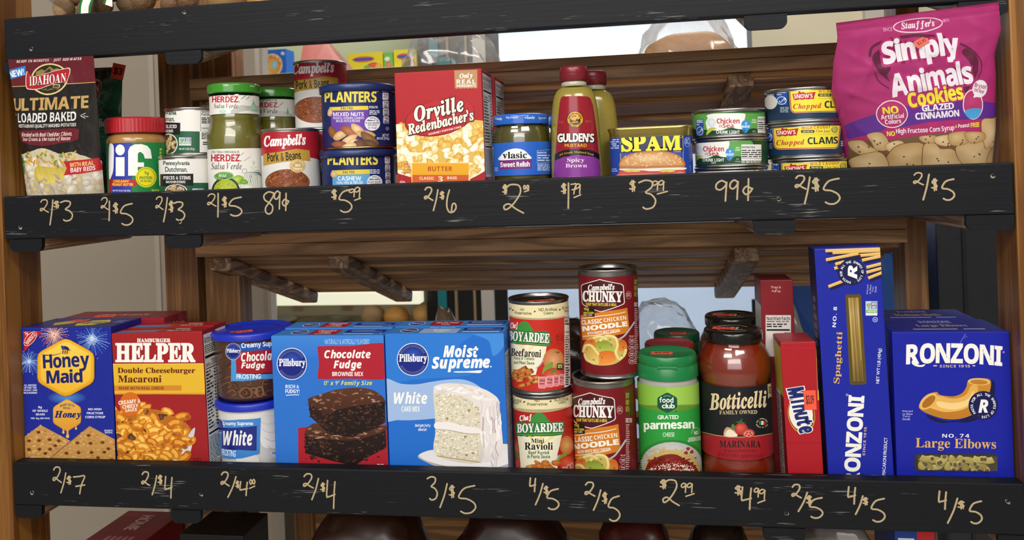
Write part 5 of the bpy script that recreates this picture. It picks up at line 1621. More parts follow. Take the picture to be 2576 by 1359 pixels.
def canister(name, label, x, y, z, h, R, up):
    C = Can(name, label, 'canister', x, y, z, 'blue nut canisters')
    lh = 0.0105
    MB().lathe([(R - 0.003, 0.0), (R + 0.0006, 0.0004), (R + 0.0006, 0.0022), (R - 0.0004, 0.003), None, (R - 0.0004, h - lh)], '#c8a96a', n=96).build('can_body', 'metal', C.root)
    MB().disc(R - 0.003, 0.0003, '#b8a47a', up=False).build('can_base', 'metal', C.root)
    MB().lathe([(R + 0.0002, h - lh), (R + 0.0022, h - lh + 0.0004), (R + 0.0026, h - lh + 0.004), (R + 0.0026, h - 0.003), (R + 0.0016, h - 0.001), (R - 0.001, h), None, (R - 0.004, h), (R - 0.006, h - 0.0015), (0, h - 0.0015)], '#1c2c62', n=96).build('lid', 'plastic', C.root, 'dark blue plastic lid')
    a, fin = C.label('Z3', R, 0.003, h - lh, '#17265c')
    if up:
        dx, dy = 0, 0
        a.T('PLANTERS', 163, 296, 702, 410, '#e6d24e', 'b', fat=0.02, arch=-4); a.T('®', 702, 282, 726, 304, '#e6d24e', 'n')
        a.poly([(212, 466), (330, 462), (616, 452), (620, 494), (420, 500), (250, 503)], '#e0ca4a'); a.T('SALTED', 335, 465, 460, 491, '#17265c', gap=0.12)
        a.poly([(228, 505), (420, 501), (620, 496), (630, 750), (420, 760), (238, 756)], '#6b43a6')
        a.T('MIXED NUTS', 255, 520, 572, 563, '#e9e4f0'); a.T('PEANUTS, ALMONDS, CASHEWS', 256, 571, 574, 597, '#ddd4ea', 'n', fat=0.03); a.T('BRAZIL NUTS & PECANS', 288, 600, 532, 625, '#ddd4ea', 'n', fat=0.03)
        a.rows(625, 455, 715, 482, 2, '#cdd3e4'); a.rows(628, 500, 735, 552, 3, '#cdd3e4')
        bx = [(765, 312, 830, 388, '170'), (768, 397, 832, 476, '2g'), (771, 482, 834, 560, '95'), (774, 566, 834, 640, '1g')]
        cx, cy = 660, 640
        a.T('PER 1 OZ', 760, 288, 822, 303, '#d8dce8', 'n', fat=0.03)
        a.ring(817, 694, 16, 17, 3, '#cfd4e4'); a.T('U', 811, 686, 823, 702, '#cfd4e4')
        a.T('NET WT', 766, 752, 836, 783, '#d8dce8', 'n', fat=0.03); a.T('10.3 OZ (292g)', 708, 788, 838, 818, '#d8dce8', 'n', fat=0.03)
        nut_pic(a, 480, 715, 1)
        a.blob(222, 520, 28, 44, '#c9a468', '#ead0a0', rot=15)
    else:
        a.T('PLANTERS', 195, 964, 716, 1080, '#e6d24e', 'b', fat=0.02, arch=-4); a.T('®', 722, 955, 742, 975, '#e6d24e', 'n')
        a.poly([(248, 1142), (632, 1130), (634, 1180), (252, 1190)], '#e0ca4a'); a.T('SALTED', 355, 1147, 478, 1173, '#17265c', gap=0.12)
        a.poly([(248, 1192), (634, 1182), (650, 1420), (250, 1430)], '#5fa5d8')
        a.T('CASHEW', 303, 1204, 546, 1250, '#f0f3f6'); a.T('HALVES & PIECES', 295, 1258, 562, 1286, '#e6edf4', 'n', fat=0.03)
        a.rows(635, 1132, 735, 1182, 3, '#cdd3e4')
        bx = [(790, 992, 846, 1070, '160'), (793, 1078, 848, 1154, '2.5'), (796, 1162, 850, 1236, '100'), (798, 1244, 852, 1320, '3g')]
        cx, cy = 684, 1270
        a.T('PER 1 OZ', 788, 968, 846, 983, '#d8dce8', 'n', fat=0.03)
        a.blob(262, 1180, 34, 40, '#c9a468', '#ead0a0', rot=20)
    a.ell(cx, cy, 80, 78, '#e6e8ec'); a.ctext('5g PROTEIN', cx, cy, 60, 15, -62, 62, '#17265c'); a.T('PLANT-BASED', cx - 72, cy - 14, cx + 72, cy + 4, '#17265c'); a.T('PROTEIN', cx - 45, cy + 10, cx + 45, cy + 26, '#17265c'); a.rows(cx - 48, cy - 36, cx + 48, cy - 22, 1, '#17265c'); a.T('Mr. Peanut', cx - 46, cy + 36, cx + 46, cy + 56, '#17265c', 'c')
    for x0, y0, x1, y1, t in bx:
        a.rect(x0, y0, x1, y1, '#e3e6ea', rad=10); a.T(t, x0 + 10, y0 + 8, x1 - 10, y0 + 34, '#17265c'); a.rows(x0 + 8, y0 + 42, x1 - 8, y0 + 52, 1, '#17265c')
        if t != '170' and t != '160': a.ell((x0 + x1) / 2, y1 - 14, 24, 11, '#17265c'); a.rows((x0 + x1) / 2 - 16, y1 - 19, (x0 + x1) / 2 + 16, y1 - 10, 1, '#e3e6ea')
    fin()
canister('nut_canister', 'blue cashew canister with a light blue panel, lower of its stack', -0.3635, 0.0735, on('mid'), 0.0745, 0.0478, False)
canister('nut_canister', 'blue mixed nuts canister with a purple panel on top of its stack', -0.361, 0.0745, on('mid') + 0.0748, 0.0838, 0.0478, True)

# --- popcorn boxes
def popcorn_side(c, s=1):
    a = c.right(((0, 0), (100, 0), (100, 220), (0, 220)))
    a.rect(0, 176, 100, 220, '#9c1620')
    a.facts(8, 6, 96, 176, cal='170', n=14)
c = Carton('popcorn_box', 'red popcorn box behind the front popcorn box', 'box', -0.2925, -0.1815, 0.0940, 0.075, on('mid'), 0.1645, '#ab1620', 'popcorn boxes')
popcorn_side(c); c.done()
c = Carton('popcorn_box', 'front red popcorn box with a butter yellow panel', 'box', -0.2955, -0.185, 0.0232, 0.070, on('mid'), 0.1665, '#ad141e', 'popcorn boxes')
a = c.front('Z3')
a.poly([(900, 660), (1010, 640), (1200, 700), (1500, 640), (1750, 600), (1880, 615), (1880, 1420), (900, 1420)], '#d9b455')
r = random.Random(4)
for i in range(230):
    x = r.uniform(915, 1865); y = 640 + (i / 230) * 620 + r.uniform(-30, 30)
    if y < 660 + 25 * math.sin(x / 60): continue
    cc, m_ = r.choice([('#e3c470', '#fbf4dc'), ('#ecdba8', '#fffaf0'), ('#d8a83c', '#f4dc8a'), ('#efe4c2', '#ffffff'), ('#c98f2c', '#ecc25c')])
    a.blob(x, y, r.uniform(28, 58), r.uniform(24, 48), cc, m_, wob=0.3, rot=r.uniform(0, 180), off=(r.uniform(-12, 4), -10))
a.ell(1385, 575, 382, 192, '#7d0e18', rot=-13); a.ell(1388, 570, 372, 184, '#b71722', '#c41c28', rot=-13)
a.T('Orville', 1105, 405, 1640, 565, '#f2ecdc', 'c', r=13, fat=0.03, edge='#6a0d14', ew=0.07, drop=(6, 8))
a.T("Redenbacher's", 1030, 566, 1752, 682, '#f2ecdc', 'c', r=13, fat=0.03, edge='#6a0d14', ew=0.07, drop=(6, 8))
a.T('GOURMET POPPING CORN', 1262, 706, 1620, 727, '#f0e6d8', r=13, gap=0.14)
a.poly([(1540, 74), (1786, 66), (1788, 258)] + [(1788 - 20 * i, 258 + (8 if i % 2 else 0) + i * 0.4) for i in range(13)] + [(1548, 266)], '#b58a5c')
a.T('Only', 1597, 103, 1735, 168, '#f4efe6', 'c', r=4, fat=0.02); a.T('REAL', 1565, 170, 1770, 216, '#f4efe6', gap=0.16); a.T('INGREDIENTS', 1567, 224, 1770, 250, '#f4efe6', 'n', fat=0.04, gap=0.13)
a.poly([(900, 1150), (960, 1180), (1080, 1215), (1100, 1420), (900, 1420)], '#ab1620'); a.poly([(1710, 1235), (1800, 1190), (1880, 1140), (1880, 1420), (1690, 1420)], '#ab1620')
a.rect(1086, 1060, 1700, 1420, '#f0cd6a', rad=12); a.rect(1094, 1066, 1694, 1192, '#e6a71c'); a.T('BUTTER', 1260, 1100, 1521, 1149, '#b0441c', gap=0.13)
a.rect(1094, 1190, 1694, 1420, '#cf5c20'); a.T('CLASSIC', 1170, 1210, 1326, 1241, '#f6ead8', gap=0.12); a.T('3', 1370, 1205, 1418, 1264, '#f6ead8'); a.T('BAGS', 1468, 1206, 1568, 1236, '#f6ead8', gap=0.12)
for i, t in enumerate(('NATURALLY', 'FLAVORED', 'WITH OTHER', 'NATURAL FLAVORS')): a.T(t, 1002 - 12 * (i > 1) * (i - 1), 1066 + 29 * i, 1080, 1088 + 29 * i, '#c0602c', 'n', fat=0.02)
a.ring(982, 1272, 22, 20, 3, '#f0e6e0'); a.T('KD', 970, 1262, 1018, 1282, '#f0e6e0')
popcorn_side(c)
a = c.top(); a.rect(35, 20, 75, 80, '#c41c28')
c.done()

# --- relish jars
def relish(label, x, y, text=True):
    C = Can('relish_jar', label, 'jar', x, y, on('mid'), 'sweet relish jars')
    pr = [(0.0, 0.001), (0.031, 0.001), (0.0358, 0.006), (0.0372, 0.014), (0.0372, 0.070), (0.0368, 0.082), (0.0345, 0.091), (0.0325, 0.0955), (0.0325, 0.104)]
    MB().lathe(pr, '#ffffff', n=96).build('glass_jar', 'glass', C.root)
    MB().lathe([(max(0, r_ - 0.0016), z + 0.0006) for r_, z in pr[:-1]] + [(0.0, 0.0965)], '#4d4a14', n=72).build('relish', 'contents', C.root)
    MB().lathe([(0.0338, 0.0965), (0.0350, 0.0975), None, (0.0350, 0.1065), (0.0342, 0.109), (0.0325, 0.1098), (0.0, 0.1092)], '#2562c4', n=96).build('lid', 'gloss', C.root, 'blue metal lid')
    if not text:
        MB().lathe([(0.03735, 0.034), (0.03735, 0.0745)], '#2560c4', n=96).build('label', 'paper', C.root)
        return
    a, fin = C.label('Z4', 0.0374, 0.034, 0.0745, '#2762c6')
    for i in range(16):
        q = random.Random(i); a.ring(q.uniform(90, 680), q.uniform(890, 1200), 16, 12, 2, '#2255b0')
    a.sp([(168, 1075), (178, 1022), (220, 980), (270, 960), (330, 950), (400, 962), (450, 1000), (478, 1070)], '#eef0f2')
    a.T('vlasic', 195, 985, 446, 1056, '#15161c', 's', r=1, fat=0.02)
    a.poly([(158, 1080), (300, 1070), (498, 1060), (495, 1162), (300, 1172), (166, 1176)], '#782c78'); a.T('Sweet Relish', 171, 1092, 476, 1146, '#f2eef2', r=1.5, fat=0.02)
    a.line([(552, 972), (700, 962), (700, 1096), (552, 1106)], 3, '#dfe8f6', closed=True); a.T('Nutrition Facts', 558, 982, 652, 1004, '#e6edf8', r=1)
    a.rows(558, 1018, 690, 1096, 3, '#d3def2', fill=0.5); a.rows(556, 1114, 690, 1192, 5, '#d3def2', fill=0.5)
    a.rect(74, 935, 92, 1232, '#e8e8ea'); [a.rect(75, 950 + 9 * i, 91, 954 + 9 * i, '#222') for i in range(28)]
    a.T('8 FL OZ', 108, 1152, 142, 1170, '#dfe8f6'); a.T('(236 mL)', 108, 1176, 144, 1194, '#dfe8f6')
    fin()
    a, fin = C.label('Z4', 0.0351, 0.0980, 0.1064, '#2562c4')
    a.T('vlasic', 112, 612, 190, 645, '#e8eef6', 's', r=-6); a.T('"Big crunch!"', 222, 604, 360, 634, '#dfe8f6', 's'); a.T('vlasic', 420, 600, 530, 634, '#e8eef6', 's'); a.T('"Big Crunch', 566, 612, 652, 640, '#dfe8f6', 's', r=4)
    fin('lid_print', 'gloss')
relish('sweet relish jar mostly hidden behind the front relish jar', -0.116, 0.132, False)
relish('front sweet relish jar with a blue lid and label', -0.1435, 0.0605)

# --- mustard bottles
def mustard(label, x, y, front):
    C = Can('mustard_bottle', label, 'bottle', x, y, on('mid'), 'squeeze mustard bottles', turn=0.0)
    sy = 0.72
    pr = [(0.0, 0.0005), (0.026, 0.0005), (0.0308, 0.004), (0.0318, 0.012), (0.0312, 0.05), (0.0296, 0.095), (0.0284, 0.112), (0.0270, 0.122), (0.0250, 0.130), (0.0215, 0.136), (0.0165, 0.1395), (0.0150, 0.141)]
    mb = MB().lathe(pr, '#94853a', n=96, sy=sy)
    rad = lambda z: np.interp(z, [p_[1] for p_ in pr[1:]], [p_[0] for p_ in pr[1:]])
    r = random.Random(9)
    surf = Round(0.0312, 0.006, 96, rad, 0.006, sy)
    ar = Art([(0, 0), (100, 0), (100, 100), (0, 100)], 1, 0.122, R=0.0312)
    for i in range(420 if front else 160): 
        ar.ell(r.uniform(2, 98), r.uniform(3, 100), r.uniform(0.25, 0.7), r.uniform(0.2, 0.5), r.choice(['#5a4a14', '#463a12', '#6e5a1a', '#b4a042']), n=7)
    ar.put(mb, surf)
    mb.build('bottle', 'gloss', C.root)
    MB().lathe([(0.0150, 0.1405), (0.0158, 0.1412), (0.0158, 0.1450), (0.0135, 0.1475), (0.0130, 0.150)], '#b9b39a', n=64).build('neck', 'gloss', C.root, 'clear neck')
    MB().lathe([(0.0158, 0.1468), (0.0170, 0.1474), (0.0172, 0.1556), None, (0.0174, 0.1560), (0.0170, 0.1628), (0.0158, 0.1648), (0.0140, 0.1652), (0.0, 0.1650)], '#7a1a26', n=72).build('cap', 'plastic', C.root, 'dark red flip cap')
    if not front: return
    a, fin = C.label('Z4', 0.0312, 0.006, 0.130, None, lambda z: rad(z) + 0.0006, 0.006, sy=sy)
    S1 = [(835, 388), (960, 384), (1090, 388), (1118, 405), (1135, 470), (1165, 700), (1192, 960), (1216, 1140), (1212, 1215), (1188, 1262), (1100, 1285), (960, 1290), (830, 1285), (775, 1255), (752, 1200), (756, 1100), (778, 900), (800, 600), (812, 440), (818, 400)]
    a.poly(S1, '#951c2a')
    a.poly([(772, 960), (850, 925), (985, 910), (1100, 925), (1192, 962), (1216, 1140), (1212, 1215), (1188, 1262), (1100, 1285), (960, 1290), (830, 1285), (775, 1255), (752, 1200), (756, 1100)], '#8a3a98')
    a.poly([(768, 955), (850, 912), (985, 895), (1110, 912), (1195, 955), (1200, 1020), (1140, 985), (985, 962), (850, 985), (764, 1032)], '#191513')
    a.T('#1 Grade Mustard Seed', 812, 950, 1140, 978, '#c9a24a', 's', arch=32)
    a.T("GULDEN'S", 796, 742, 1142, 828, '#f2efe8', 'b', fat=0.03, edge='#160c0c', ew=0.06, drop=(6, 6), arch=6); a.T('MUSTARD', 864, 844, 1072, 876, '#e2b53c', 'n', fat=0.03, gap=0.13)
    a.T('Spicy', 886, 996, 1052, 1056, '#ece2ec', 's'); a.T('Brown', 870, 1062, 1078, 1106, '#ece2ec', 's')
    a.T('NET WT 12 OZ (340g)', 890, 1214, 1066, 1243, '#bb80c4', 'n', fat=0.02)
    a.T('EST.', 816, 616, 862, 636, '#b9664a', 'n', gap=0.2); a.T('1862', 1058, 608, 1112, 626, '#b9664a', 'n', gap=0.2)
    a.ell(962, 600, 80, 82, '#15110e'); a.ell(962, 600, 74, 76, '#d9a02c'); a.ring(962, 600, 52, 54, 3, '#15110e'); a.ell(962, 606, 48, 44, '#15110e')
    a.blob(950, 590, 26, 22, '#d9a02c', wob=0.4); a.blob(985, 575, 16, 26, '#d9a02c', wob=0.4); a.blob(960, 625, 34, 10, '#b98420', wob=0.3)
    a.ctext('AMERICAN INSTITUTE', 962, 600, 59, 13, -80, 80, '#15110e'); a.ctext('NEW YORK 1869', 962, 600, 67, 13, 235, 125, '#15110e', inside=True)
    fin('label', 'gloss')
mustard('spicy mustard bottle just behind the front mustard bottle', -0.053, 0.106, False)
mustard('front spicy brown mustard bottle with a dark red cap and label', -0.074, 0.0475, True)

# --- luncheon meat
C = Can('luncheon_meat_can', 'blue rounded rectangular can of luncheon meat with a burger picture', 'can', 0.0165, 0.0505, on('mid'))
C.root.rotation_euler = (0, 0, 0)
def rrect_outline(w, d, r, n=10):
    P = [(0, -d / 2)]
    for cx, cy, a0 in ((w / 2 - r, -d / 2 + r, -90), (w / 2 - r, d / 2 - r, 0), (-w / 2 + r, d / 2 - r, 90), (-w / 2 + r, -d / 2 + r, 180)):
        P += [(cx + r * math.cos(math.radians(a0 + 90 * i / n)), cy + r * math.sin(math.radians(a0 + 90 * i / n))) for i in range(n + 1)]
    return P
W_, D_, H_ = 0.0985, 0.054, 0.0865
def ring_wall(mb, levels, col):
    """stack of rounded rectangles (grow, z)"""
    V, n = [], None
    for g, z in levels:
        P = rrect_outline(W_ + 2 * g, D_ + 2 * g, 0.016 + g)
        n = len(P); V += [(x, y, z) for x, y in P]
    F = [(i * n + j, i * n + (j + 1) % n, (i + 1) * n + (j + 1) % n, (i + 1) * n + j) for i in range(len(levels) - 1) for j in range(n)]
    mb.add(V, F, lin(col), smooth=True); return n
mb = MB()
ring_wall(mb, [(-0.004, 0.0004), (0.0008, 0.0008), (0.0012, 0.0025), (-0.0006, 0.0045)], '#b3a15a')
ring_wall(mb, [(-0.0006, 0.0045), (-0.0006, H_ - 0.012)], '#b3a15a')
ring_wall(mb, [(-0.0006, H_ - 0.012), (0.0, H_ - 0.006), (0.0016, H_ - 0.003), (0.0018, H_ - 0.0008), (0.0010, H_), (-0.0006, H_ - 0.0006), (-0.0012, H_ - 0.005)], '#b3a15a')
mb.build('can_body', 'metal', C.root, 'gold tinned body')
mb = MB(); P_ = rrect_outline(W_ - 0.0024, D_ - 0.0024, 0.0148); mb.add([(x, y, H_ - 0.005) for x, y in P_], [tuple(range(len(P_)))], lin('#a89a5c')); mb.build('can_end', 'metal', C.root)
sf = Prism(rrect_outline(W_, D_, 0.016), 0.004, 132)
lh = H_ - 0.016
mb = MB(); sf.base(mb, lh, '#1b3f9a')
cs = sheet_corners('Z5', [C.loc + Vector(p) for p in ((-W_ / 2, -D_ / 2, 0.004 + lh), (W_ / 2, -D_ / 2, 0.004 + lh), (W_ / 2, -D_ / 2, 0.004), (-W_ / 2, -D_ / 2, 0.004))])
a = Art(cs, W_, lh, umap=sf.umap)
a.poly([(60, 600), (300, 600), (600, 600), (960, 590), (960, 720), (60, 740)], '#1a2760', '#1b3f9a')
for x in (206, 850): a.line([(x, 610), (x + 4, 1000), (x + 4, 1300)], 5, '#c9b86a')
a.rect(212, 612, 846, 830, '#152558')
a.T('SPAM', 222, 650, 828, 812, '#efe017', 's', r=1.6, fat=0.045, edge='#0d1640', ew=0.085); a.ring(830, 668, 13, 13, 3, '#c9d040')
a.T('Classic', 757, 810, 832, 830, '#c9b04a', 's')
a.sp([(196, 985), (200, 930), (230, 890), (310, 848), (430, 824), (560, 816), (700, 826), (810, 868), (866, 925), (872, 975), (840, 990), (700, 992), (540, 1002), (380, 998), (240, 996)], '#b9743a'); a.sp([(215, 965), (225, 925), (300, 872), (430, 842), (560, 834), (690, 842), (790, 880), (840, 930), (838, 960), (600, 970), (400, 972)], '#cf9656'); a.ell(520, 895, 230, 50, '#cf9656', '#e6c490')
r = random.Random(6)
for i in range(75):
    t, q = r.uniform(0, 6.28), math.sqrt(r.random()); x, y = 530 + 310 * q * math.cos(t), 905 + 72 * q * math.sin(t)
    a.ell(x, y, 12, 5, '#d9bc8c', '#f2e2c0', rot=r.uniform(0, 180), n=10)
a.sp([(205, 1000), (400, 1000), (600, 992), (868, 988), (860, 1010), (700, 1022), (500, 1026), (300, 1024), (215, 1016)], '#ece4d4')
a.sp([(190, 1040), (260, 1018), (420, 1016), (560, 1030), (700, 1018), (840, 1012), (880, 1040), (900, 1300), (150, 1300)], '#c4453a', '#d97a66')
for x in (300, 360, 660, 720): a.blob(x, 1022, 52, 14, '#c9b23a', '#e8d86a')
a.sp([(140, 1085), (300, 1060), (500, 1052), (700, 1058), (880, 1050), (920, 1300), (100, 1300)], '#d98a78')
for i, y in enumerate((650, 672, 694, 716, 738, 758, 780)): a.rows(105 + (i % 3) * 10, y, 192, y + 16, 1, '#aebce0', fill=0.8)
a.T('Serving', 120, 996, 166, 1012, '#c9d4ee', 'n', fat=0.03); a.T('Suggestion', 114, 1016, 182, 1032, '#c9d4ee', 'n', fat=0.03)
a.ring(897, 725, 30, 48, 3, '#aebce0'); a.rows(876, 690, 918, 750, 5, '#aebce0', fill=0.5)
a.put(mb, sf); mb.build('label', 'gloss', C.root)

# --- tuna cans
def badge(a, x0, y0, x1, y1):
    a.rect(x0, y0, x1, y1, '#2450a0'); w, h = x1 - x0, y1 - y0
    a.rows(x0 + w * .08, y0 + h * .04, x1 - w * .1, y0 + h * .24, 3, '#dfe8f6', fill=0.6); a.T('MSC', x0 + w * .08, y0 + h * .28, x0 + w * .5, y0 + h * .36, '#eef2fa')
    a.ring((x0 + x1) / 2, y0 + h * .7, w * .42, h * .24, w * .06, '#e6edf8'); a.line(spline([(x0 + w * .25, y0 + h * .7), (x0 + w * .42, y0 + h * .82), (x0 + w * .7, y0 + h * .58), (x0 + w * .82, y0 + h * .62), (x0 + w * .7, y0 + h * .72)], 6, False), w * .06, '#e6edf8')
def tuna(label, z, x, dx, dy, sc=1.0, y=0.0655, last=False):
    C = Can('tuna_can', label, 'can', x, y, z, 'stacked tuna cans')
    C.tin(0.0428, 0.0346, rim=0.0022)
    a, fin = C.label('Z5', 0.0429, 0.0042, 0.0304, '#1a4429')
    if last:
        a.rect(1005, 1016, 1490, 1040, '#e8e8e2'); a.T('Calories', 1040, 1034, 1130, 1056, '#333'); a.rows(1495, 1014, 1635, 1034, 1, '#d8dccf'); a.ring(1652, 1022, 10, 10, 3, '#e0e4da'); a.rect(1672, 990, 1722, 1060, '#d8dad2'); a.rows(1008, 1046, 1480, 1100, 3, '#2a4a30')
        fin(); return
    X = lambda v: 1320 + dx + (v - 1320) * sc
    q = lambda L: [(X(x_), y_ + dy) for x_, y_ in L]
    def R_(x0, y0, x1, y1, c): a.rect(X(x0), y0 + dy, X(x1), y1 + dy, c)
    def T_(s, x0, y0, x1, y1, c, st='b', **k): a.T(s, X(x0), y0 + dy, X(x1), y1 + dy, c, st, **k)
    a.sp(q([(700, 430), (1110, 440), (1200, 430), (1480, 430), (1720, 430), (1720, 560), (1640, 590), (1560, 585), (1480, 605), (1420, 590), (1340, 580), (1250, 606), (1150, 600), (1080, 600), (700, 560)]), '#5ba24a')
    a.sp(q([(1098, 560), (1092, 520), (1112, 480), (1104, 450), (1180, 432), (1320, 430), (1470, 432), (1486, 462), (1478, 500), (1492, 560), (1450, 592), (1400, 590), (1340, 574), (1290, 590), (1250, 604), (1180, 606), (1120, 604), (1104, 586)]), '#e9ebe6')
    T_('Chicken', 1203, 481, 1428, 535, '#b3232e', 'b', fat=0.005); T_('of the', 1224, 542, 1258, 576, '#b3232e', 'b'); T_('Sea.', 1262, 534, 1382, 580, '#b3232e')
    a.ell(X(1150), 525 + dy, 42, 44, '#c8d8e0', '#e2ebee'); a.sp(q([(1112, 600), (1150, 575), (1200, 585), (1160, 606), (1120, 640), (1098, 655)]), '#b9c04a')
    T_('CHUNK LIGHT', 1197, 607, 1430, 640, '#eef0ea'); T_('TUNA', 1290, 645, 1342, 660, '#dfe4da')
    a.sp(q([(1446, 540), (1462, 510), (1492, 500), (1522, 510), (1538, 545), (1525, 590), (1490, 632), (1466, 612), (1452, 580)]), '#3f8fd6'); T_('IN', 1482, 524, 1502, 544, '#eaf2fa'); T_('water', 1450, 550, 1534, 580, '#eaf2fa'); a.ell(X(1474), 608 + dy, 15, 18, '#2f6cb4')
    T_('WILD', 1554, 490, 1596, 507, '#dfeed4'); T_('CAUGHT', 1546, 513, 1602, 531, '#dfeed4'); T_('DR WT', 1560, 608, 1592, 622, '#d8e4d2', 'n'); T_('4 OZ (113g)', 1545, 632, 1606, 650, '#d8e4d2', 'n')
    badge(a, X(992), 490 + dy, X(1070), 664 + dy)
    R_(1612, 464, 1830, 630, '#e6e6e0'); T_('Nutrition Facts', 1618, 476, 1760, 504, '#222'); a.rows(X(1616), 520 + dy, X(1825), 605 + dy, 4, '#333', fill=0.5); R_(1616, 606, 1825, 609, '#222'); a.rows(X(1614), 634 + dy, X(1825), 660 + dy, 2, '#d8dccf')
    fin()
tuna('bottom tuna can of its stack, mostly behind the board', on('mid'), 0.1125, 0, 0, last=True)
tuna('middle tuna can of the stack beside the luncheon meat', on('mid') + 0.0348, 0.1135, -145, 287, 0.93)
tuna('top tuna can of its stack with bright green and white label', on('mid') + 0.0696, 0.1115, 0, 0)

# --- clam cans
def clam(label, z, x, dx, dy, y=0.0655):
    C = Can('clam_can', label, 'can', x, y, z, 'stacked clam cans')
    C.tin(0.0427, 0.0416, rim=0.0022)
    a, fin = C.label('Z5', 0.0428, 0.0045, 0.0371, '#1c3350')
    O = lambda v, w: (v + dx, w + dy)
    def panel(g, c):
        P = []
        for cx, cy, a0 in ((2445 - 50, 800 - 56, 0), (1835 + 8, 800 - 50, 90), (1800 + 30, 530 + 30, 180), (2440 - 22, 525 + 30, 270)):
            P += [O(cx + (44 + g) * math.cos(math.radians(a0 + t)), cy + (44 + g) * math.sin(math.radians(a0 + t))) for t in range(0, 91, 15)]
        a.poly(P, c)
    panel(8, '#e8dc9a'); panel(4, '#b3262c'); panel(-4, '#e9d83c')
    a.poly([O(*p) for p in ((1812, 606), (1870, 602), (1872, 578), (1890, 576), (1892, 590), (1930, 586), (1936, 598), (2042, 584), (2022, 660), (2000, 655), (1970, 664), (1940, 658), (1910, 667), (1880, 660), (1850, 670), (1826, 664))], '#b7202a')
    a.T("SNOW'S", 1828 + dx, 606 + dy, 2012 + dx, 648 + dy, '#f6f0e6', 'b', r=3)
    a.T('WILD CAUGHT', 2070 + dx, 560 + dy, 2360 + dx, 590 + dy, '#b7382c', gap=0.2, r=1.5)
    a.rect(2066 + dx, 602 + dy, 2200 + dx, 632 + dy, '#2a3a34', rad=10); a.T('SERVED IN', 2082 + dx, 609 + dy, 2184 + dx, 625 + dy, '#e0d86a'); a.T('Clam Juice', 2215 + dx, 598 + dy, 2356 + dx, 630 + dy, '#24323c', 'c')
    a.blob(2402 + dx, 598 + dy, 32, 32, '#24323c', wob=0.05); a.blob(2402 + dx, 598 + dy, 27, 27, '#d8cc5a', wob=0.05); [a.ring(2402 + dx, 604 + dy, 8 * k, 7 * k, 2, '#24323c') for k in (1, 2, 3)]
    for i in range(30): a.ell(2072 + 12 * i + dx, 652 - 0.3 * i + dy, 3, 3, '#5a5a3a', n=6)
    a.T('Chopped', 1820 + dx, 702 + dy, 2100 + dx, 770 + dy, '#b7262c', 'c', r=2, fat=0.01); a.T('CLAMS', 2132 + dx, 674 + dy, 2436 + dx, 746 + dy, '#1d2f33', 'b', r=1.5, fat=0.01)
    badge(a, 1690 + dx if dx < 50 else 1650 + dx, 560 + dy, 1780 + dx if dx < 50 else 1760 + dx, 720 + dy)
    a.rows(1690 + dx, 740 + dy, 1775 + dx, 800 + dy, 4, '#a9bccb', fill=0.5)
    a.ell(1590 + dx, 690 + dy, 70, 72, '#d8d8d0'); a.T('Clam Chowder', 1540 + dx, 600 + dy, 1630 + dx, 622 + dy, '#dfe4e4', 'c')
    a.rows(2470 + dx, 715 + dy, 2510 + dx, 775 + dy, 3, '#c9d4da', fill=0.6)
    fin()
clam('bottom clam can of its stack, lower half behind the board', on('mid'), 0.2035, 88, 372)
clam('middle clam can of its stack showing the whole yellow panel', on('mid') + 0.0417, 0.2000, 0, 0)
clam('top clam can of its stack beside the pink cookie bag', on('mid') + 0.0834, 0.1985, 168, -374)

# --- cookie bag
P = Pouch('cookie_bag', 'large pink and purple bag of animal cookies at the right end of the middle shelf', 'bag', (0.33, 0.05, 1.2603))
tl, tr = at(2103, 58, -0.012), at(2512, 5, -0.012)
br, bl = Vector((0.4042, 0, 0)), at(2126, 470, 0.080)
cs = [tl, tr, Vector((br.x, 0.056, 1.2695)), Vector((bl.x, 0.080, 1.2695))]
LE = ([0, 0.22, 0.40, 0.60, 0.78, 0.90, 1.0], [0.02, 0.0, -0.01, -0.055, -0.03, 0.005, 0.0])
RE = ([0, 0.30, 0.60, 0.72, 0.85, 0.93, 1.0], [0.99, 1.01, 1.0, 0.985, 1.02, 1.01, 1.0])
edge = lambda s, t: np.interp(t, *LE) * (1 - s) + np.interp(t, *RE) * s
wr = wrinkles(21, 0.0045, 7, 13)
def wr2(s, t): return wr(s, t) * np.clip((t - 0.22) * 2.2, 0.15, 1) + 0.0008 * np.sin(t * 260) * (t > 0.93)
a, fin, sf = P.panel('Z6', cs, pillow(0.026, top=0.94), 0.178, 0.205, '#a82a6c', wrinkle=wr2, back='#8c2058', nu=64, nv=72, mat='soft', edge=edge)
a.warp = lambda q: np.stack([np.clip((q[:, 0] - np.interp(q[:, 1], *LE)) / (np.interp(q[:, 1], *RE) - np.interp(q[:, 1], *LE)), -0.2, 1.2), q[:, 1]], 1)
a.poly([(40, 60), (1440, -20), (1440, 40), (1340, 45), (1000, 62), (680, 95), (560, 130), (380, 160), (130, 195), (60, 200)], '#a11a58')
for off, w_ in ((0, 0),): pass
a.sp([(360, 470), (400, 345), (560, 285), (760, 258), (960, 275), (1120, 340), (1210, 430), (1235, 520), (1180, 620), (1090, 685), (900, 700), (640, 720), (470, 640)], '#a1286a')
a.line(spline([(368, 430), (400, 350), (560, 292), (740, 270), (880, 280)], 6, False), 18, '#5d1538', w2=26); a.line(spline([(970, 300), (1090, 345), (1180, 400), (1235, 490), (1200, 590)], 6, False), 18, '#5d1538', w2=8)
a.sp([(385, 430), (470, 360), (480, 430), (520, 500), (490, 560), (510, 610), (430, 540)], '#5d1538'); a.sp([(1075, 400), (1120, 370), (1200, 440), (1190, 560), (1090, 690), (1075, 640), (1150, 560), (1130, 470)], '#5d1538')
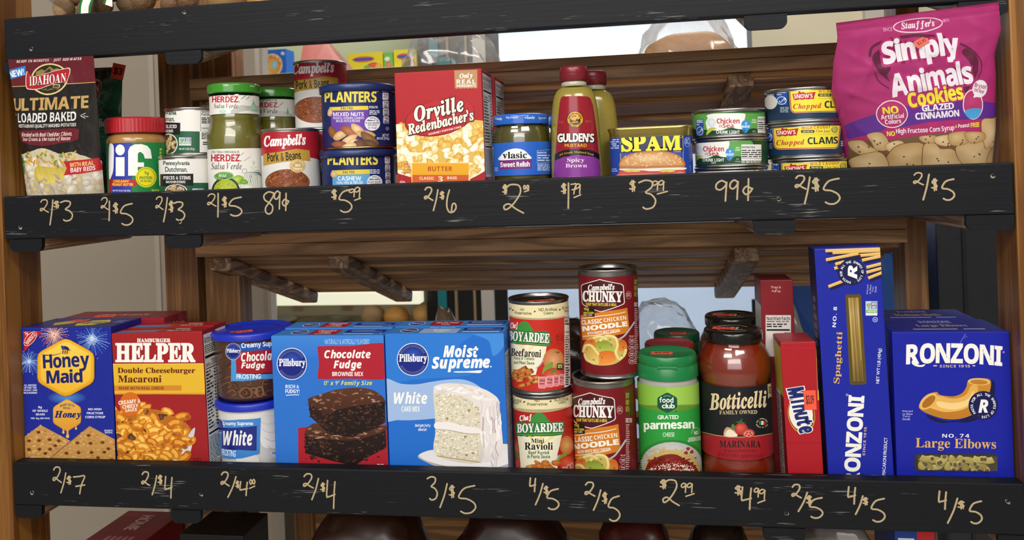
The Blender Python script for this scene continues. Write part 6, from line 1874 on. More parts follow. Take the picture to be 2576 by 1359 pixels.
a.line(spline([(400, 545), (430, 610), (500, 660)], 6, False), 10, '#5d1538')
a.ring(745, 195, 190, 50, 8, '#e6c6d4', rot=-6); a.T("Stauffer's", 615, 165, 872, 226, '#ecd6e0', 'c', r=6, fat=0.02); a.T('SINCE', 476, 213, 545, 240, '#dba6c0', 'n', r=4); a.T('1871', 942, 150, 988, 172, '#dba6c0', 'n', r=4)
a.T('Simply', 466, 288, 1054, 496, '#e8e0ea', 'b', r=7, fat=0.03, edge='#b02a6c', ew=0.09, arch=18)
a.T('Animals', 512, 506, 1146, 674, '#e8e0ea', 'b', r=9, fat=0.03, edge='#b02a6c', ew=0.09, arch=12)
a.sp([(200, 1010), (190, 960), (300, 890), (430, 840), (600, 790), (800, 740), (1000, 725), (1080, 735), (1240, 770), (1400, 815), (1460, 850), (1460, 930), (1300, 905), (1000, 890), (760, 905), (500, 960), (330, 1010), (215, 1060)], '#5d2a8e')
a.sp([(215, 1065), (330, 1010), (500, 960), (760, 905), (1000, 890), (1240, 905), (1250, 950), (1000, 960), (760, 975), (560, 1010), (440, 1045), (330, 1050)], '#ab2766')
a.poly([(340, 1050), (480, 940), (1230, 918), (1250, 1000), (1150, 985), (700, 990), (440, 1050), (430, 1015)], '#ab2766')
a.T('Cookies', 634, 655, 1064, 765, '#e9d83a', 'b', r=8, fat=0.03, edge='#b02a6c', ew=0.1)
a.T('GLAZED', 738, 770, 986, 815, '#ece6ee', r=4, fat=0.02); a.T('CINNAMON', 686, 825, 1028, 872, '#ece6ee', r=3, fat=0.02)
a.ell(515, 845, 115, 100, '#ecdfe8', rot=-12); a.ell(515, 845, 108, 93, '#ad2a6a', rot=-12); a.T('NO', 448, 790, 560, 840, '#e9d83a', r=7, fat=0.02); a.T('Artificial', 434, 842, 600, 878, '#f0e6ec', r=7); a.T('Colors', 462, 880, 580, 914, '#f0e6ec', r=7)
a.T('NO', 474, 970, 532, 1004, '#e9d83a', r=4, fat=0.02); a.T('High Fructose Corn Syrup', 540, 936, 984, 984, '#ece4ea', r=3.2); a.T('&', 990, 926, 1008, 948, '#e9d83a'); a.T('Peanut', 1016, 920, 1112, 948, '#ece4ea', r=1); a.T('FREE', 1122, 920, 1196, 952, '#e9d83a', r=-1, fat=0.02)
a.ell(1146, 785, 88, 112, '#ece4ec', rot=-6); a.ell(1146, 785, 80, 103, '#b43a70', rot=-6); a.sp([(1075, 830), (1146, 812), (1218, 828), (1190, 880), (1146, 892), (1098, 876)], '#4aa0dc')
a.ell(1212, 672, 66, 66, '#ebe4ec'); a.poly([(1170, 700), (1150, 735), (1205, 730)], '#ebe4ec'); a.T('Bryson', 1164, 636, 1268, 680, '#a32462', r=-14); a.T('the Bear', 1160, 672, 1250, 702, '#a32462', r=-16)
# cookies seen through the clear lower part
a.sp([(222, 1070), (330, 1050), (440, 1052), (560, 1020), (760, 990), (1000, 975), (1250, 1000), (1230, 930), (1340, 920), (1460, 940), (1470, 1460), (180, 1460), (215, 1200)], '#6e5234')
def cookie(P, c, m_):
    Q = spline(P, 6); cx, cy = Q.mean(0)
    n = len(Q)
    for g, cc, mm in ((1.15, '#6b4c2c', '#6b4c2c'), (1.11, c, m_)):
        V = np.concatenate([(Q - (cx, cy)) * g + (cx, cy), [(cx - 20, cy - 20)]])
        C_ = np.tile(lin(cc), (n + 1, 1)); C_[-1] = lin(mm)
        a.tris(a.uv(V), [(i, (i + 1) % n, n) for i in range(n)], C_)
CK = [[(225, 1085), (300, 1060), (345, 1090), (400, 1120), (390, 1170), (300, 1160), (240, 1130)], [(345, 1010), (430, 990), (480, 1050), (470, 1100), (400, 1105), (370, 1060)], [(470, 1070), (540, 1040), (585, 1050), (580, 1095), (520, 1115), (480, 1105)],
      [(560, 1080), (700, 1060), (745, 1110), (735, 1230), (690, 1245), (640, 1225), (560, 1245), (475, 1230), (490, 1150)], [(755, 1080), (830, 1065), (870, 1100), (960, 1110), (1020, 1200), (1010, 1270), (940, 1275), (820, 1250), (750, 1245)], [(1020, 1080), (1150, 1065), (1260, 1080), (1300, 1150), (1280, 1250), (1200, 1270), (1100, 1235), (1050, 1200), (1010, 1140)],
      [(1230, 930), (1330, 925), (1440, 950), (1440, 1100), (1400, 1140), (1330, 1140), (1300, 1110), (1250, 1100)], [(720, 1005), (830, 1000), (820, 1045), (740, 1040)], [(840, 1010), (940, 1000), (950, 1060), (900, 1070), (840, 1050)], [(950, 990), (1080, 985), (1090, 1050), (1000, 1070), (950, 1050)], [(1080, 990), (1220, 1000), (1230, 1050), (1120, 1060)],
      [(300, 1170), (420, 1140), (470, 1230), (400, 1300), (300, 1310), (230, 1240)], [(300, 1310), (420, 1250), (510, 1270), (540, 1400), (320, 1420)], [(540, 1270), (680, 1260), (740, 1300), (700, 1420), (540, 1420)], [(750, 1270), (900, 1290), (960, 1420), (740, 1420)], [(1290, 1180), (1440, 1160), (1450, 1420), (1280, 1420)], [(1000, 1290), (1100, 1270), (1260, 1300), (1260, 1420), (980, 1420)]]
r = random.Random(2)
for P_ in CK:
    c, m_ = r.choice([('#b99868', '#d8bd90'), ('#b08c5a', '#d0b384'), ('#c2a272', '#e0c89c')])
    cookie(P_, c, m_)
    cx, cy = np.mean(P_, 0)
    for i in range(3): a.ell(cx + r.uniform(-45, 45), cy + r.uniform(-40, 40), 7, 6, '#5a4024', n=10)
a.T('NET WT', 415, 1287, 510, 1310, '#c9a0a8', r=1)
o = fin()
st = sticker(P.root, 0, 0, 0, w=0.0145, d=0.0085, words='$2.90')
u_ = a.uv([(758, 318)]); p_, n_ = sf.at(u_, 0.0012)
st.location = Vector(p_[0])
st.scale = (1.0, 1.0, 1.0)
st.rotation_euler = (math.radians(83), math.radians(-27), 0)

# ================================================================== bottom shelf, left to right
def burst(a, cx, cy, r0, r1, n, cols, w=3, seed=0):
    r = random.Random(seed)
    for i in range(n):
        t = 2 * math.pi * i / n + r.uniform(-0.08, 0.08); q0, q1 = r0 * r.uniform(0.8, 1.2), r1 * r.uniform(0.7, 1.05)
        c = r.choice(cols)
        a.line([(cx + q0 * math.cos(t), cy + q0 * math.sin(t)), (cx + (q0 + q1) / 2 * math.cos(t), cy + (q0 + q1) / 2 * math.sin(t) - 2), (cx + q1 * math.cos(t), cy + q1 * math.sin(t) + 7)], w, c, w2=w * 0.5)
        a.ell(cx + q1 * math.cos(t), cy + q1 * math.sin(t) + 7, w * 0.9, w * 0.9, c, n=6)
def hexagon(cx, cy, rx, ry, soft=0.16):
    V = [(cx + rx * x, cy + ry * y) for x, y in ((0, -1), (1, -0.48), (1, 0.48), (0, 1), (-1, 0.48), (-1, -0.48))]
    P = []
    for i in range(6):
        p, q, s = np.array(V[i - 1]), np.array(V[i]), np.array(V[(i + 1) % 6])
        a_, b_ = q + (p - q) * soft, q + (s - q) * soft
        P += [a_ * 0.5 + q * 0.5 * 0.5 + a_ * 0.25 if False else a_, (a_ + b_ + 2 * q) / 4, b_]
    return P
def cracker(a, P, seed, holes):
    a.poly(P, '#c2914e')
    r = random.Random(seed)
    P_ = np.array(P); x0, y0 = P_.min(0); x1, y1 = P_.max(0)
    def inside(x, y):
        c = False
        for i in range(len(P)):
            (ax, ay), (bx, by) = P[i - 1], P[i]
            if (ay > y) != (by > y) and x < (bx - ax) * (y - ay) / (by - ay) + ax: c = not c
        return c
    k = 0
    while k < 260:
        x, y = r.uniform(x0, x1), r.uniform(y0, y1)
        if inside(x, y): a.blob(x, y, r.uniform(6, 16), r.uniform(3, 6), r.choice(['#b07f3e', '#d9ae6c', '#e0b878', '#a87438', '#cf9f58']), n=8); k += 1
    for x, y in holes:
        a.ell(x, y, 19, 14, '#8f5c28'); a.ell(x + 2, y + 2, 12, 9, '#5a3216')

c = Carton('cracker_box', 'dark red cracker box behind the blue graham cracker box', 'box', -0.822, -0.660, 0.0895, 0.058, on('low'), 0.2015, '#8c1a28')
a = c.top(col='#7a1c2a')
a.T('GRAHAM', 45, 40, 75, 62, '#c9a890', 's'); a.rows(28, 44, 42, 56, 1, '#a87a74')
a = c.right(((0, 0), (100, 0), (100, 345), (0, 345)))
a.rect(60, 0, 100, 345, '#a8384a'); a.T('Nabisco', 12, 16, 88, 34, '#e6d8d0', 's')
c.done(); sticker(c.root, -0.02, 0.018, 0.2022, 0.03, 0.014)
c = Carton('cracker_box', 'blue graham cracker box with a golden hexagon and fireworks', 'box', -0.8275, -0.6948, 0.0232, 0.0675, on('low'), 0.2020, '#1a2791')
a = c.front('L1')
for cx, cy in ((790, 520), (790, 800), (340, 700), (600, 700), (180, 560)): a.line(hexagon(cx, cy, 105, 118), 3, '#22329e', closed=True)
a.ell(470, 750, 170, 60, '#1a2791', '#4f8ad8')
burst(a, 365, 215, 12, 125, 46, ['#e8a08c', '#d9705e', '#f2c8b4'], 4, 1); burst(a, 365, 215, 6, 70, 24, ['#f0d8c8'], 3, 2)
burst(a, 690, 255, 10, 135, 60, ['#4f7ee0', '#8fb4f0', '#3a62c9'], 4, 3); burst(a, 690, 245, 4, 50, 26, ['#cfe2fa'], 4, 4)
burst(a, 150, 440, 8, 105, 44, ['#7fa8ec', '#b9d2f6', '#4f78d0'], 4, 5); a.ell(150, 440, 26, 26, '#5a8ae0', '#dfeafc')
r = random.Random(3)
for i in range(40): a.ell(r.uniform(90, 840), r.uniform(170, 420), 2.5, 2.5, '#a9c4f2', n=6)
a.poly([(100, 181), (264, 181), (108, 360)], '#b3202e'); a.ring(160, 246, 72, 36, 4, '#f0e4e0', rot=-50); a.T('NABISCO', 104, 228, 216, 262, '#f0e4e0', r=50); a.line([(105, 190), (150, 210)], 4, '#f0e4e0'); a.line([(125, 185), (118, 215)], 4, '#f0e4e0'); a.line([(138, 188), (130, 220)], 4, '#f0e4e0')
a.poly(hexagon(466, 492, 244, 258), '#c98d1c'); a.poly(hexagon(466, 490, 236, 250), '#eab52c', '#e0a320'); a.poly(hexagon(466, 490, 214, 228), '#f3cf52', '#ecb52e')
a.T('Honey', 272, 372, 666, 526, '#1a2068', 'b', r=3, fat=0.012); a.T('Maid', 302, 508, 606, 622, '#1a2068', 'b', r=2, fat=0.02)
a.line(spline([(290, 385), (360, 385), (430, 368)], 6, False), 9, '#1a2068', w2=3)
a.ell(462, 330, 34, 22, '#1a2068', rot=20); a.ell(440, 318, 18, 12, '#33408c', rot=40); a.ell(462, 358, 38, 20, '#e8b52c', rot=8)
for k in (-18, 0, 18): a.line([(462 + k, 342), (458 + k, 374)], 8, '#1a2068')
a.line([(494, 348), (503, 330)], 3, '#1a2068'); a.line([(498, 352), (510, 340)], 3, '#1a2068')
a.poly(hexagon(471, 900, 120, 142), '#d99c30', '#c98828'); a.poly(hexagon(471, 898, 112, 132), '#e6b24a', '#d9982c')
for x, y0, y1, w_ in ((440, 1010, 1046, 13), (476, 1020, 1080, 17), (548, 985, 1014, 11)): a.line([(x, y0), (x, y1)], w_, '#dca038'); a.ell(x, y1, w_ * 0.85, w_, '#dca038', '#f0cc78')
a.T('MADE WITH', 412, 812, 534, 834, '#1a2068', arch=14, r=0); a.T('REAL', 440, 830, 504, 848, '#1a2068'); a.T('Honey', 366, 866, 588, 936, '#1a2068', 'c', fat=0.03)
for i, t in enumerate(('ALL DRESSED', 'UP FOR THE', 'HOLIDAY, SAME', 'DELICIOUSNESS')): a.T(t, 103 - 3 * (i > 1), 636 + 21.5 * i, 210 + 6 * (i > 1), 652 + 21.5 * i, '#d9dff2')
a.T('8g', 225, 822, 256, 846, '#e2e6f6'); a.T('OF WHOLE', 176, 853, 306, 872, '#e2e6f6'); a.T('GRAIN', 204, 884, 280, 902, '#e2e6f6'); a.T('PER 30g SERVING', 163, 920, 323, 938, '#c2caea', 'n', fat=0.03)
a.T('NO HIGH', 652, 840, 765, 858, '#e2e6f6'); a.T('FRUCTOSE', 640, 873, 780, 892, '#e2e6f6'); a.T('CORN SYRUP', 627, 906, 798, 926, '#e2e6f6')
a.T('ENLARGED TO', 790, 1024, 860, 1038, '#d9dff2'); a.T('SHOW DETAIL', 794, 1042, 860, 1056, '#d9dff2')
cracker(a, [(60, 1120), (244, 983), (500, 1120), (330, 1260), (270, 1420), (60, 1420)], 1, [(228, 1045), (146, 1118), (232, 1116), (322, 1108), (400, 1118), (145, 1192), (235, 1190), (326, 1190), (285, 1226), (148, 1270), (370, 1160)])
cracker(a, [(665, 993), (960, 1150), (960, 1420), (290, 1420), (300, 1290)], 2, [(656, 1072), (560, 1136), (672, 1140), (775, 1132), (466, 1224), (570, 1220), (680, 1218), (790, 1215), (824, 1186), (900, 1205), (736, 1262), (620, 1285), (850, 1280)])
a.line([(300, 1290), (665, 993)], 5, '#8f6430')
a.ell(176, 1272, 38, 16, '#bcd0ea')
a = c.top(col='#20266e')
a.poly([(20, 55), (30, 30), (44, 25), (42, 60), (28, 80)], '#c9a13a'); a.poly([(48, 60), (55, 30), (72, 22), (80, 45), (72, 78), (54, 84)], '#cfc04a'); a.T('HONEY MAID', 52, 40, 76, 68, '#1a2068', 'b'); a.rows(84, 30, 97, 55, 3, '#6a74b8')
c.done(); sticker(c.root, -0.012, 0.045, 0.2028, 0.024, 0.016)

# --- pasta dinners
def helper_box(label, yf, h, front):
    c = Carton('pasta_dinner_box', label, 'box', -0.6908 + (0.0025 if not front else 0), -0.5620 + (-0.001 if not front else 0), yf, 0.0325, on('low') + 0.0013, h, '#9c1f22', 'boxed pasta dinners', lean=-0.018)
    a = c.right(((0, 0), (100, 0), (100, 540), (0, 540)))
    a.rect(0, 0, 100, 540, '#9c1f22'); a.facts(8, 14, 92, 525, cal='330', n=18)
    a = c.top(col='#96201f')
    a.rect(4, 62, 48, 96, '#3a78b8'); a.line([(4, 60), (60, 60)], 4, '#d9b03a'); a.T('HELPER', 58, 62, 84, 84, '#e6d9d0', 's'); a.rows(62, 30, 78, 50, 1, '#d9c4bc')
    if front:
        a = c.front('L1')
        a.T('HAMBURGER', 1070, 245, 1355, 276, '#f2ece6', 's', fat=0.04)
        a.T('HELPER', 890, 290, 1563, 440, '#f4f0ea', 's', fat=0.05)
        a.poly([(840, 463), (1240, 462), (1650, 459), (1650, 722), (1240, 720), (840, 722)], '#e2b430')
        a.line([(840, 463), (1650, 459)], 4, '#f2dc8a')
        a.T('Double Cheeseburger', 904, 494, 1566, 552, '#5a1c12', 's', fat=0.015); a.T('Macaroni', 908, 560, 1278, 620, '#5a1c12', 's', fat=0.015)
        a.poly([(840, 646), (1450, 645), (1450, 690), (840, 692)], '#d1872c'); a.T('MADE WITH REAL CHEESE', 915, 656, 1298, 682, '#5a1c12', gap=0.15)
        a.line([(840, 714), (1650, 712)], 3, '#a8701c')
        a.sp([(830, 900), (960, 870), (1120, 850), (1250, 855), (1360, 900), (1480, 960), (1545, 1050), (1540, 1160), (1480, 1280), (1380, 1420), (830, 1420)], '#b56a1e'); 
        a.sp([(1552, 1010), (1545, 1130), (1520, 1230), (1470, 1310), (1380, 1430), (1200, 1460), (1350, 1320)], '#c9c9cc', '#e9e9ea')
        r = random.Random(12)
        for i in range(120):
            t = i / 120; y = 860 + 470 * t
            xr = 1540 - max(0, y - 1080) * 0.45 - max(0, 1000 - y) * 1.0
            x = r.uniform(870, xr - 20)
            if y < 900 and x > 1330: continue
            if r.random() < 0.13:
                a.blob(x, y, r.uniform(28, 45), r.uniform(26, 38), '#4a2a1a', '#7d5238', wob=0.3)
            else:
                c1, c2 = r.choice([('#c9781c', '#f0b448'), ('#d98a24', '#f7c860'), ('#b9661a', '#e8a038')])
                ro, s_ = r.uniform(0, 360), r.uniform(50, 78)
                a0 = math.radians(ro)
                Q = [(x + s_ * math.cos(a0 + u) * 0.9, y + s_ * math.sin(a0 + u) * 0.7) for u in np.linspace(-0.75, 0.75, 9)]
                a.line(Q, s_ * 0.95, c1); a.ell(Q[0][0], Q[0][1], s_ * 0.47, s_ * 0.47, c1); a.line([(p_[0] - 4, p_[1] - 6) for p_ in Q], s_ * 0.45, c2)
                if r.random() < 0.3: a.ell(Q[-1][0], Q[-1][1], s_ * 0.3, s_ * 0.36, c1, '#8a4a14', rot=ro)
        a.ell(1012, 805, 90, 103, '#d26a1c'); a.T('CREAMY &', 912, 768, 1100, 802, '#f4eadc', r=6, fat=0.01); a.T('CHEESY', 945, 808, 1082, 838, '#f4eadc', r=6, fat=0.01); a.T('SAUCE', 970, 842, 1070, 868, '#f4eadc', r=6, fat=0.01)
        a.T('ENLARGED TO', 1548, 1264, 1622, 1276, '#4a0f10'); a.T('SHOW DETAIL', 1550, 1282, 1622, 1292, '#4a0f10')
    return c.done()
helper_box('red pasta dinner box behind the front pasta dinner box', 0.0545, 0.1945, False)
helper_box('front red pasta dinner box picturing cheesy macaroni', 0.0232, 0.1935, True)

# --- frosting tubs
def roundel(a, cx, cy, rx, ry, r=0):
    a.ell(cx, cy, rx, ry, '#dfe4ee'); a.ell(cx, cy, rx * 0.95, ry * 0.95, '#15257e'); a.ell(cx, cy - ry * 0.3, rx * 0.75, ry * 0.5, '#15257e', '#2f52b8')
    for q in (0.86, 0.78):
        for i in range(60):
            t = i * math.pi / 30
            if abs(math.sin(t)) > 0.42: a.ell(cx + rx * q * math.cos(t), cy + ry * q * math.sin(t), rx * 0.018, ry * 0.018, '#b9c4e0', n=6)
    a.T('Pillsbury', cx - rx * 0.85, cy - ry * 0.32, cx + rx * 0.88, cy + ry * 0.26, '#f4f4f6', 's', r=r, fat=0.02)
def frosting(name, label, x, y, z, h, R, choc):
    C = Can(name, label, 'tub', x, y, z, 'frosting tubs')
    rad = lambda q: R - 0.004 + 0.003 * q / h
    MB().lathe([(0.0, 0.0), (R - 0.009, 0.0004), (R - 0.006, 0.003), (R - 0.0045, 0.006), (R - 0.0012, h - 0.008)], '#4a2c1c' if choc else '#e2dfda', n=96).build('tub', 'contents', C.root)
    MB().lathe([(R - 0.0005, h - 0.0100), (R + 0.0018, h - 0.0097), None, (R + 0.0022, h - 0.003), (R + 0.0012, h - 0.0008), (R - 0.001, h), (R - 0.003, h - 0.0004), (R - 0.006, h - 0.0028), (R - 0.016, h - 0.003), (R - 0.018, h - 0.0016), (R - 0.021, h - 0.0032), (0.0, h - 0.0036)], '#1a2fb4', n=96).build('lid', 'plastic', C.root, 'bright blue lid')
    a, fin = C.label('L2', R - 0.0005, 0.007, h - 0.0108, None, rad=lambda q: R - 0.0038 + 0.003 * q / h, vstep=0.01)
    return C, a, fin
C, a, fin = frosting('frosting_tub', 'lower tub of white frosting with a blue lid', -0.5215, 0.0755, on('low'), 0.1005, 0.0497, False)
for P_ in ([(450, 900), (560, 880), (720, 900), (720, 1100), (470, 1150)], [(250, 1230), (330, 1190), (430, 1230), (420, 1330), (300, 1340)]):
    a.sp(P_, '#d9d5cf', '#efece8')
for i in range(5): a.line(spline([(440 + 20 * i, 930 + 70 * i), (500 + 20 * i, 960 + 70 * i), (600, 940 + 70 * i)], 5, False), 9, '#cfcac4')
a.poly([(90, 910), (280, 918), (450, 905), (445, 1090), (440, 1200), (300, 1240), (90, 1225)], '#3f86d2')
a.ell(105, 975, 48, 66, '#dfe4ee'); a.ell(105, 975, 43, 60, '#1a2f8e')
a.T('Creamy Supreme', 140, 938, 388, 976, '#f0f2f6', 'b', fat=0.01)
a.poly([(132, 985), (280, 985), (418, 972), (416, 1176), (280, 1170), (130, 1160)], '#162a80'); a.T('White', 146, 1012, 382, 1134, '#f4f4f6', 'i', fat=0.02)
a.T('FROSTING', 130, 1172, 250, 1222, '#e6eef8', 'n', r=-6, fat=0.03)
a.rows(600, 1160, 640, 1300, 6, '#7a86b8', fill=0.5); a.rect(535, 1180, 580, 1230, '#c9d2e4', rad=8); a.T('140', 540, 1188, 574, 1206, '#162a80')
fin('label', 'gloss')
C, a, fin = frosting('frosting_tub', 'upper tub of chocolate fudge frosting with a blue lid and orange sticker', -0.5225, 0.0765, on('low') + 0.1008, 0.0905, 0.0512, True)
r = random.Random(8)
for i in range(70):
    x, y = r.uniform(120, 760), r.uniform(245, 790)
    if 260 < y < 560 and x > 210: continue
    a.line(spline([(x, y), (x + 40, y - 22), (x + 70, y + 5), (x + 40, y + 25)], 5, False), r.uniform(7, 16), r.choice(['#5e3a26', '#6e4630', '#3e2416', '#7d5238']))
a.ring(330, 690, 48, 42, 14, '#7a5038'); a.ring(330, 690, 22, 20, 10, '#4a2c1c'); a.ring(520, 640, 60, 80, 16, '#6e4630'); a.ring(440, 680, 30, 40, 10, '#8a6048')
a.poly([(270, 285), (420, 275), (760, 240), (760, 300), (520, 340), (290, 345)], '#1f58b0'); a.T('Creamy Supreme', 294, 268, 640, 322, '#f0f2f6', 'b', r=4, fat=0.01)
a.poly([(212, 420), (250, 415), (255, 530), (760, 500), (760, 560), (470, 578), (210, 596)], '#4a94d6')
a.poly([(246, 350), (420, 342), (760, 300), (760, 510), (470, 528), (258, 532)], '#a31c2c'); a.T('Chocolate', 292, 352, 600, 428, '#f6f2ee', 'i', r=3, fat=0.02); a.T('Fudge', 294, 440, 480, 506, '#f6f2ee', 'i', fat=0.02)
a.T('FROSTING', 256, 540, 448, 576, '#f0f4f8', 'n', fat=0.03, r=1); roundel(a, 228, 350, 63, 72)
a.T('NET WT 16 OZ', 456, 722, 600, 752, '#d8c8bc', 'n', fat=0.03, r=3)
fin('label', 'gloss')
sticker(C.root, -0.015, -0.012, 0.0874, 0.03, 0.014)

# --- brownie mix
def brownie_top(c):
    a = c.top(col='#3a80cc')
    a.ell(20, 50, 7.5, 30, '#e4e8f2'); a.ell(20, 50, 6.8, 26, '#1a2f8e'); a.T('Pillsbury', 14.5, 40, 25.5, 58, '#f0f0f4', 's')
    a.rect(31, 14, 56, 86, '#a81f2e'); a.T('Chocolate', 35, 20, 52, 40, '#f4ecea', 'i'); a.T('Fudge', 38, 45, 49, 66, '#f4ecea', 'i'); a.rows(36, 72, 51, 80, 1, '#e6d0cc')
    a.rect(61, 20, 97, 62, '#1a2f8e'); a.rows(66, 30, 94, 52, 2, '#8fa4dc'); a.rows(62, 72, 96, 84, 1, '#cfdcf2')
    return a
def brownies(a):
    a.poly([(762, 985), (860, 972), (1520, 955), (1520, 1420), (766, 1420)], '#a81d2b')
    def block(side, side2, top, seed, ylo):
        r = random.Random(seed)
        H = sorted(set(side + side2 + top)); hull = []
        for seq in (H, H[::-1]):
            part = []
            for q in seq:
                while len(part) > 1 and (part[-1][0] - part[-2][0]) * (q[1] - part[-2][1]) - (part[-1][1] - part[-2][1]) * (q[0] - part[-2][0]) <= 0: part.pop()
                part.append(q)
            hull += part[:-1]
        cx, cy = np.mean(hull, 0)
        a.poly([(cx + (x - cx) * 0.985, cy + (y - cy) * 0.97) for x, y in hull], '#24130d')
        a.poly(side, '#2a1610'); a.poly(side2, '#1d0f0b')
        for P_, n_ in ((side, 150), (side2, 260)):
            Q = np.array(P_); x0, y0 = Q.min(0); x1, y1 = Q.max(0)
            k = 0
            while k < n_:
                x, y = r.uniform(x0, x1), r.uniform(y0, y1)
                c_ = False
                for i in range(len(P_)):
                    (ax, ay), (bx, by) = P_[i - 1], P_[i]
                    if (ay > y) != (by > y) and x < (bx - ax) * (y - ay) / (by - ay) + ax: c_ = not c_
                k += 1
                if c_: a.blob(x, y, r.uniform(5, 16), r.uniform(4, 10), r.choice(['#3a2018', '#120907', '#4a2c20', '#241310', '#5a382a']), n=7, wob=0.35)
        a.sp(top, '#5a3322', '#3e2116', n=5)
        Q = np.array(top); x0, y0 = Q.min(0); x1, y1 = Q.max(0)
        for i in range(90):
            x, y = r.uniform(x0 + 30, x1 - 30), r.uniform(y0 + 10, y1 - 12)
            c_ = False
            for j in range(len(top)):
                (ax, ay), (bx, by) = top[j - 1], top[j]
                if (ay > y) != (by > y) and x < (bx - ax) * (y - ay) / (by - ay) + ax: c_ = not c_
            if c_: a.blob(x, y, r.uniform(8, 34), r.uniform(4, 9), r.choice(['#7a4e36', '#8f6850', '#4a2818', '#a8866e', '#62402c']), n=9, wob=0.35, rot=r.uniform(-20, 20))
    block([(822, 1010), (880, 950), (1010, 1030), (1030, 1100), (1040, 1200), (820, 1190)], [(830, 1090), (1060, 1060), (1250, 1040), (1490, 970), (1500, 1150), (1340, 1230), (1230, 1300), (1050, 1260), (820, 1195)], [(825, 1005), (900, 945), (1000, 985), (1180, 1060), (1340, 1015), (1480, 965), (1480, 1010), (1240, 1085), (1040, 1080), (850, 1060)], 5, 1300)
    block([(848, 765), (1010, 850), (1020, 1040), (930, 950), (865, 890)], [(1010, 850), (1200, 820), (1485, 750), (1490, 940), (1380, 985), (1180, 1040), (1030, 1045)], [(845, 742), (950, 705), (1080, 665), (1250, 648), (1390, 670), (1480, 740), (1440, 775), (1250, 800), (1080, 835), (1000, 870), (890, 800)], 6, 1040)
    for x, y, q in ((880, 1232, 22), (935, 1262, 12), (910, 1236, 8), (1330, 1250, 14), (1430, 1225, 10), (830, 1242, 6)): a.blob(x, y, q, q * 0.8, '#2a1610', '#4a2c20', wob=0.3)
c = Carton('brownie_mix_box', 'blue brownie mix box behind the front brownie mix box', 'box', -0.4735, -0.3225, 0.0665, 0.0425, on('low'), 0.1905, '#2e74cc', 'boxes of baking mix')
brownie_top(c); c.done()
c = Carton('brownie_mix_box', 'front blue brownie mix box with a red panel and stacked brownies', 'box', -0.4705, -0.3215, 0.0232, 0.0425, on('low'), 0.1895, '#2b70cb', 'boxes of baking mix')
a = c.front('L2')
a.poly([(530, 215), (1500, 205), (1500, 330), (530, 420)], '#3f84d6', '#2b70cb')
roundel(a, 710, 450, 126, 134)
a.T('NATURALLY & ARTIFICIALLY FLAVORED', 985, 244, 1356, 286, '#a9c8ee', 'n', fat=0.01)
a.sp([(925, 320), (950, 303), (1200, 300), (1520, 292), (1520, 560), (1200, 572), (950, 577), (926, 560), (936, 440)], '#ab1d30', n=4)
a.T('Chocolate', 982, 334, 1366, 402, '#f6f2ee', 'i', fat=0.02); a.T('Fudge', 1060, 420, 1290, 506, '#f6f2ee', 'i', fat=0.02); a.T('BROWNIE MIX', 1047, 516, 1306, 552, '#f6f2ee')
a.T('13" x 9" Family Size', 978, 590, 1379, 638, '#f0e04a', 'i')
a.T('RICH &', 658, 624, 770, 654, '#eef2f8'); a.T('FUDGY!', 656, 662, 774, 694, '#eef2f8'); a.line([(660, 712), (720, 708), (770, 708)], 6, '#eef2f8')
brownies(a)
a.rows(1420, 1285, 1475, 1312, 2, '#e0b8b8')
brownie_top(c)
c.done()

# --- cake mix
def cake_top(c, red):
    a = c.top(col='#3a80cc')
    a.ell(17, 50, 7.5, 32, '#e4e8f2'); a.ell(17, 50, 6.8, 28, '#1a2f8e'); a.T('Pillsbury', 11.5, 40, 22.5, 60, '#f0f0f4', 's')
    if red: a.rect(30, 15, 58, 85, '#a01f2c'); a.T("Devil's Food", 34, 25, 54, 48, '#f0e4e0', 'i'); a.rows(40, 60, 48, 74, 1, '#e6d0cc')
    else: a.T('Moist Supreme', 32, 2, 54, 18, '#e6eef8', 'i'); a.rect(28, 24, 60, 92, '#9cb8e4'); a.T('White', 38, 34, 52, 60, '#f4f6fa', 'i'); a.rows(41, 70, 49, 80, 1, '#f4f6fa')
    a.rect(63, 16, 97, 56, '#1a2f8e'); a.rows(66, 26, 95, 46, 2, '#8fa4dc'); a.rows(64, 68, 96, 82, 1, '#dfe8f6')
c = Carton('cake_mix_box', 'blue cake mix box with a red top panel behind the white cake mix', 'box', -0.3205, -0.1725, 0.0665, 0.0405, on('low'), 0.1915, '#2e74cc', 'boxes of baking mix')
cake_top(c, True); c.done()
c = Carton('cake_mix_box', 'front blue white cake mix box with a slice of white cake', 'box', -0.3195, -0.1690, 0.0232, 0.0425, on('low'), 0.1910, '#1f6bca', 'boxes of baking mix')
a = c.front('L3')
a.sp([(50, 240), (500, 250), (740, 245), (640, 330), (640, 420), (740, 560), (300, 600), (50, 620)], '#2a78d2')
a.sp([(740, 245), (990, 245), (990, 330), (900, 420), (860, 300)], '#3f8ada')
a.sp([(40, 610), (180, 635), (300, 640), (420, 620), (560, 602), (680, 606), (780, 650), (850, 720), (900, 800), (700, 830), (520, 880), (440, 905), (280, 918), (160, 918), (40, 905)], '#9db9e2')
roundel(a, 273, 446, 124, 128)
a.T('Moist', 512, 336, 780, 428, '#f6f6f4', 'i', fat=0.03); a.T('Supreme', 424, 426, 870, 540, '#f6f6f4', 'i', fat=0.03, r=1); a.T('.', 874, 496, 886, 508, '#f6f6f4')
a.sp([(596, 540), (700, 538), (806, 530), (808, 540), (790, 552), (700, 548), (610, 548)], '#f6f6f4')
a.T('White', 128, 700, 384, 790, '#f2f2f0', 'i', fat=0.02); a.T('CAKE MIX', 186, 810, 328, 852, '#f2f2f0', 'b')
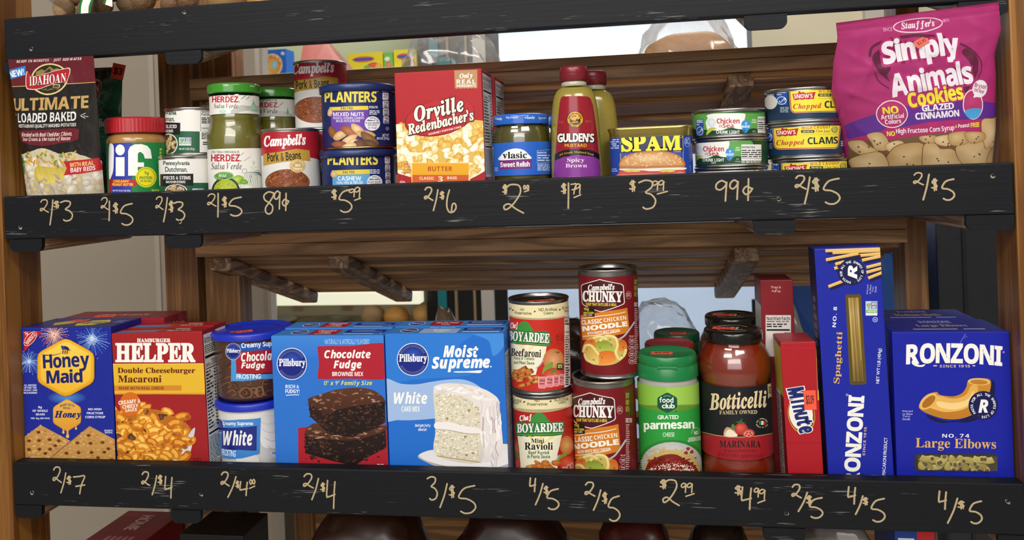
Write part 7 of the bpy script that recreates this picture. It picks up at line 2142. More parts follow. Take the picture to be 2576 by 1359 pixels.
a.T('Delightfully', 290, 948, 412, 976, '#eef2f8', 'i'); a.T('Moist!', 316, 980, 382, 1002, '#eef2f8', 'i')
# plate and slice
a.sp([(318, 1190), (420, 1150), (600, 1150), (1020, 1105), (1040, 1250), (900, 1290), (700, 1300), (500, 1270), (350, 1230)], '#d9d5d8', '#f2f0f2')
a.sp([(318, 1190), (360, 1225), (500, 1268), (700, 1300), (900, 1290), (1040, 1250), (1040, 1270), (900, 1312), (700, 1318), (480, 1285), (340, 1225)], '#b4aeb8')
a.sp([(434, 690), (450, 650), (540, 632), (680, 640), (800, 668), (880, 705), (940, 760), (950, 850), (965, 1000), (972, 1120), (950, 1210), (880, 1240), (804, 1246), (700, 1240), (460, 1195), (450, 1000), (440, 800)], '#e2dcda')
a.sp([(440, 712), (560, 715), (690, 745), (770, 800), (795, 860), (802, 1000), (804, 1246), (460, 1196), (450, 1000), (444, 850)], '#d9d2bc', n=4)
r = random.Random(7)
for i in range(620):
    x, y = r.uniform(452, 796), r.uniform(716, 1236)
    if x > 640 and y < 730 + (x - 640) * 0.55: continue
    if y > 1195 + (x - 460) * 0.13: continue
    a.blob(x, y, r.uniform(5, 11), r.uniform(4, 8), r.choice(['#c4baa0', '#efeadb', '#e6dfc9', '#b4a88a', '#f4f0e4', '#cfc6ae']), n=7, wob=0.3)
for x, y in ((540, 905), (710, 842), (740, 1175), (680, 1048), (690, 1190)): a.blob(x, y, 12, 9, '#a8865a', n=8)
a.sp([(450, 938), (560, 935), (660, 960), (796, 985), (798, 1022), (700, 1020), (560, 995), (452, 985)], '#ece7e6'); a.line(spline([(455, 990), (560, 998), (680, 1022), (796, 1026)], 5, False), 5, '#a89a8c')
a.line([(462, 1196), (804, 1248)], 6, '#b08a5a')
for i in range(42):
    x = r.uniform(800, 950); y = r.uniform(760, 1200)
    a.line(spline([(x, y), (x + r.uniform(-14, 14), y + 50), (x + r.uniform(-16, 16), y + 110)], 5, False), r.uniform(5, 14), r.choice(['#cbbfc2', '#f2eeee', '#d6cccc', '#b9a9ae', '#e9e3e3']))
for i in range(36):
    x, y = r.uniform(450, 880), r.uniform(645, 715)
    y += max(0, x - 650) * 0.25
    a.blob(x, y, r.uniform(16, 46), r.uniform(5, 12), r.choice(['#f4f0ee', '#d6cdca', '#ece6e4', '#e2dad6']), n=9, rot=r.uniform(-20, 30))
a.rows(945, 1290, 985, 1300, 1, '#6a9ade')
a = c.right(((0, 0), (100, 0), (100, 460), (0, 460)))
a.rect(10, 60, 92, 450, '#b9c4d4'); a.rows(14, 70, 88, 440, 46, '#2a3a60', fill=0.5)
cake_top(c, False)
c.done()

# --- canned pasta
def cal_badges(a, L, fill='#e0848a', ink='#5a1016', edge='#f6e4e4'):
    for x0, y0, x1, y1, t in L:
        a.rect(x0 - 3, y0 - 3, x1 + 3, y1 + 3, edge, rad=min(14, (x1 - x0) * 0.3)); a.rect(x0, y0, x1, y1, fill, rad=min(12, (x1 - x0) * 0.28))
        a.T(t, x0 + (x1 - x0) * 0.12, y0 + (y1 - y0) * 0.2, x1 - (x1 - x0) * 0.12, y0 + (y1 - y0) * 0.45, ink); a.rows(x0 + (x1 - x0) * 0.12, y0 + (y1 - y0) * 0.58, x1 - (x1 - x0) * 0.12, y0 + (y1 - y0) * 0.7, 1, ink)
def chef_label(a, ox, oy, k, kind, sheet_r, zig):
    """cream top band, red ground, green banner. (ox, oy): where the banner word starts"""
    x0, x1, yb = zig
    a.poly([(x0 - 60, 0), (x1 + 60, 0), (x1 + 60, yb(x1))] + [(x, yb(x) + (9 if i % 2 else -3)) for i, x in enumerate(np.linspace(x1, x0, 47))] + [(x0 - 60, yb(x0))], '#e6dcae')
C = Can('pasta_can', 'lower can of mini ravioli with a cream and red label', 'can', -0.1285, 0.0620, on('low'), 'canned pasta')
C.tin(0.0378, 0.1145, col='#8f8e8b')
a, fin = C.label('L5', 0.0379, 0.006, 0.1098, '#b0201c')
zb = lambda x: 560 + 34 * (1 - ((x - 460) / 345) ** 2) + (x - 460) * -0.02
chef_label(a, 0, 0, 1, 'r', 0, (105, 800, zb))
a.T('NO Artificial', 110, 468, 240, 506, '#5a4a3a', 'n', fat=0.03, r=-6); a.T('Flavors', 138, 500, 210, 532, '#5a4a3a', 'n', fat=0.03, r=-4); a.T('NO', 388, 478, 440, 506, '#5a4a3a', 'n', fat=0.03); a.T('Preservatives', 308, 512, 528, 546, '#5a4a3a', 'n', fat=0.03, r=1); a.T('NO Artificial', 602, 450, 760, 494, '#5a4a3a', 'n', fat=0.03, r=6); a.T('Colors', 650, 488, 732, 524, '#5a4a3a', 'n', fat=0.03, r=6)
for x, y in ((272, 506), (564, 498)): a.ell(x, y, 13, 9, '#6b3a24', rot=-40)
a.sp([(350, 740), (365, 670), (420, 630), (480, 640), (530, 700), (540, 740)], '#3c8a3a'); a.T('Chef', 220, 654, 360, 732, '#f4f2ea', 'c', r=8, fat=0.03)
a.sp([(182, 745), (320, 742), (560, 738), (690, 728), (716, 740), (712, 862), (690, 872), (440, 886), (190, 886), (178, 870)], '#2c7a35', n=4)
a.T('BOYARDEE', 190, 750, 704, 850, '#f2f0ea', 's', r=1.5, fat=0.03, edge='#0f3a1c', ew=0.05); a.line([(200, 876), (440, 876), (700, 860)], 5, '#7fc04a')
a.poly([(195, 892), (440, 894), (690, 878), (665, 1000), (640, 1100), (640, 1420), (245, 1420), (215, 1050)], '#ece6cc')
for t in range(7):
    a.poly([(440, 1010), (250 + 65 * t, 895), (285 + 65 * t, 895)], '#f0d878' if t % 2 else '#f4ecc8')
a.T('Mini', 350, 922, 494, 972, '#16120e', 's', fat=0.01); a.T('Ravioli', 278, 968, 588, 1050, '#16120e', 's', fat=0.015); a.T('Beef Ravioli', 322, 1062, 546, 1100, '#2f6a34', 'n', fat=0.03); a.T('in Pasta Sauce', 310, 1104, 558, 1146, '#2f6a34', 'n', fat=0.03)
a.ell(745, 1000, 80, 110, '#b9682c', '#e0a868'); a.sp([(630, 1200), (660, 1120), (740, 1085), (745, 1110), (690, 1180)], '#7a9a3a'); a.ell(760, 1200, 110, 80, '#c0301f', '#e06a4a'); a.ell(165, 1050, 50, 110, '#a84a24', '#d08a58'); a.ell(180, 1210, 50, 90, '#b9281f', '#d8604a'); a.sp([(160, 1060), (200, 1100), (215, 1140), (180, 1140)], '#4f8a34')
a.line(spline([(540, 1200), (610, 1190), (660, 1110)], 6, False), 16, '#a9b0b8')
r = random.Random(3)
for i in range(26): 
    x, y = r.uniform(330, 640), r.uniform(1195, 1330)
    a.blob(x, y, r.uniform(34, 60), r.uniform(22, 36), '#a8541c', r.choice(['#e09a48', '#d98838', '#e8ac60']), rot=r.uniform(-50, 50), off=(-8, -8))
cal_badges(a, [(628, 1268, 690, 1340, '330'), (694, 1248, 744, 1330, '25'), (750, 1222, 786, 1320, '8'), (790, 1200, 812, 1300, '8')])
fin()
C = Can('pasta_can', 'upper can of beef pasta with an orange price sticker on its lid', 'can', -0.1295, 0.0620, on('low') + 0.1147, 'canned pasta')
C.tin(0.0376, 0.1150, col='#8f8e8b', lidcol='#6e6d6a')
a, fin = C.label('L4', 0.0377, 0.006, 0.1103, '#c2281c')
zb4 = lambda x: 695 + 42 * (1 - ((x - 460) / 365) ** 2)
chef_label(a, 0, 0, 1, 'b', 0, (95, 830, zb4))
a.T('NO', 243, 612, 290, 641, '#5a4a3a', 'n', fat=0.03); a.T('Preservatives', 178, 650, 378, 686, '#5a4a3a', 'n', fat=0.03, r=-2); a.T('NO Artificial', 462, 606, 678, 644, '#5a4a3a', 'n', fat=0.03, r=2); a.T('Colors', 520, 652, 632, 684, '#5a4a3a', 'n', fat=0.03, r=2); a.T('NO Artificial', 740, 585, 860, 620, '#5a4a3a', 'n', fat=0.03, r=6); a.T('Flavors', 770, 625, 850, 655, '#5a4a3a', 'n', fat=0.03, r=6); a.T('al', 96, 600, 132, 628, '#5a4a3a', 'n', fat=0.03)
for x, y in ((152, 634), (415, 650), (712, 628)): a.ell(x, y, 13, 9, '#6b3a24', rot=-40)
a.sp([(205, 885), (225, 810), (280, 770), (330, 780), (375, 840), (385, 890)], '#3c8a3a'); a.T('Chef', 122, 786, 216, 872, '#f4f2ea', 'c', r=4, fat=0.03)
a.sp([(100, 880), (240, 884), (420, 890), (572, 896), (604, 1010), (600, 1030), (585, 1072), (440, 1062), (250, 1040), (105, 1018)], '#2c7a35', n=4)
a.T('BOYARDEE', 96, 905, 588, 1020, '#f2f0ea', 's', r=-4, fat=0.03, edge='#0f3a1c', ew=0.05); a.line([(110, 1008), (340, 1040), (580, 1058)], 5, '#7fc04a')
a.poly([(118, 1030), (340, 1056), (555, 1076), (545, 1150), (500, 1260), (450, 1330), (430, 1420), (120, 1420)], '#ece6cc')
for t in range(5): a.poly([(330, 1160), (150 + 75 * t, 1040 + 9 * t), (185 + 75 * t, 1044 + 9 * t)], '#f0d89a' if t % 2 else '#f4ecd8')
a.T('Beefaroni', 130, 1108, 490, 1202, '#16120e', 's', r=-3, fat=0.015); a.T('Pasta in Tomato', 165, 1202, 412, 1240, '#2f6a34', 'n', fat=0.03, r=-2); a.T('and Meat Sauce', 165, 1254, 412, 1294, '#2f6a34', 'n', fat=0.03, r=-2)
a.ell(640, 1245, 125, 142, '#bf6e3a', '#e6ac7c'); a.blob(690, 1150, 24, 14, '#8a5a2a', wob=0.3)
for k in (-50, -20, 15, 50): a.line(spline([(660, 1130), (640 + k, 1200), (640 + k * 1.3, 1330)], 5, False), 2, '#a85a2c')
a.sp([(510, 1420), (525, 1330), (600, 1270), (632, 1280), (600, 1390)], '#7a9a3a'); a.ell(640, 1440, 130, 100, '#c0301f', '#e8705a'); a.sp([(600, 1380), (640, 1360), (700, 1350), (660, 1375), (690, 1400), (640, 1392), (620, 1420)], '#4f8a34')
a.rect(676, 1284, 752, 1362, '#17331c', rad=14); a.rows(688, 1298, 740, 1346, 3, '#cfe08a')
a.line(spline([(430, 1345), (480, 1300), (520, 1240)], 6, False), 12, '#a9b0b8')
r = random.Random(4)
for i in range(34):
    x, y = r.uniform(165, 440), r.uniform(1315, 1560)
    if y < 1340 + abs(x - 290) * 0.4: continue
    ro = r.uniform(-40, 40); a.ell(x, y, 58, 24, '#a8541c', r.choice(['#e09a48', '#d98838', '#e8ac60']), rot=ro); a.ell(x + 44 * math.cos(math.radians(ro)), y + 44 * math.sin(math.radians(ro)), 12, 18, '#7a3a14', rot=ro)
cal_badges(a, [(462, 1448, 545, 1584, '350'), (556, 1440, 630, 1570, '5g'), (638, 1432, 700, 1560, '1280'), (708, 1420, 764, 1545, '8g')])
a.ring(710, 980, 46, 64, 3, '#5a1410'); a.rows(674, 940, 748, 1015, 5, '#5a1410', fill=0.35)
a.T('®', 605, 1010, 625, 1034, '#5a1410', 'n')
a.rect(768, 690, 842, 1600, '#e4e0d8'); a.T('Nutrition', 770, 705, 850, 740, '#1c1c1c'); a.rows(772, 752, 826, 790, 2, '#333'); a.rect(772, 796, 830, 812, '#1c1c1c'); a.T('Calories', 772, 885, 838, 915, '#1c1c1c'); a.rect(772, 940, 830, 946, '#1c1c1c')
for i in range(11): a.rows(776, 960 + 30 * i, 825, 978 + 30 * i, 1, '#333'); a.rect(774, 984 + 30 * i, 830, 987 + 30 * i, '#444')
a.rect(774, 1296, 832, 1308, '#1c1c1c'); a.rows(778, 1330, 830, 1560, 8, '#444')
fin()
sticker(C.root, 0.004, -0.010, 0.1113, 0.034, 0.013, rz=0.3)

# --- soup cans
def soup(label, x, y, z, h, R, sheet, fx, fy, y0, lidcol):
    C = Can('soup_can', label, 'can', x, y, z, 'cans of chicken noodle soup')
    C.tin(R, h, col='#a3a09c', lidcol=lidcol, depth=0.006)
    a, fin = C.label(sheet, R + 0.0001, 0.006, h - 0.0085, '#74101a')
    p = lambda L: [(fx(q[0]), fy(q[1])) for q in L]
    def T(s, a0, b0, a1, b1, c_, st='b', **k): a.T(s, fx(a0), fy(b0), fx(a1), fy(b1), c_, st, **k)
    hx = [(1210, 255), (1470, 312), (1494, 335), (1508, 545), (1490, 565), (1240, 655), (1215, 656), (1010, 570), (994, 548), (982, 340), (1000, 318)]
    a.poly(p(hx), '#e6dcd8'); a.poly(p([(1210 + (q[0] - 1225) * 0.965 + 14, 455 + (q[1] - 455) * 0.95) for q in hx]), '#481117')
    T("Campbell's", 1070, 318, 1384, 408, '#f0ece8', 'c', r=2, fat=0.025, gap=0.0); T('CHUNKY', 1006, 404, 1474, 530, '#f0ece8', 's', fat=0.05, r=-1); T('SOUP THAT EATS LIKE A MEAL', 1046, 546, 1410, 582, '#e9d43a', 'b', r=-1)
    a.poly(p([(975, 700), (1150, 668), (1330, 640), (1536, 604), (1556, 800), (1562, 900), (1400, 940), (1200, 975), (1000, 1000), (985, 860)]), '#cf7a1e')
    a.line(p([(985, 738), (1200, 706), (1515, 655)]), 8, '#f4eee4'); a.line(p([(1005, 955), (1250, 925), (1450, 890)]), 8, '#f4eee4')
    T('CLASSIC', 990, 748, 1240, 802, '#f4eee4', 'b', r=5, fat=0.02); T('CHICKEN', 1255, 716, 1524, 766, '#f4eee4', 'b', r=7, gap=0.16); T('NOODLE', 1000, 802, 1536, 860, '#f4eee4', 'b', r=7, fat=0.05, gap=0.12); T('WITH WHITE MEAT CHICKEN', 1060, 882, 1448, 916, '#f4eee4', 'b', r=6)
    a.poly(p([(1006, 590), (1148, 602), (1150, 716), (1012, 704)]), '#15120f'); T('19g', 1016, 604, 1080, 648, '#e9d43a'); T('PROTEIN', 1016, 655, 1138, 680, '#e9d43a'); T('PER CAN', 1018, 684, 1118, 704, '#e9e0b0', 'n', fat=0.03)
    a.line(spline(p([(1445, 985), (1500, 950), (1570, 860), (1626, 780)]), 6, False), 22, '#8f959c'); a.line(spline(p([(1450, 978), (1505, 940), (1575, 850), (1624, 776)]), 6, False), 8, '#d9dde0')
    a.sp(p([(1020, 1050), (1080, 975), (1180, 950), (1300, 945), (1420, 975), (1500, 1010), (1535, 1080), (1500, 1200), (1400, 1285), (1250, 1310), (1120, 1290), (1040, 1210), (1000, 1120)]), '#c9b05a')
    for P_, c1, c2 in (([(1030, 1020), (1100, 990), (1150, 1000), (1165, 1080), (1120, 1100), (1040, 1080)], '#c4601c', '#e08a3a'), ([(1430, 1010), (1500, 1000), (1535, 1060), (1525, 1110), (1440, 1130)], '#c4601c', '#e08a3a'), ([(1180, 1020), (1300, 1010), (1375, 1080), (1370, 1130), (1240, 1140), (1170, 1080)], '#7f8f2a', '#b4c054'), ([(1205, 1150), (1375, 1140), (1385, 1260), (1200, 1290)], '#d0691c', '#ec9440'), ([(1060, 1110), (1180, 1130), (1200, 1280), (1110, 1290), (1050, 1200)], '#cfa848', '#e6cc7c')):
        a.sp(p(P_), c1, c2, n=4)
    for L in ([(1210, 1010), (1290, 950), (1390, 970), (1420, 1060), (1400, 1150), (1440, 1240)], [(1010, 1150), (1040, 1070), (1110, 1070), (1170, 1140), (1200, 1180)], [(1030, 1170), (1060, 1240), (1150, 1280)], [(1440, 1240), (1500, 1180), (1520, 1110)], [(1130, 975), (1220, 955), (1300, 990)]):
        Q = spline(p(L), 6, False); a.line(Q, 38, '#c2a850'); a.line(Q, 30, '#e2d07e'); a.line(Q - (0, 5), 8, '#efe4ac')
    for x, y in ((1115, 1020), (1490, 1090), (1335, 995), (1060, 1115), (1140, 1240), (1240, 1210), (1350, 1055), (1215, 1090), (1475, 1190)): a.ell(fx(x), fy(y), 13, 5, '#4a5a1c', rot=30 + x % 60)
    a.ring(fx(1553), fy(450), 32, 45, 3, '#d8b8b4'); a.rows(fx(1530), fy(425), fx(1578), fy(475), 4, '#d8b8b4', fill=0.45)
    for i, t in enumerate(('120', '3g', '790', '2g')): a.ring(fx(1590), fy(1010 + 82 * i), 36, 38, 3, '#e6cfcb'); T(t, 1568, 992 + 82 * i, 1612, 1014 + 82 * i, '#f0e0dc'); a.rows(fx(1566), fy(1022 + 82 * i), fx(1614), fy(1032 + 82 * i), 1, '#e6cfcb')
    T('PER 1 CUP', 1562, 944, 1618, 960, '#e6cfcb', 'n', fat=0.03)
    a.poly(p([(1612, 225), (1700, 200), (1720, 500), (1640, 515), (1620, 380)]), '#4e3f14')
    for i, t in enumerate(('COMFORT', 'HUNGRY', 'WITH')): T(t, 1622, 260 + 75 * i, 1665, 320 + 75 * i, '#b9a548')
    T('DIRECTIONS', 1622, 540, 1700, 590, '#e6d8d4'); a.rows(fx(1625), fy(610), fx(1668), fy(1300), 30, '#c9a4a4', fill=0.5)
    fin(); return C
C = soup('lower can of chicken noodle soup with an orange price sticker on its lid', -0.0515, 0.0625, on('low'), 0.1320, 0.0389, 'L5', lambda v: (v - 1210) * 0.955 + 1022, lambda v: (v - 255) * 1.03 + 397, 0, '#8f8c88')
sticker(C.root, 0.012, -0.004, 0.1268, 0.032, 0.013, rz=0.1)
soup('upper can of chicken noodle soup, tallest in the middle of the bottom shelf', -0.0420, 0.0690, on('low') + 0.1322, 0.1335, 0.0368, 'L4', lambda v: v, lambda v: v, 0, '#3e3a34')

# --- grated cheese shakers
def shaker(label, x, y, h, R, lidcol, front, sk='#e6e6e2'):
    C = Can('cheese_shaker', label, 'shaker', x, y, on('low'), 'cheese shakers')
    zt = h - 0.0285
    MB().lathe([(0.0, 0.0), (R - 0.003, 0.0), (R - 0.0006, 0.003), (R - 0.0006, zt - 0.009), (R - 0.002, zt - 0.004), (R - 0.0022, zt + 0.002)], '#aba99f', n=96).build('shaker_body', 'gloss', C.root)
    MB().lathe([(R - 0.0015, zt), (R - 0.0002, zt + 0.0006), None, (R - 0.0004, zt + 0.014), (R - 0.0022, zt + 0.0165), None, (R - 0.0016, zt + 0.0175), (R - 0.0016, zt + 0.0262), (R - 0.003, zt + 0.0283), None, (R - 0.0045, zt + 0.0285), (R - 0.006, zt + 0.0276), (0.0, zt + 0.0274)], lidcol, n=96).build('lid', 'plastic', C.root, 'flip-top lid')
    MB().box(-0.012, 0.012, -R + 0.0004, -R + 0.003, zt + 0.0150, zt + 0.0185, lin(lidcol), 0.0008).build('lid_catch', 'plastic', C.root)
    return C, zt
C, zt = shaker('cheese shaker with a dark green lid, hindmost of the three shakers', 0.0455, 0.1990, 0.1575, 0.0330, '#0f4a2c', False)
sticker(C.root, 0.002, -0.008, 0.1566, 0.022, 0.012)
MB().lathe([(0.0331, 0.004), (0.0331, 0.118)], '#1f7a34', n=96).build('label', 'paper', C.root)
C, zt = shaker('cheese shaker with a dark red lid behind the front green one', 0.0330, 0.1325, 0.1570, 0.0338, '#8c1c24', False)
sticker(C.root, -0.002, -0.006, 0.1556, 0.026, 0.012)
MB().lathe([(0.0339, 0.004), (0.0339, 0.118)], '#a8222a', n=96).build('label', 'paper', C.root)
C, zt = shaker('front cheese shaker with a bright green lid and green label', 0.0275, 0.0610, 0.1605, 0.0372, '#137a40', True)
sticker(C.root, -0.006, -0.004, 0.1596, 0.026, 0.012, rz=-0.05)
a, fin = C.label('L6', 0.0373, 0.003, zt - 0.006, '#2a9a3c')
a.poly([(40, 540), (330, 540), (600, 540), (600, 742), (450, 752), (300, 752), (40, 742)], '#8abf45'); a.poly([(305, 540), (600, 540), (600, 742), (450, 752), (305, 752)], '#9ac950')
a.poly(hexagon(312, 738, 76, 84), '#11503a'); a.T('food', 254, 694, 358, 736, '#eef2ea', 'n', fat=0.03); a.T('club', 272, 742, 368, 782, '#eef2ea', 'n', fat=0.03); a.ring(312, 696, 30, 14, 4, '#8fc08a', a0=200, a1=340); a.ell(379, 806, 5, 6, '#0f3a24')
a.T('GRATED', 238, 838, 398, 868, '#eef4ea', 'n', fat=0.035, r=1); a.T('parmesan', 130, 896, 521, 966, '#f2f6ee', 'b', fat=0.02, r=1.5); a.T('CHEESE', 278, 975, 368, 1008, '#eef4ea', 'n', r=1)
a.ring(536, 985, 36, 46, 3, '#dfeed8', a0=180, a1=360); a.T('NO', 520, 962, 554, 992, '#f2f6ee', r=6); a.T('ARTIFICIAL FLAVORS', 476, 1010, 586, 1026, '#f2f6ee', r=8); a.T('OR SYNTHETIC COLORS', 470, 1028, 586, 1044, '#f2f6ee', r=8)
a.ell(350, 1215, 262, 185, '#23842f'); a.ell(348, 1222, 238, 172, '#b9bab6', '#dadad6'); a.ell(350, 1260, 215, 150, '#c9b47a')
r = random.Random(5)
for i in range(60):
    cx, cy, q = r.uniform(180, 530), r.uniform(1120, 1300), r.uniform(22, 60)
    t0 = r.uniform(0, 360); Q = [(cx + q * math.cos(math.radians(t)), cy + q * 0.7 * math.sin(math.radians(t))) for t in np.arange(t0, t0 + 240, 24)]
    a.line(Q, 11, '#a8873c'); a.line(Q, 6, '#dcc684')
a.sp([(160, 1230), (220, 1180), (300, 1150), (380, 1150), (450, 1190), (540, 1260), (560, 1420), (150, 1420)], '#7d2018')
for i in range(120): a.blob(r.uniform(170, 540), r.uniform(1175, 1380), r.uniform(6, 14), r.uniform(5, 10), r.choice(['#8f2a1c', '#a83a26', '#64160f']), n=7)
for i in range(330):
    t, q = r.uniform(0, 6.28), math.sqrt(r.random())
    a.blob(350 + 185 * q * math.cos(t), 1270 + 75 * q * math.sin(t) + 20, r.uniform(3, 8), r.uniform(2, 5), r.choice(['#efe6d8', '#f8f4ea', '#e0cdb4']), n=6, rot=r.uniform(0, 180))
for x, y in ((472, 1104), (500, 1128), (455, 1135)): a.blob(x, y, 14, 14, '#8f1c18', '#b93a30')
a.rows(104, 1195, 128, 1290, 6, '#c9dcc0', fill=0.5)
fin()

# --- pasta sauce jars
def sauce(label, x, y, front):
    C = Can('sauce_jar', label, 'jar', x, y, on('low'), 'red pasta sauce jars')
    pr = [(0.0, 0.001), (0.036, 0.001), (0.0425, 0.006), (0.0445, 0.016), (0.0440, 0.028), (0.0418, 0.036), (0.0416, 0.040), (0.0416, 0.124), (0.0425, 0.130), (0.0448, 0.138), (0.0446, 0.146), (0.0420, 0.156), (0.0370, 0.166), (0.0335, 0.1715), (0.0330, 0.176), (0.0330, 0.182)]
    MB().lathe(pr, '#ffffff', n=96).build('glass_jar', 'glass', C.root)
    MB().lathe([(max(0, r_ - 0.0018), z + 0.0008) for r_, z in pr[:-2]] + [(0.0, 0.1728)], '#7d2408', n=96).build('sauce', 'contents', C.root)
    MB().lathe([(0.0338, 0.1735), (0.0350, 0.1745), None, (0.0352, 0.1838), (0.0345, 0.1862), (0.0325, 0.1876), (0.0295, 0.1876), None, (0.0275, 0.1868), (0.0, 0.1868)], '#141311', n=96).build('lid', 'gloss', C.root, 'black metal lid')
    mb = MB(); a = Art([(-100, -100), (100, -100), (100, 100), (-100, 100)], 0.05, 0.05)
    a.ring(0, 0, 80, 80, 6, '#b9a88a', a0=40, a1=330); a.T('B', -22, -30, 30, 34, '#cbbba0', 'c', r=0); a.ring(8, 8, 40, 34, 6, '#cbbba0', a0=20, a1=250)
    a.put(mb, Flat((-0.025, -0.025, 0.18685), (1, 0, 0), (0, 1, 0)), h0=6e-5); mb.build('lid_print', 'paper', C.root)
    sticker(C.root, -0.011, -0.004, 0.1876, 0.026, 0.012, rz=-0.15)
    if not front: return
    a, fin = C.label('L6', 0.0421, 0.0395, 0.1255, '#17171a')
    for i in range(74): a.line([(575 + 8.2 * i, 560), (585 + 8.2 * i, 1010)], 3.2, '#26262c')
    a.T('Botticelli', 655, 652, 1092, 784, '#e0cda2', 'c', r=3, fat=0.025); a.T('FAMILY OWNED', 733, 797, 1018, 828, '#d8c59c', 's', r=1)
    a.poly([(1100, 590), (1136, 582), (1138, 700), (1120, 690), (1104, 706)], '#d8c59c'); a.rows(1108, 612, 1132, 670, 4, '#3a3428')
    a.poly([(575, 970), (720, 1000), (880, 1012), (1040, 1000), (1200, 975), (1200, 1260), (575, 1260)], '#a01f28'); a.line(spline([(575, 968), (720, 998), (880, 1010), (1040, 998), (1200, 972)], 6, False), 7, '#b9935a')
    a.T('MARINARA', 735, 1038, 1046, 1092, '#1d1413', 's', fat=0.01); a.T('ITALIAN TOMATOES', 768, 1108, 1012, 1130, '#54121a', 's'); a.T('NET WT. 24 OZ (680 G)', 722, 1140, 878, 1170, '#641620', 'n', fat=0.02, r=-3); a.T('PREMIUM PASTA SAUCE', 896, 1146, 1062, 1174, '#641620', 'n', fat=0.02, r=2)
    a.ell(1058, 898, 48, 38, '#17171a'); a.ctext('REAL INGREDIENTS', 1056, 900, 40, 9, -80, 80, '#cbbf9c', ry=36); a.ctext('PRODUCT OF ITALY', 1056, 898, 46, 9, 250, 110, '#cbbf9c', inside=True, ry=36)
    for k, c_ in enumerate(('#2f7a3c', '#e6e2d8', '#b3262c')): a.rect(1032 + 18 * k, 882, 1050 + 18 * k, 914, c_)
    a.sp([(765, 985), (775, 945), (800, 930), (850, 960), (870, 1000), (820, 1012), (775, 1005)], '#b98a6a', '#e2c4a4'); a.sp([(785, 1000), (790, 960), (815, 950), (850, 975), (866, 1002)], '#ece0c8'); a.sp([(822, 945), (830, 905), (850, 920), (850, 950)], '#4a7a3a')
    a.ell(897, 945, 50, 50, '#a81f1c', '#e0604a', off=(-14, -14)); a.sp([(850, 890), (885, 880), (905, 858), (905, 885), (935, 895), (900, 900), (905, 915), (885, 900)], '#3a5a30')
    a.ell(952, 980, 48, 36, '#b3302a', '#d86a5a'); a.ell(952, 984, 36, 25, '#d88a74'); [a.ell(952 + 20 * math.cos(t), 984 + 13 * math.sin(t), 8, 6, '#a8281f') for t in (0.3, 1.5, 2.8, 4.2, 5.3)]
    fin()
sauce('pasta sauce jar behind the front one, only its black lid showing', 0.1170, 0.1620, False)
sauce('front marinara sauce jar with a black label and black lid', 0.1085, 0.0700, True)

# --- rice boxes
c = Carton('rice_box', 'tall dark red rice box standing behind the front rice box', 'box', 0.1445, 0.1835, 0.082, 0.052, on('low') + 0.001, 0.2425, '#7e1720', 'rice boxes')
a = c.front('L7')
a.T('Press In', 112, 244, 166, 258, '#c9a0a0', 'n', fat=0.03); a.T('&', 134, 260, 144, 270, '#c9a0a0', 'n'); a.T('Pull Up', 116, 268, 164, 282, '#c9a0a0', 'n', fat=0.03)
a.rect(80, 408, 222, 640, '#d8d0cc'); a.T('Nutrition Facts', 86, 415, 216, 436, '#1c1c1c'); a.rows(86, 440, 210, 452, 1, '#777'); a.rows(86, 455, 200, 480, 2, '#333'); a.rect(86, 486, 216, 496, '#1c1c1c'); a.T('170', 184, 504, 218, 518, '#1c1c1c')
c.top(col='#701a22').rect(10, 10, 90, 90, '#681820')
a = c.left(((0, 0), (100, 0), (100, 470), (0, 470))); a.rect(0, 0, 100, 470, '#c9c4c0'); a.rect(0, 0, 100, 60, '#6e1820')
c.done()
c = Carton('rice_box', 'front red rice box showing its narrow side with an orange price sticker', 'box', 0.1605, 0.2000, 0.0225, 0.052, on('low') + 0.0006, 0.1790, '#a81722', 'rice boxes', lean=-0.023)
a = c.front('L7')
a.line([(150, 1124), (400, 1126)], 2.5, '#8c1019'); a.line([(155, 590), (375, 592)], 2, '#b92a34')
a.poly([(362, 570), (376, 572), (390, 885), (372, 885)], '#c9a830'); a.poly([(366, 640), (376, 650), (384, 820), (372, 830)], '#2a2a3a')
a.ell(281, 965, 76, 108, '#b9963a', rot=-10); a.ell(281, 962, 72, 102, '#a81722', rot=-10); a.ell(278, 960, 66, 96, '#ece6de', rot=-10)
a.T('Minute', 150, 890, 416, 985, '#1a2a6e', 'i', r=-74, fat=0.03, edge='#f2eee8', ew=0.06)
c.top(col='#97323a').rect(6, 10, 94, 90, '#9c2a34')
a = c.left(((0, 0), (100, 0), (100, 340), (0, 340))); a.rect(0, 0, 100, 340, '#7d1a22'); a.rect(0, 10, 100, 120, '#b9a040'); a.rect(0, 120, 60, 330, '#cfc9c2'); a.rows(8, 130, 55, 320, 24, '#444')
r_ = c.done()
o = sticker(r_, 0, 0, 0, 0.0135, 0.0225, words='$3.09')
o.location = (0.0095, -0.0003, 0.1120); o.rotation_euler = (math.pi / 2, 0, 0)

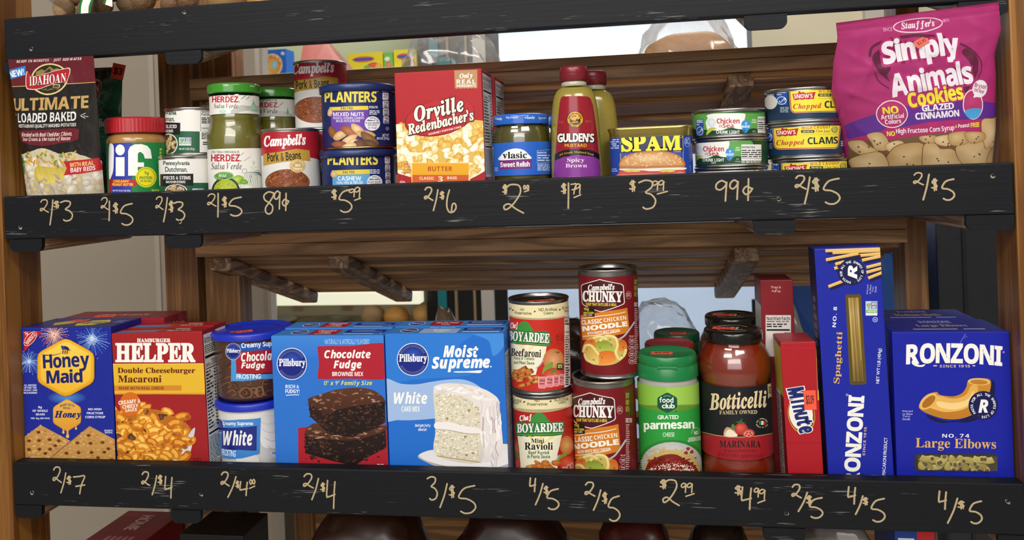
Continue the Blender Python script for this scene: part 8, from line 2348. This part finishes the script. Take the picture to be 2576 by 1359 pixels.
# --- spaghetti
c = Carton('spaghetti_box', 'tall slim blue spaghetti box leaning a little to the left', 'box', 0.2050, 0.2768, 0.0220, 0.0345, on('low') + 0.0009, 0.2870, '#16239c', 'blue pasta boxes', lean=-0.0255)
a = c.front('L7')
gold, shade = '#dcae58', '#0e1244'
def stick(x0, y0, x1, y1, w_=17):
    a.line([(x0 + 12, y0 + 14), (x1 + 12, y1 + 14)], w_, shade); a.line([(x0, y0), (x1, y1)], w_, gold); a.line([(x0, y0 - 4), (x1, y1 - 4)], 4, '#f0cf8a')
for q in ((415, 47, 740, 36), (455, 58, 740, 44), (485, 84, 740, 62), (418, 98, 600, 62), (620, 100, 740, 74), (465, 146, 500, 135), (470, 122, 520, 108), (645, 140, 740, 116), (645, 168, 740, 142), (655, 200, 740, 166), (432, 248, 515, 216)): stick(*q)
a.ell(563, 167, 78, 75, '#11154a'); a.ctext('PASTA FOR ALL THE SHAPES OF LIFE ·', 563, 167, 60, 13, -170, 165, '#dfe2ee', ry=58)
a.T('R', 532, 142, 602, 192, '#eceef2', 'i', r=90, fat=0.03)
a.T('Spaghetti', 345, 625, 635, 668, '#dcae4a', 's', r=86.5); a.T('NO. 8', 410, 408, 525, 428, '#e6e8f0', 'b', r=86.5, gap=0.2)
a.T('RONZONI', 328, 1064, 822, 1150, '#eeece6', 'b', r=86.5, fat=0.03); a.T('SINCE 1915', 555, 1108, 715, 1122, '#d8b9a0', 'b', r=86.5, gap=0.18)
a.T('NET WT 1 LB (454g)', 618, 682, 814, 704, '#dfe2ee', 'n', r=86.5, fat=0.02); a.T('ENRICHED MACARONI PRODUCT', 590, 1240, 900, 1258, '#dfe2ee', 'n', r=86.5, fat=0.02)
a.T('®', 530, 848, 545, 862, '#c9cbe0', 'n')
for i, t in enumerate(('Enlarged', 'to Show', 'Tasty', 'Details')): a.T(t, 625 + 15 * i + (i > 1) * 10, 258, 678 + 15 * i - (i > 1) * 10, 268, '#c9cbe0', 'n', r=86)
nongmo(a, 641, 330, 706, 410); a.ring(694, 433, 13, 13, 2.5, '#dfe2ee'); a.T('U', 689, 427, 699, 439, '#dfe2ee')
win = a.uv([(531, 296), (612, 293), (643, 790), (556, 795)])
a.poly([(527, 300), (536, 292), (606, 290), (615, 298), (646, 785), (638, 796), (560, 799), (552, 790)], '#5a4a18')
a2 = c.left(((0, 0), (100, 0), (100, 760), (0, 760))); a2.rect(0, 0, 100, 760, '#12163f'); a2.rows(30, 150, 70, 400, 9, '#5a5f8c')
c.top(col='#1c2a98').rect(10, 20, 90, 80, '#1a2690')
c.done()
wl, wr_, wb, wt = win[:, 0].min() - c.w / 2, win[:, 0].max() - c.w / 2, win[:, 1].min(), win[:, 1].max()
mb = MB(); r = random.Random(3)
for i in range(17):
    x0 = wl + 0.0042 + (wr_ - wl - 0.0075) * i / 16 + r.uniform(-0.0004, 0.0004); x1 = x0 + r.uniform(-0.0016, 0.0016)
    x1 = min(max(x1, wl + 0.003), wr_ - 0.003)
    mb.tube([(x0, -0.0004, wb + 0.003), ((x0 + x1) / 2, -0.0005, (wb + wt) / 2), (x1, -0.0004, wt - 0.003)], 0.0011, r.choice(['#b99a48', '#a88838', '#c9ac58', '#98782c']), 6)
wo = mb.build('pasta_window', 'plastic', c.root, 'window showing dry spaghetti')
MB().box(wl + 0.003, wr_ - 0.003, -0.0019, -0.0018, wb + 0.002, wt - 0.002, (0.8, 0.8, 0.8)).build('window_film', 'glass', wo)

# --- macaroni boxes
def elbow_top(c, nm):
    a = c.top(col='#16227e')
    a.T('RONZONI', 38, 14, 66, 32, '#8f98c8', 'b'); a.T(nm, 30, 44, 74, 66, '#b9a06a', 's'); a.rows(22, 78, 84, 88, 1, '#9aa2cc')
c = Carton('macaroni_box', 'blue pasta box behind the front macaroni box, only its top showing', 'box', 0.2760, 0.3985, 0.0975, 0.068, on('low'), 0.1905, '#141f88', 'blue pasta boxes')
elbow_top(c, 'Medium Shells'); c.done()
c = Carton('macaroni_box', 'front blue macaroni box with a big elbow and a clear window', 'box', 0.2795, 0.4035, 0.0232, 0.0745, on('low'), 0.1905, '#141f9c', 'blue pasta boxes')
a = c.front('L8')
a.T('RONZONI', 180, 268, 715, 376, '#f0eee8', 'b', r=-1, fat=0.03, arch=12); a.sp([(215, 350), (250, 376), (284, 372), (270, 386), (235, 384), (210, 368)], '#f0eee8'); a.T('®', 718, 298, 730, 310, '#c9cbe0', 'n')
a.T('SINCE 1915', 366, 375, 536, 390, '#d8b9a0', 'b', gap=0.2); a.rows(330, 377, 350, 388, 1, '#d8b9a0'); a.rows(550, 377, 570, 388, 1, '#d8b9a0')
a.sp([(290, 655), (400, 690), (560, 690), (660, 590), (675, 480), (640, 480), (560, 640), (420, 700), (330, 690)], '#0c1048')
a.sp([(255, 590), (290, 550), (345, 527), (370, 545), (440, 552), (490, 535), (515, 500), (522, 470), (540, 455), (600, 450), (650, 462), (648, 520), (620, 600), (560, 650), (480, 678), (390, 678), (300, 650), (252, 620)], '#c98a2c', '#b87824')
a.sp([(300, 560), (360, 548), (440, 565), (510, 545), (545, 490), (580, 500), (560, 580), (500, 625), (400, 640), (320, 620), (275, 600)], '#dca850', '#e6b45a'); a.sp([(350, 580), (440, 590), (520, 570), (555, 520), (540, 590), (460, 625), (370, 615)], '#f0cf8c')
a.ell(302, 580, 60, 34, '#e2b460', rot=-42); a.ell(304, 582, 46, 22, '#a8681c', rot=-42); a.ell(586, 470, 62, 20, '#e6bc6c', rot=3); a.ell(586, 472, 50, 14, '#b87c2c', rot=3)
a.ell(610, 604, 83, 82, '#11154a'); a.ctext('PASTA FOR ALL THE SHAPES OF LIFE ·', 610, 604, 64, 14, -130, 205, '#dfe2ee'); a.T('R', 585, 572, 636, 642, '#eceef2', 'i', fat=0.03)
for i, t in enumerate(('Enlarged', 'to Show', 'Tasty', 'Details')): a.T(t, 157, 630 + 14.5 * i, 214 - (i > 1) * 14, 642 + 14.5 * i, '#c9cbe0', 'n')
a.T('NO. 74', 380, 763, 532, 784, '#e6e8f0', 'b', gap=0.2); a.T('Large Elbows', 231, 790, 682, 858, '#dcae58', 's', r=-1)
a.line([(480, 255), (490, 235), (512, 200), (505, 225), (520, 215)], 2, '#8f9ae0')
a.rect(224, 876, 692, 970, '#3a3218', rad=24)
win = a.uv([(226, 878), (690, 878), (690, 968), (226, 968)])
elbow_top(c, 'Large Elbows')
c.done()
wl, wr_, wb, wt = win[:, 0].min() - c.w / 2, win[:, 0].max() - c.w / 2, win[:, 1].min(), win[:, 1].max()
mb = MB(); r = random.Random(9)
for i in range(16):
    row = i % 2
    cx = wl + 0.007 + (wr_ - wl - 0.014) * (i // 2 + 0.5 * row) / 8; cz = wb + (0.0055, 0.0135)[row] + r.uniform(-0.001, 0.001)
    t0, R_, w_ = r.uniform(0, 6.28), 0.0085, r.uniform(0.0038, 0.0044)
    P_ = [(cx + R_ * (math.cos(t0 + u) - math.cos(t0 + 0.8)), 0.0, cz + 0.7 * R_ * (math.sin(t0 + u) - math.sin(t0 + 0.8))) for u in np.linspace(0, 1.6, 8)]
    col_ = r.choice(['#b4a24e', '#a8953f', '#c2b25e', '#9a8838'])
    sub = MB().tube(P_, w_, col_, 12)
    for q in ((0,), (-1,), (0, -1))[i % 3]:
        e = Vector(P_[q])
        sub.ball((e.x, -w_ * 0.55, e.z), w_ * 0.98, lin('#cbbb6c'), 2, squash=(0.86, 0.6, 0.95))
        sub.ball((e.x, -w_ * 0.95, e.z), w_ * 0.62, lin('#5a4a18'), 2, squash=(0.86, 0.6, 0.95))
    lift = 0.0006 + 0.0005 * r.random()
    for A_, C_, N_ in zip(sub.v, sub.c, sub.n):
        A_[:, 1] = A_[:, 1] * 0.3 - lift * (1 + row)
    k0 = mb.k
    mb.add(np.concatenate(sub.v), sub.f, np.concatenate(sub.c)); mb.sm[-len(sub.f):] = sub.sm
V_ = np.concatenate(mb.v); 
for k_ in range(len(mb.v)):
    mb.v[k_][:, 0] = np.clip(mb.v[k_][:, 0], wl + 0.002, wr_ - 0.002); mb.v[k_][:, 2] = np.clip(mb.v[k_][:, 2], wb + 0.001, wt - 0.001)
wo = mb.build('pasta_window', 'plastic', c.root, 'window showing dry elbow macaroni')
MB().box(wl + 0.002, wr_ - 0.002, -0.0042, -0.0041, wb + 0.001, wt - 0.001, (0.8, 0.8, 0.8)).build('window_film', 'glass', wo)
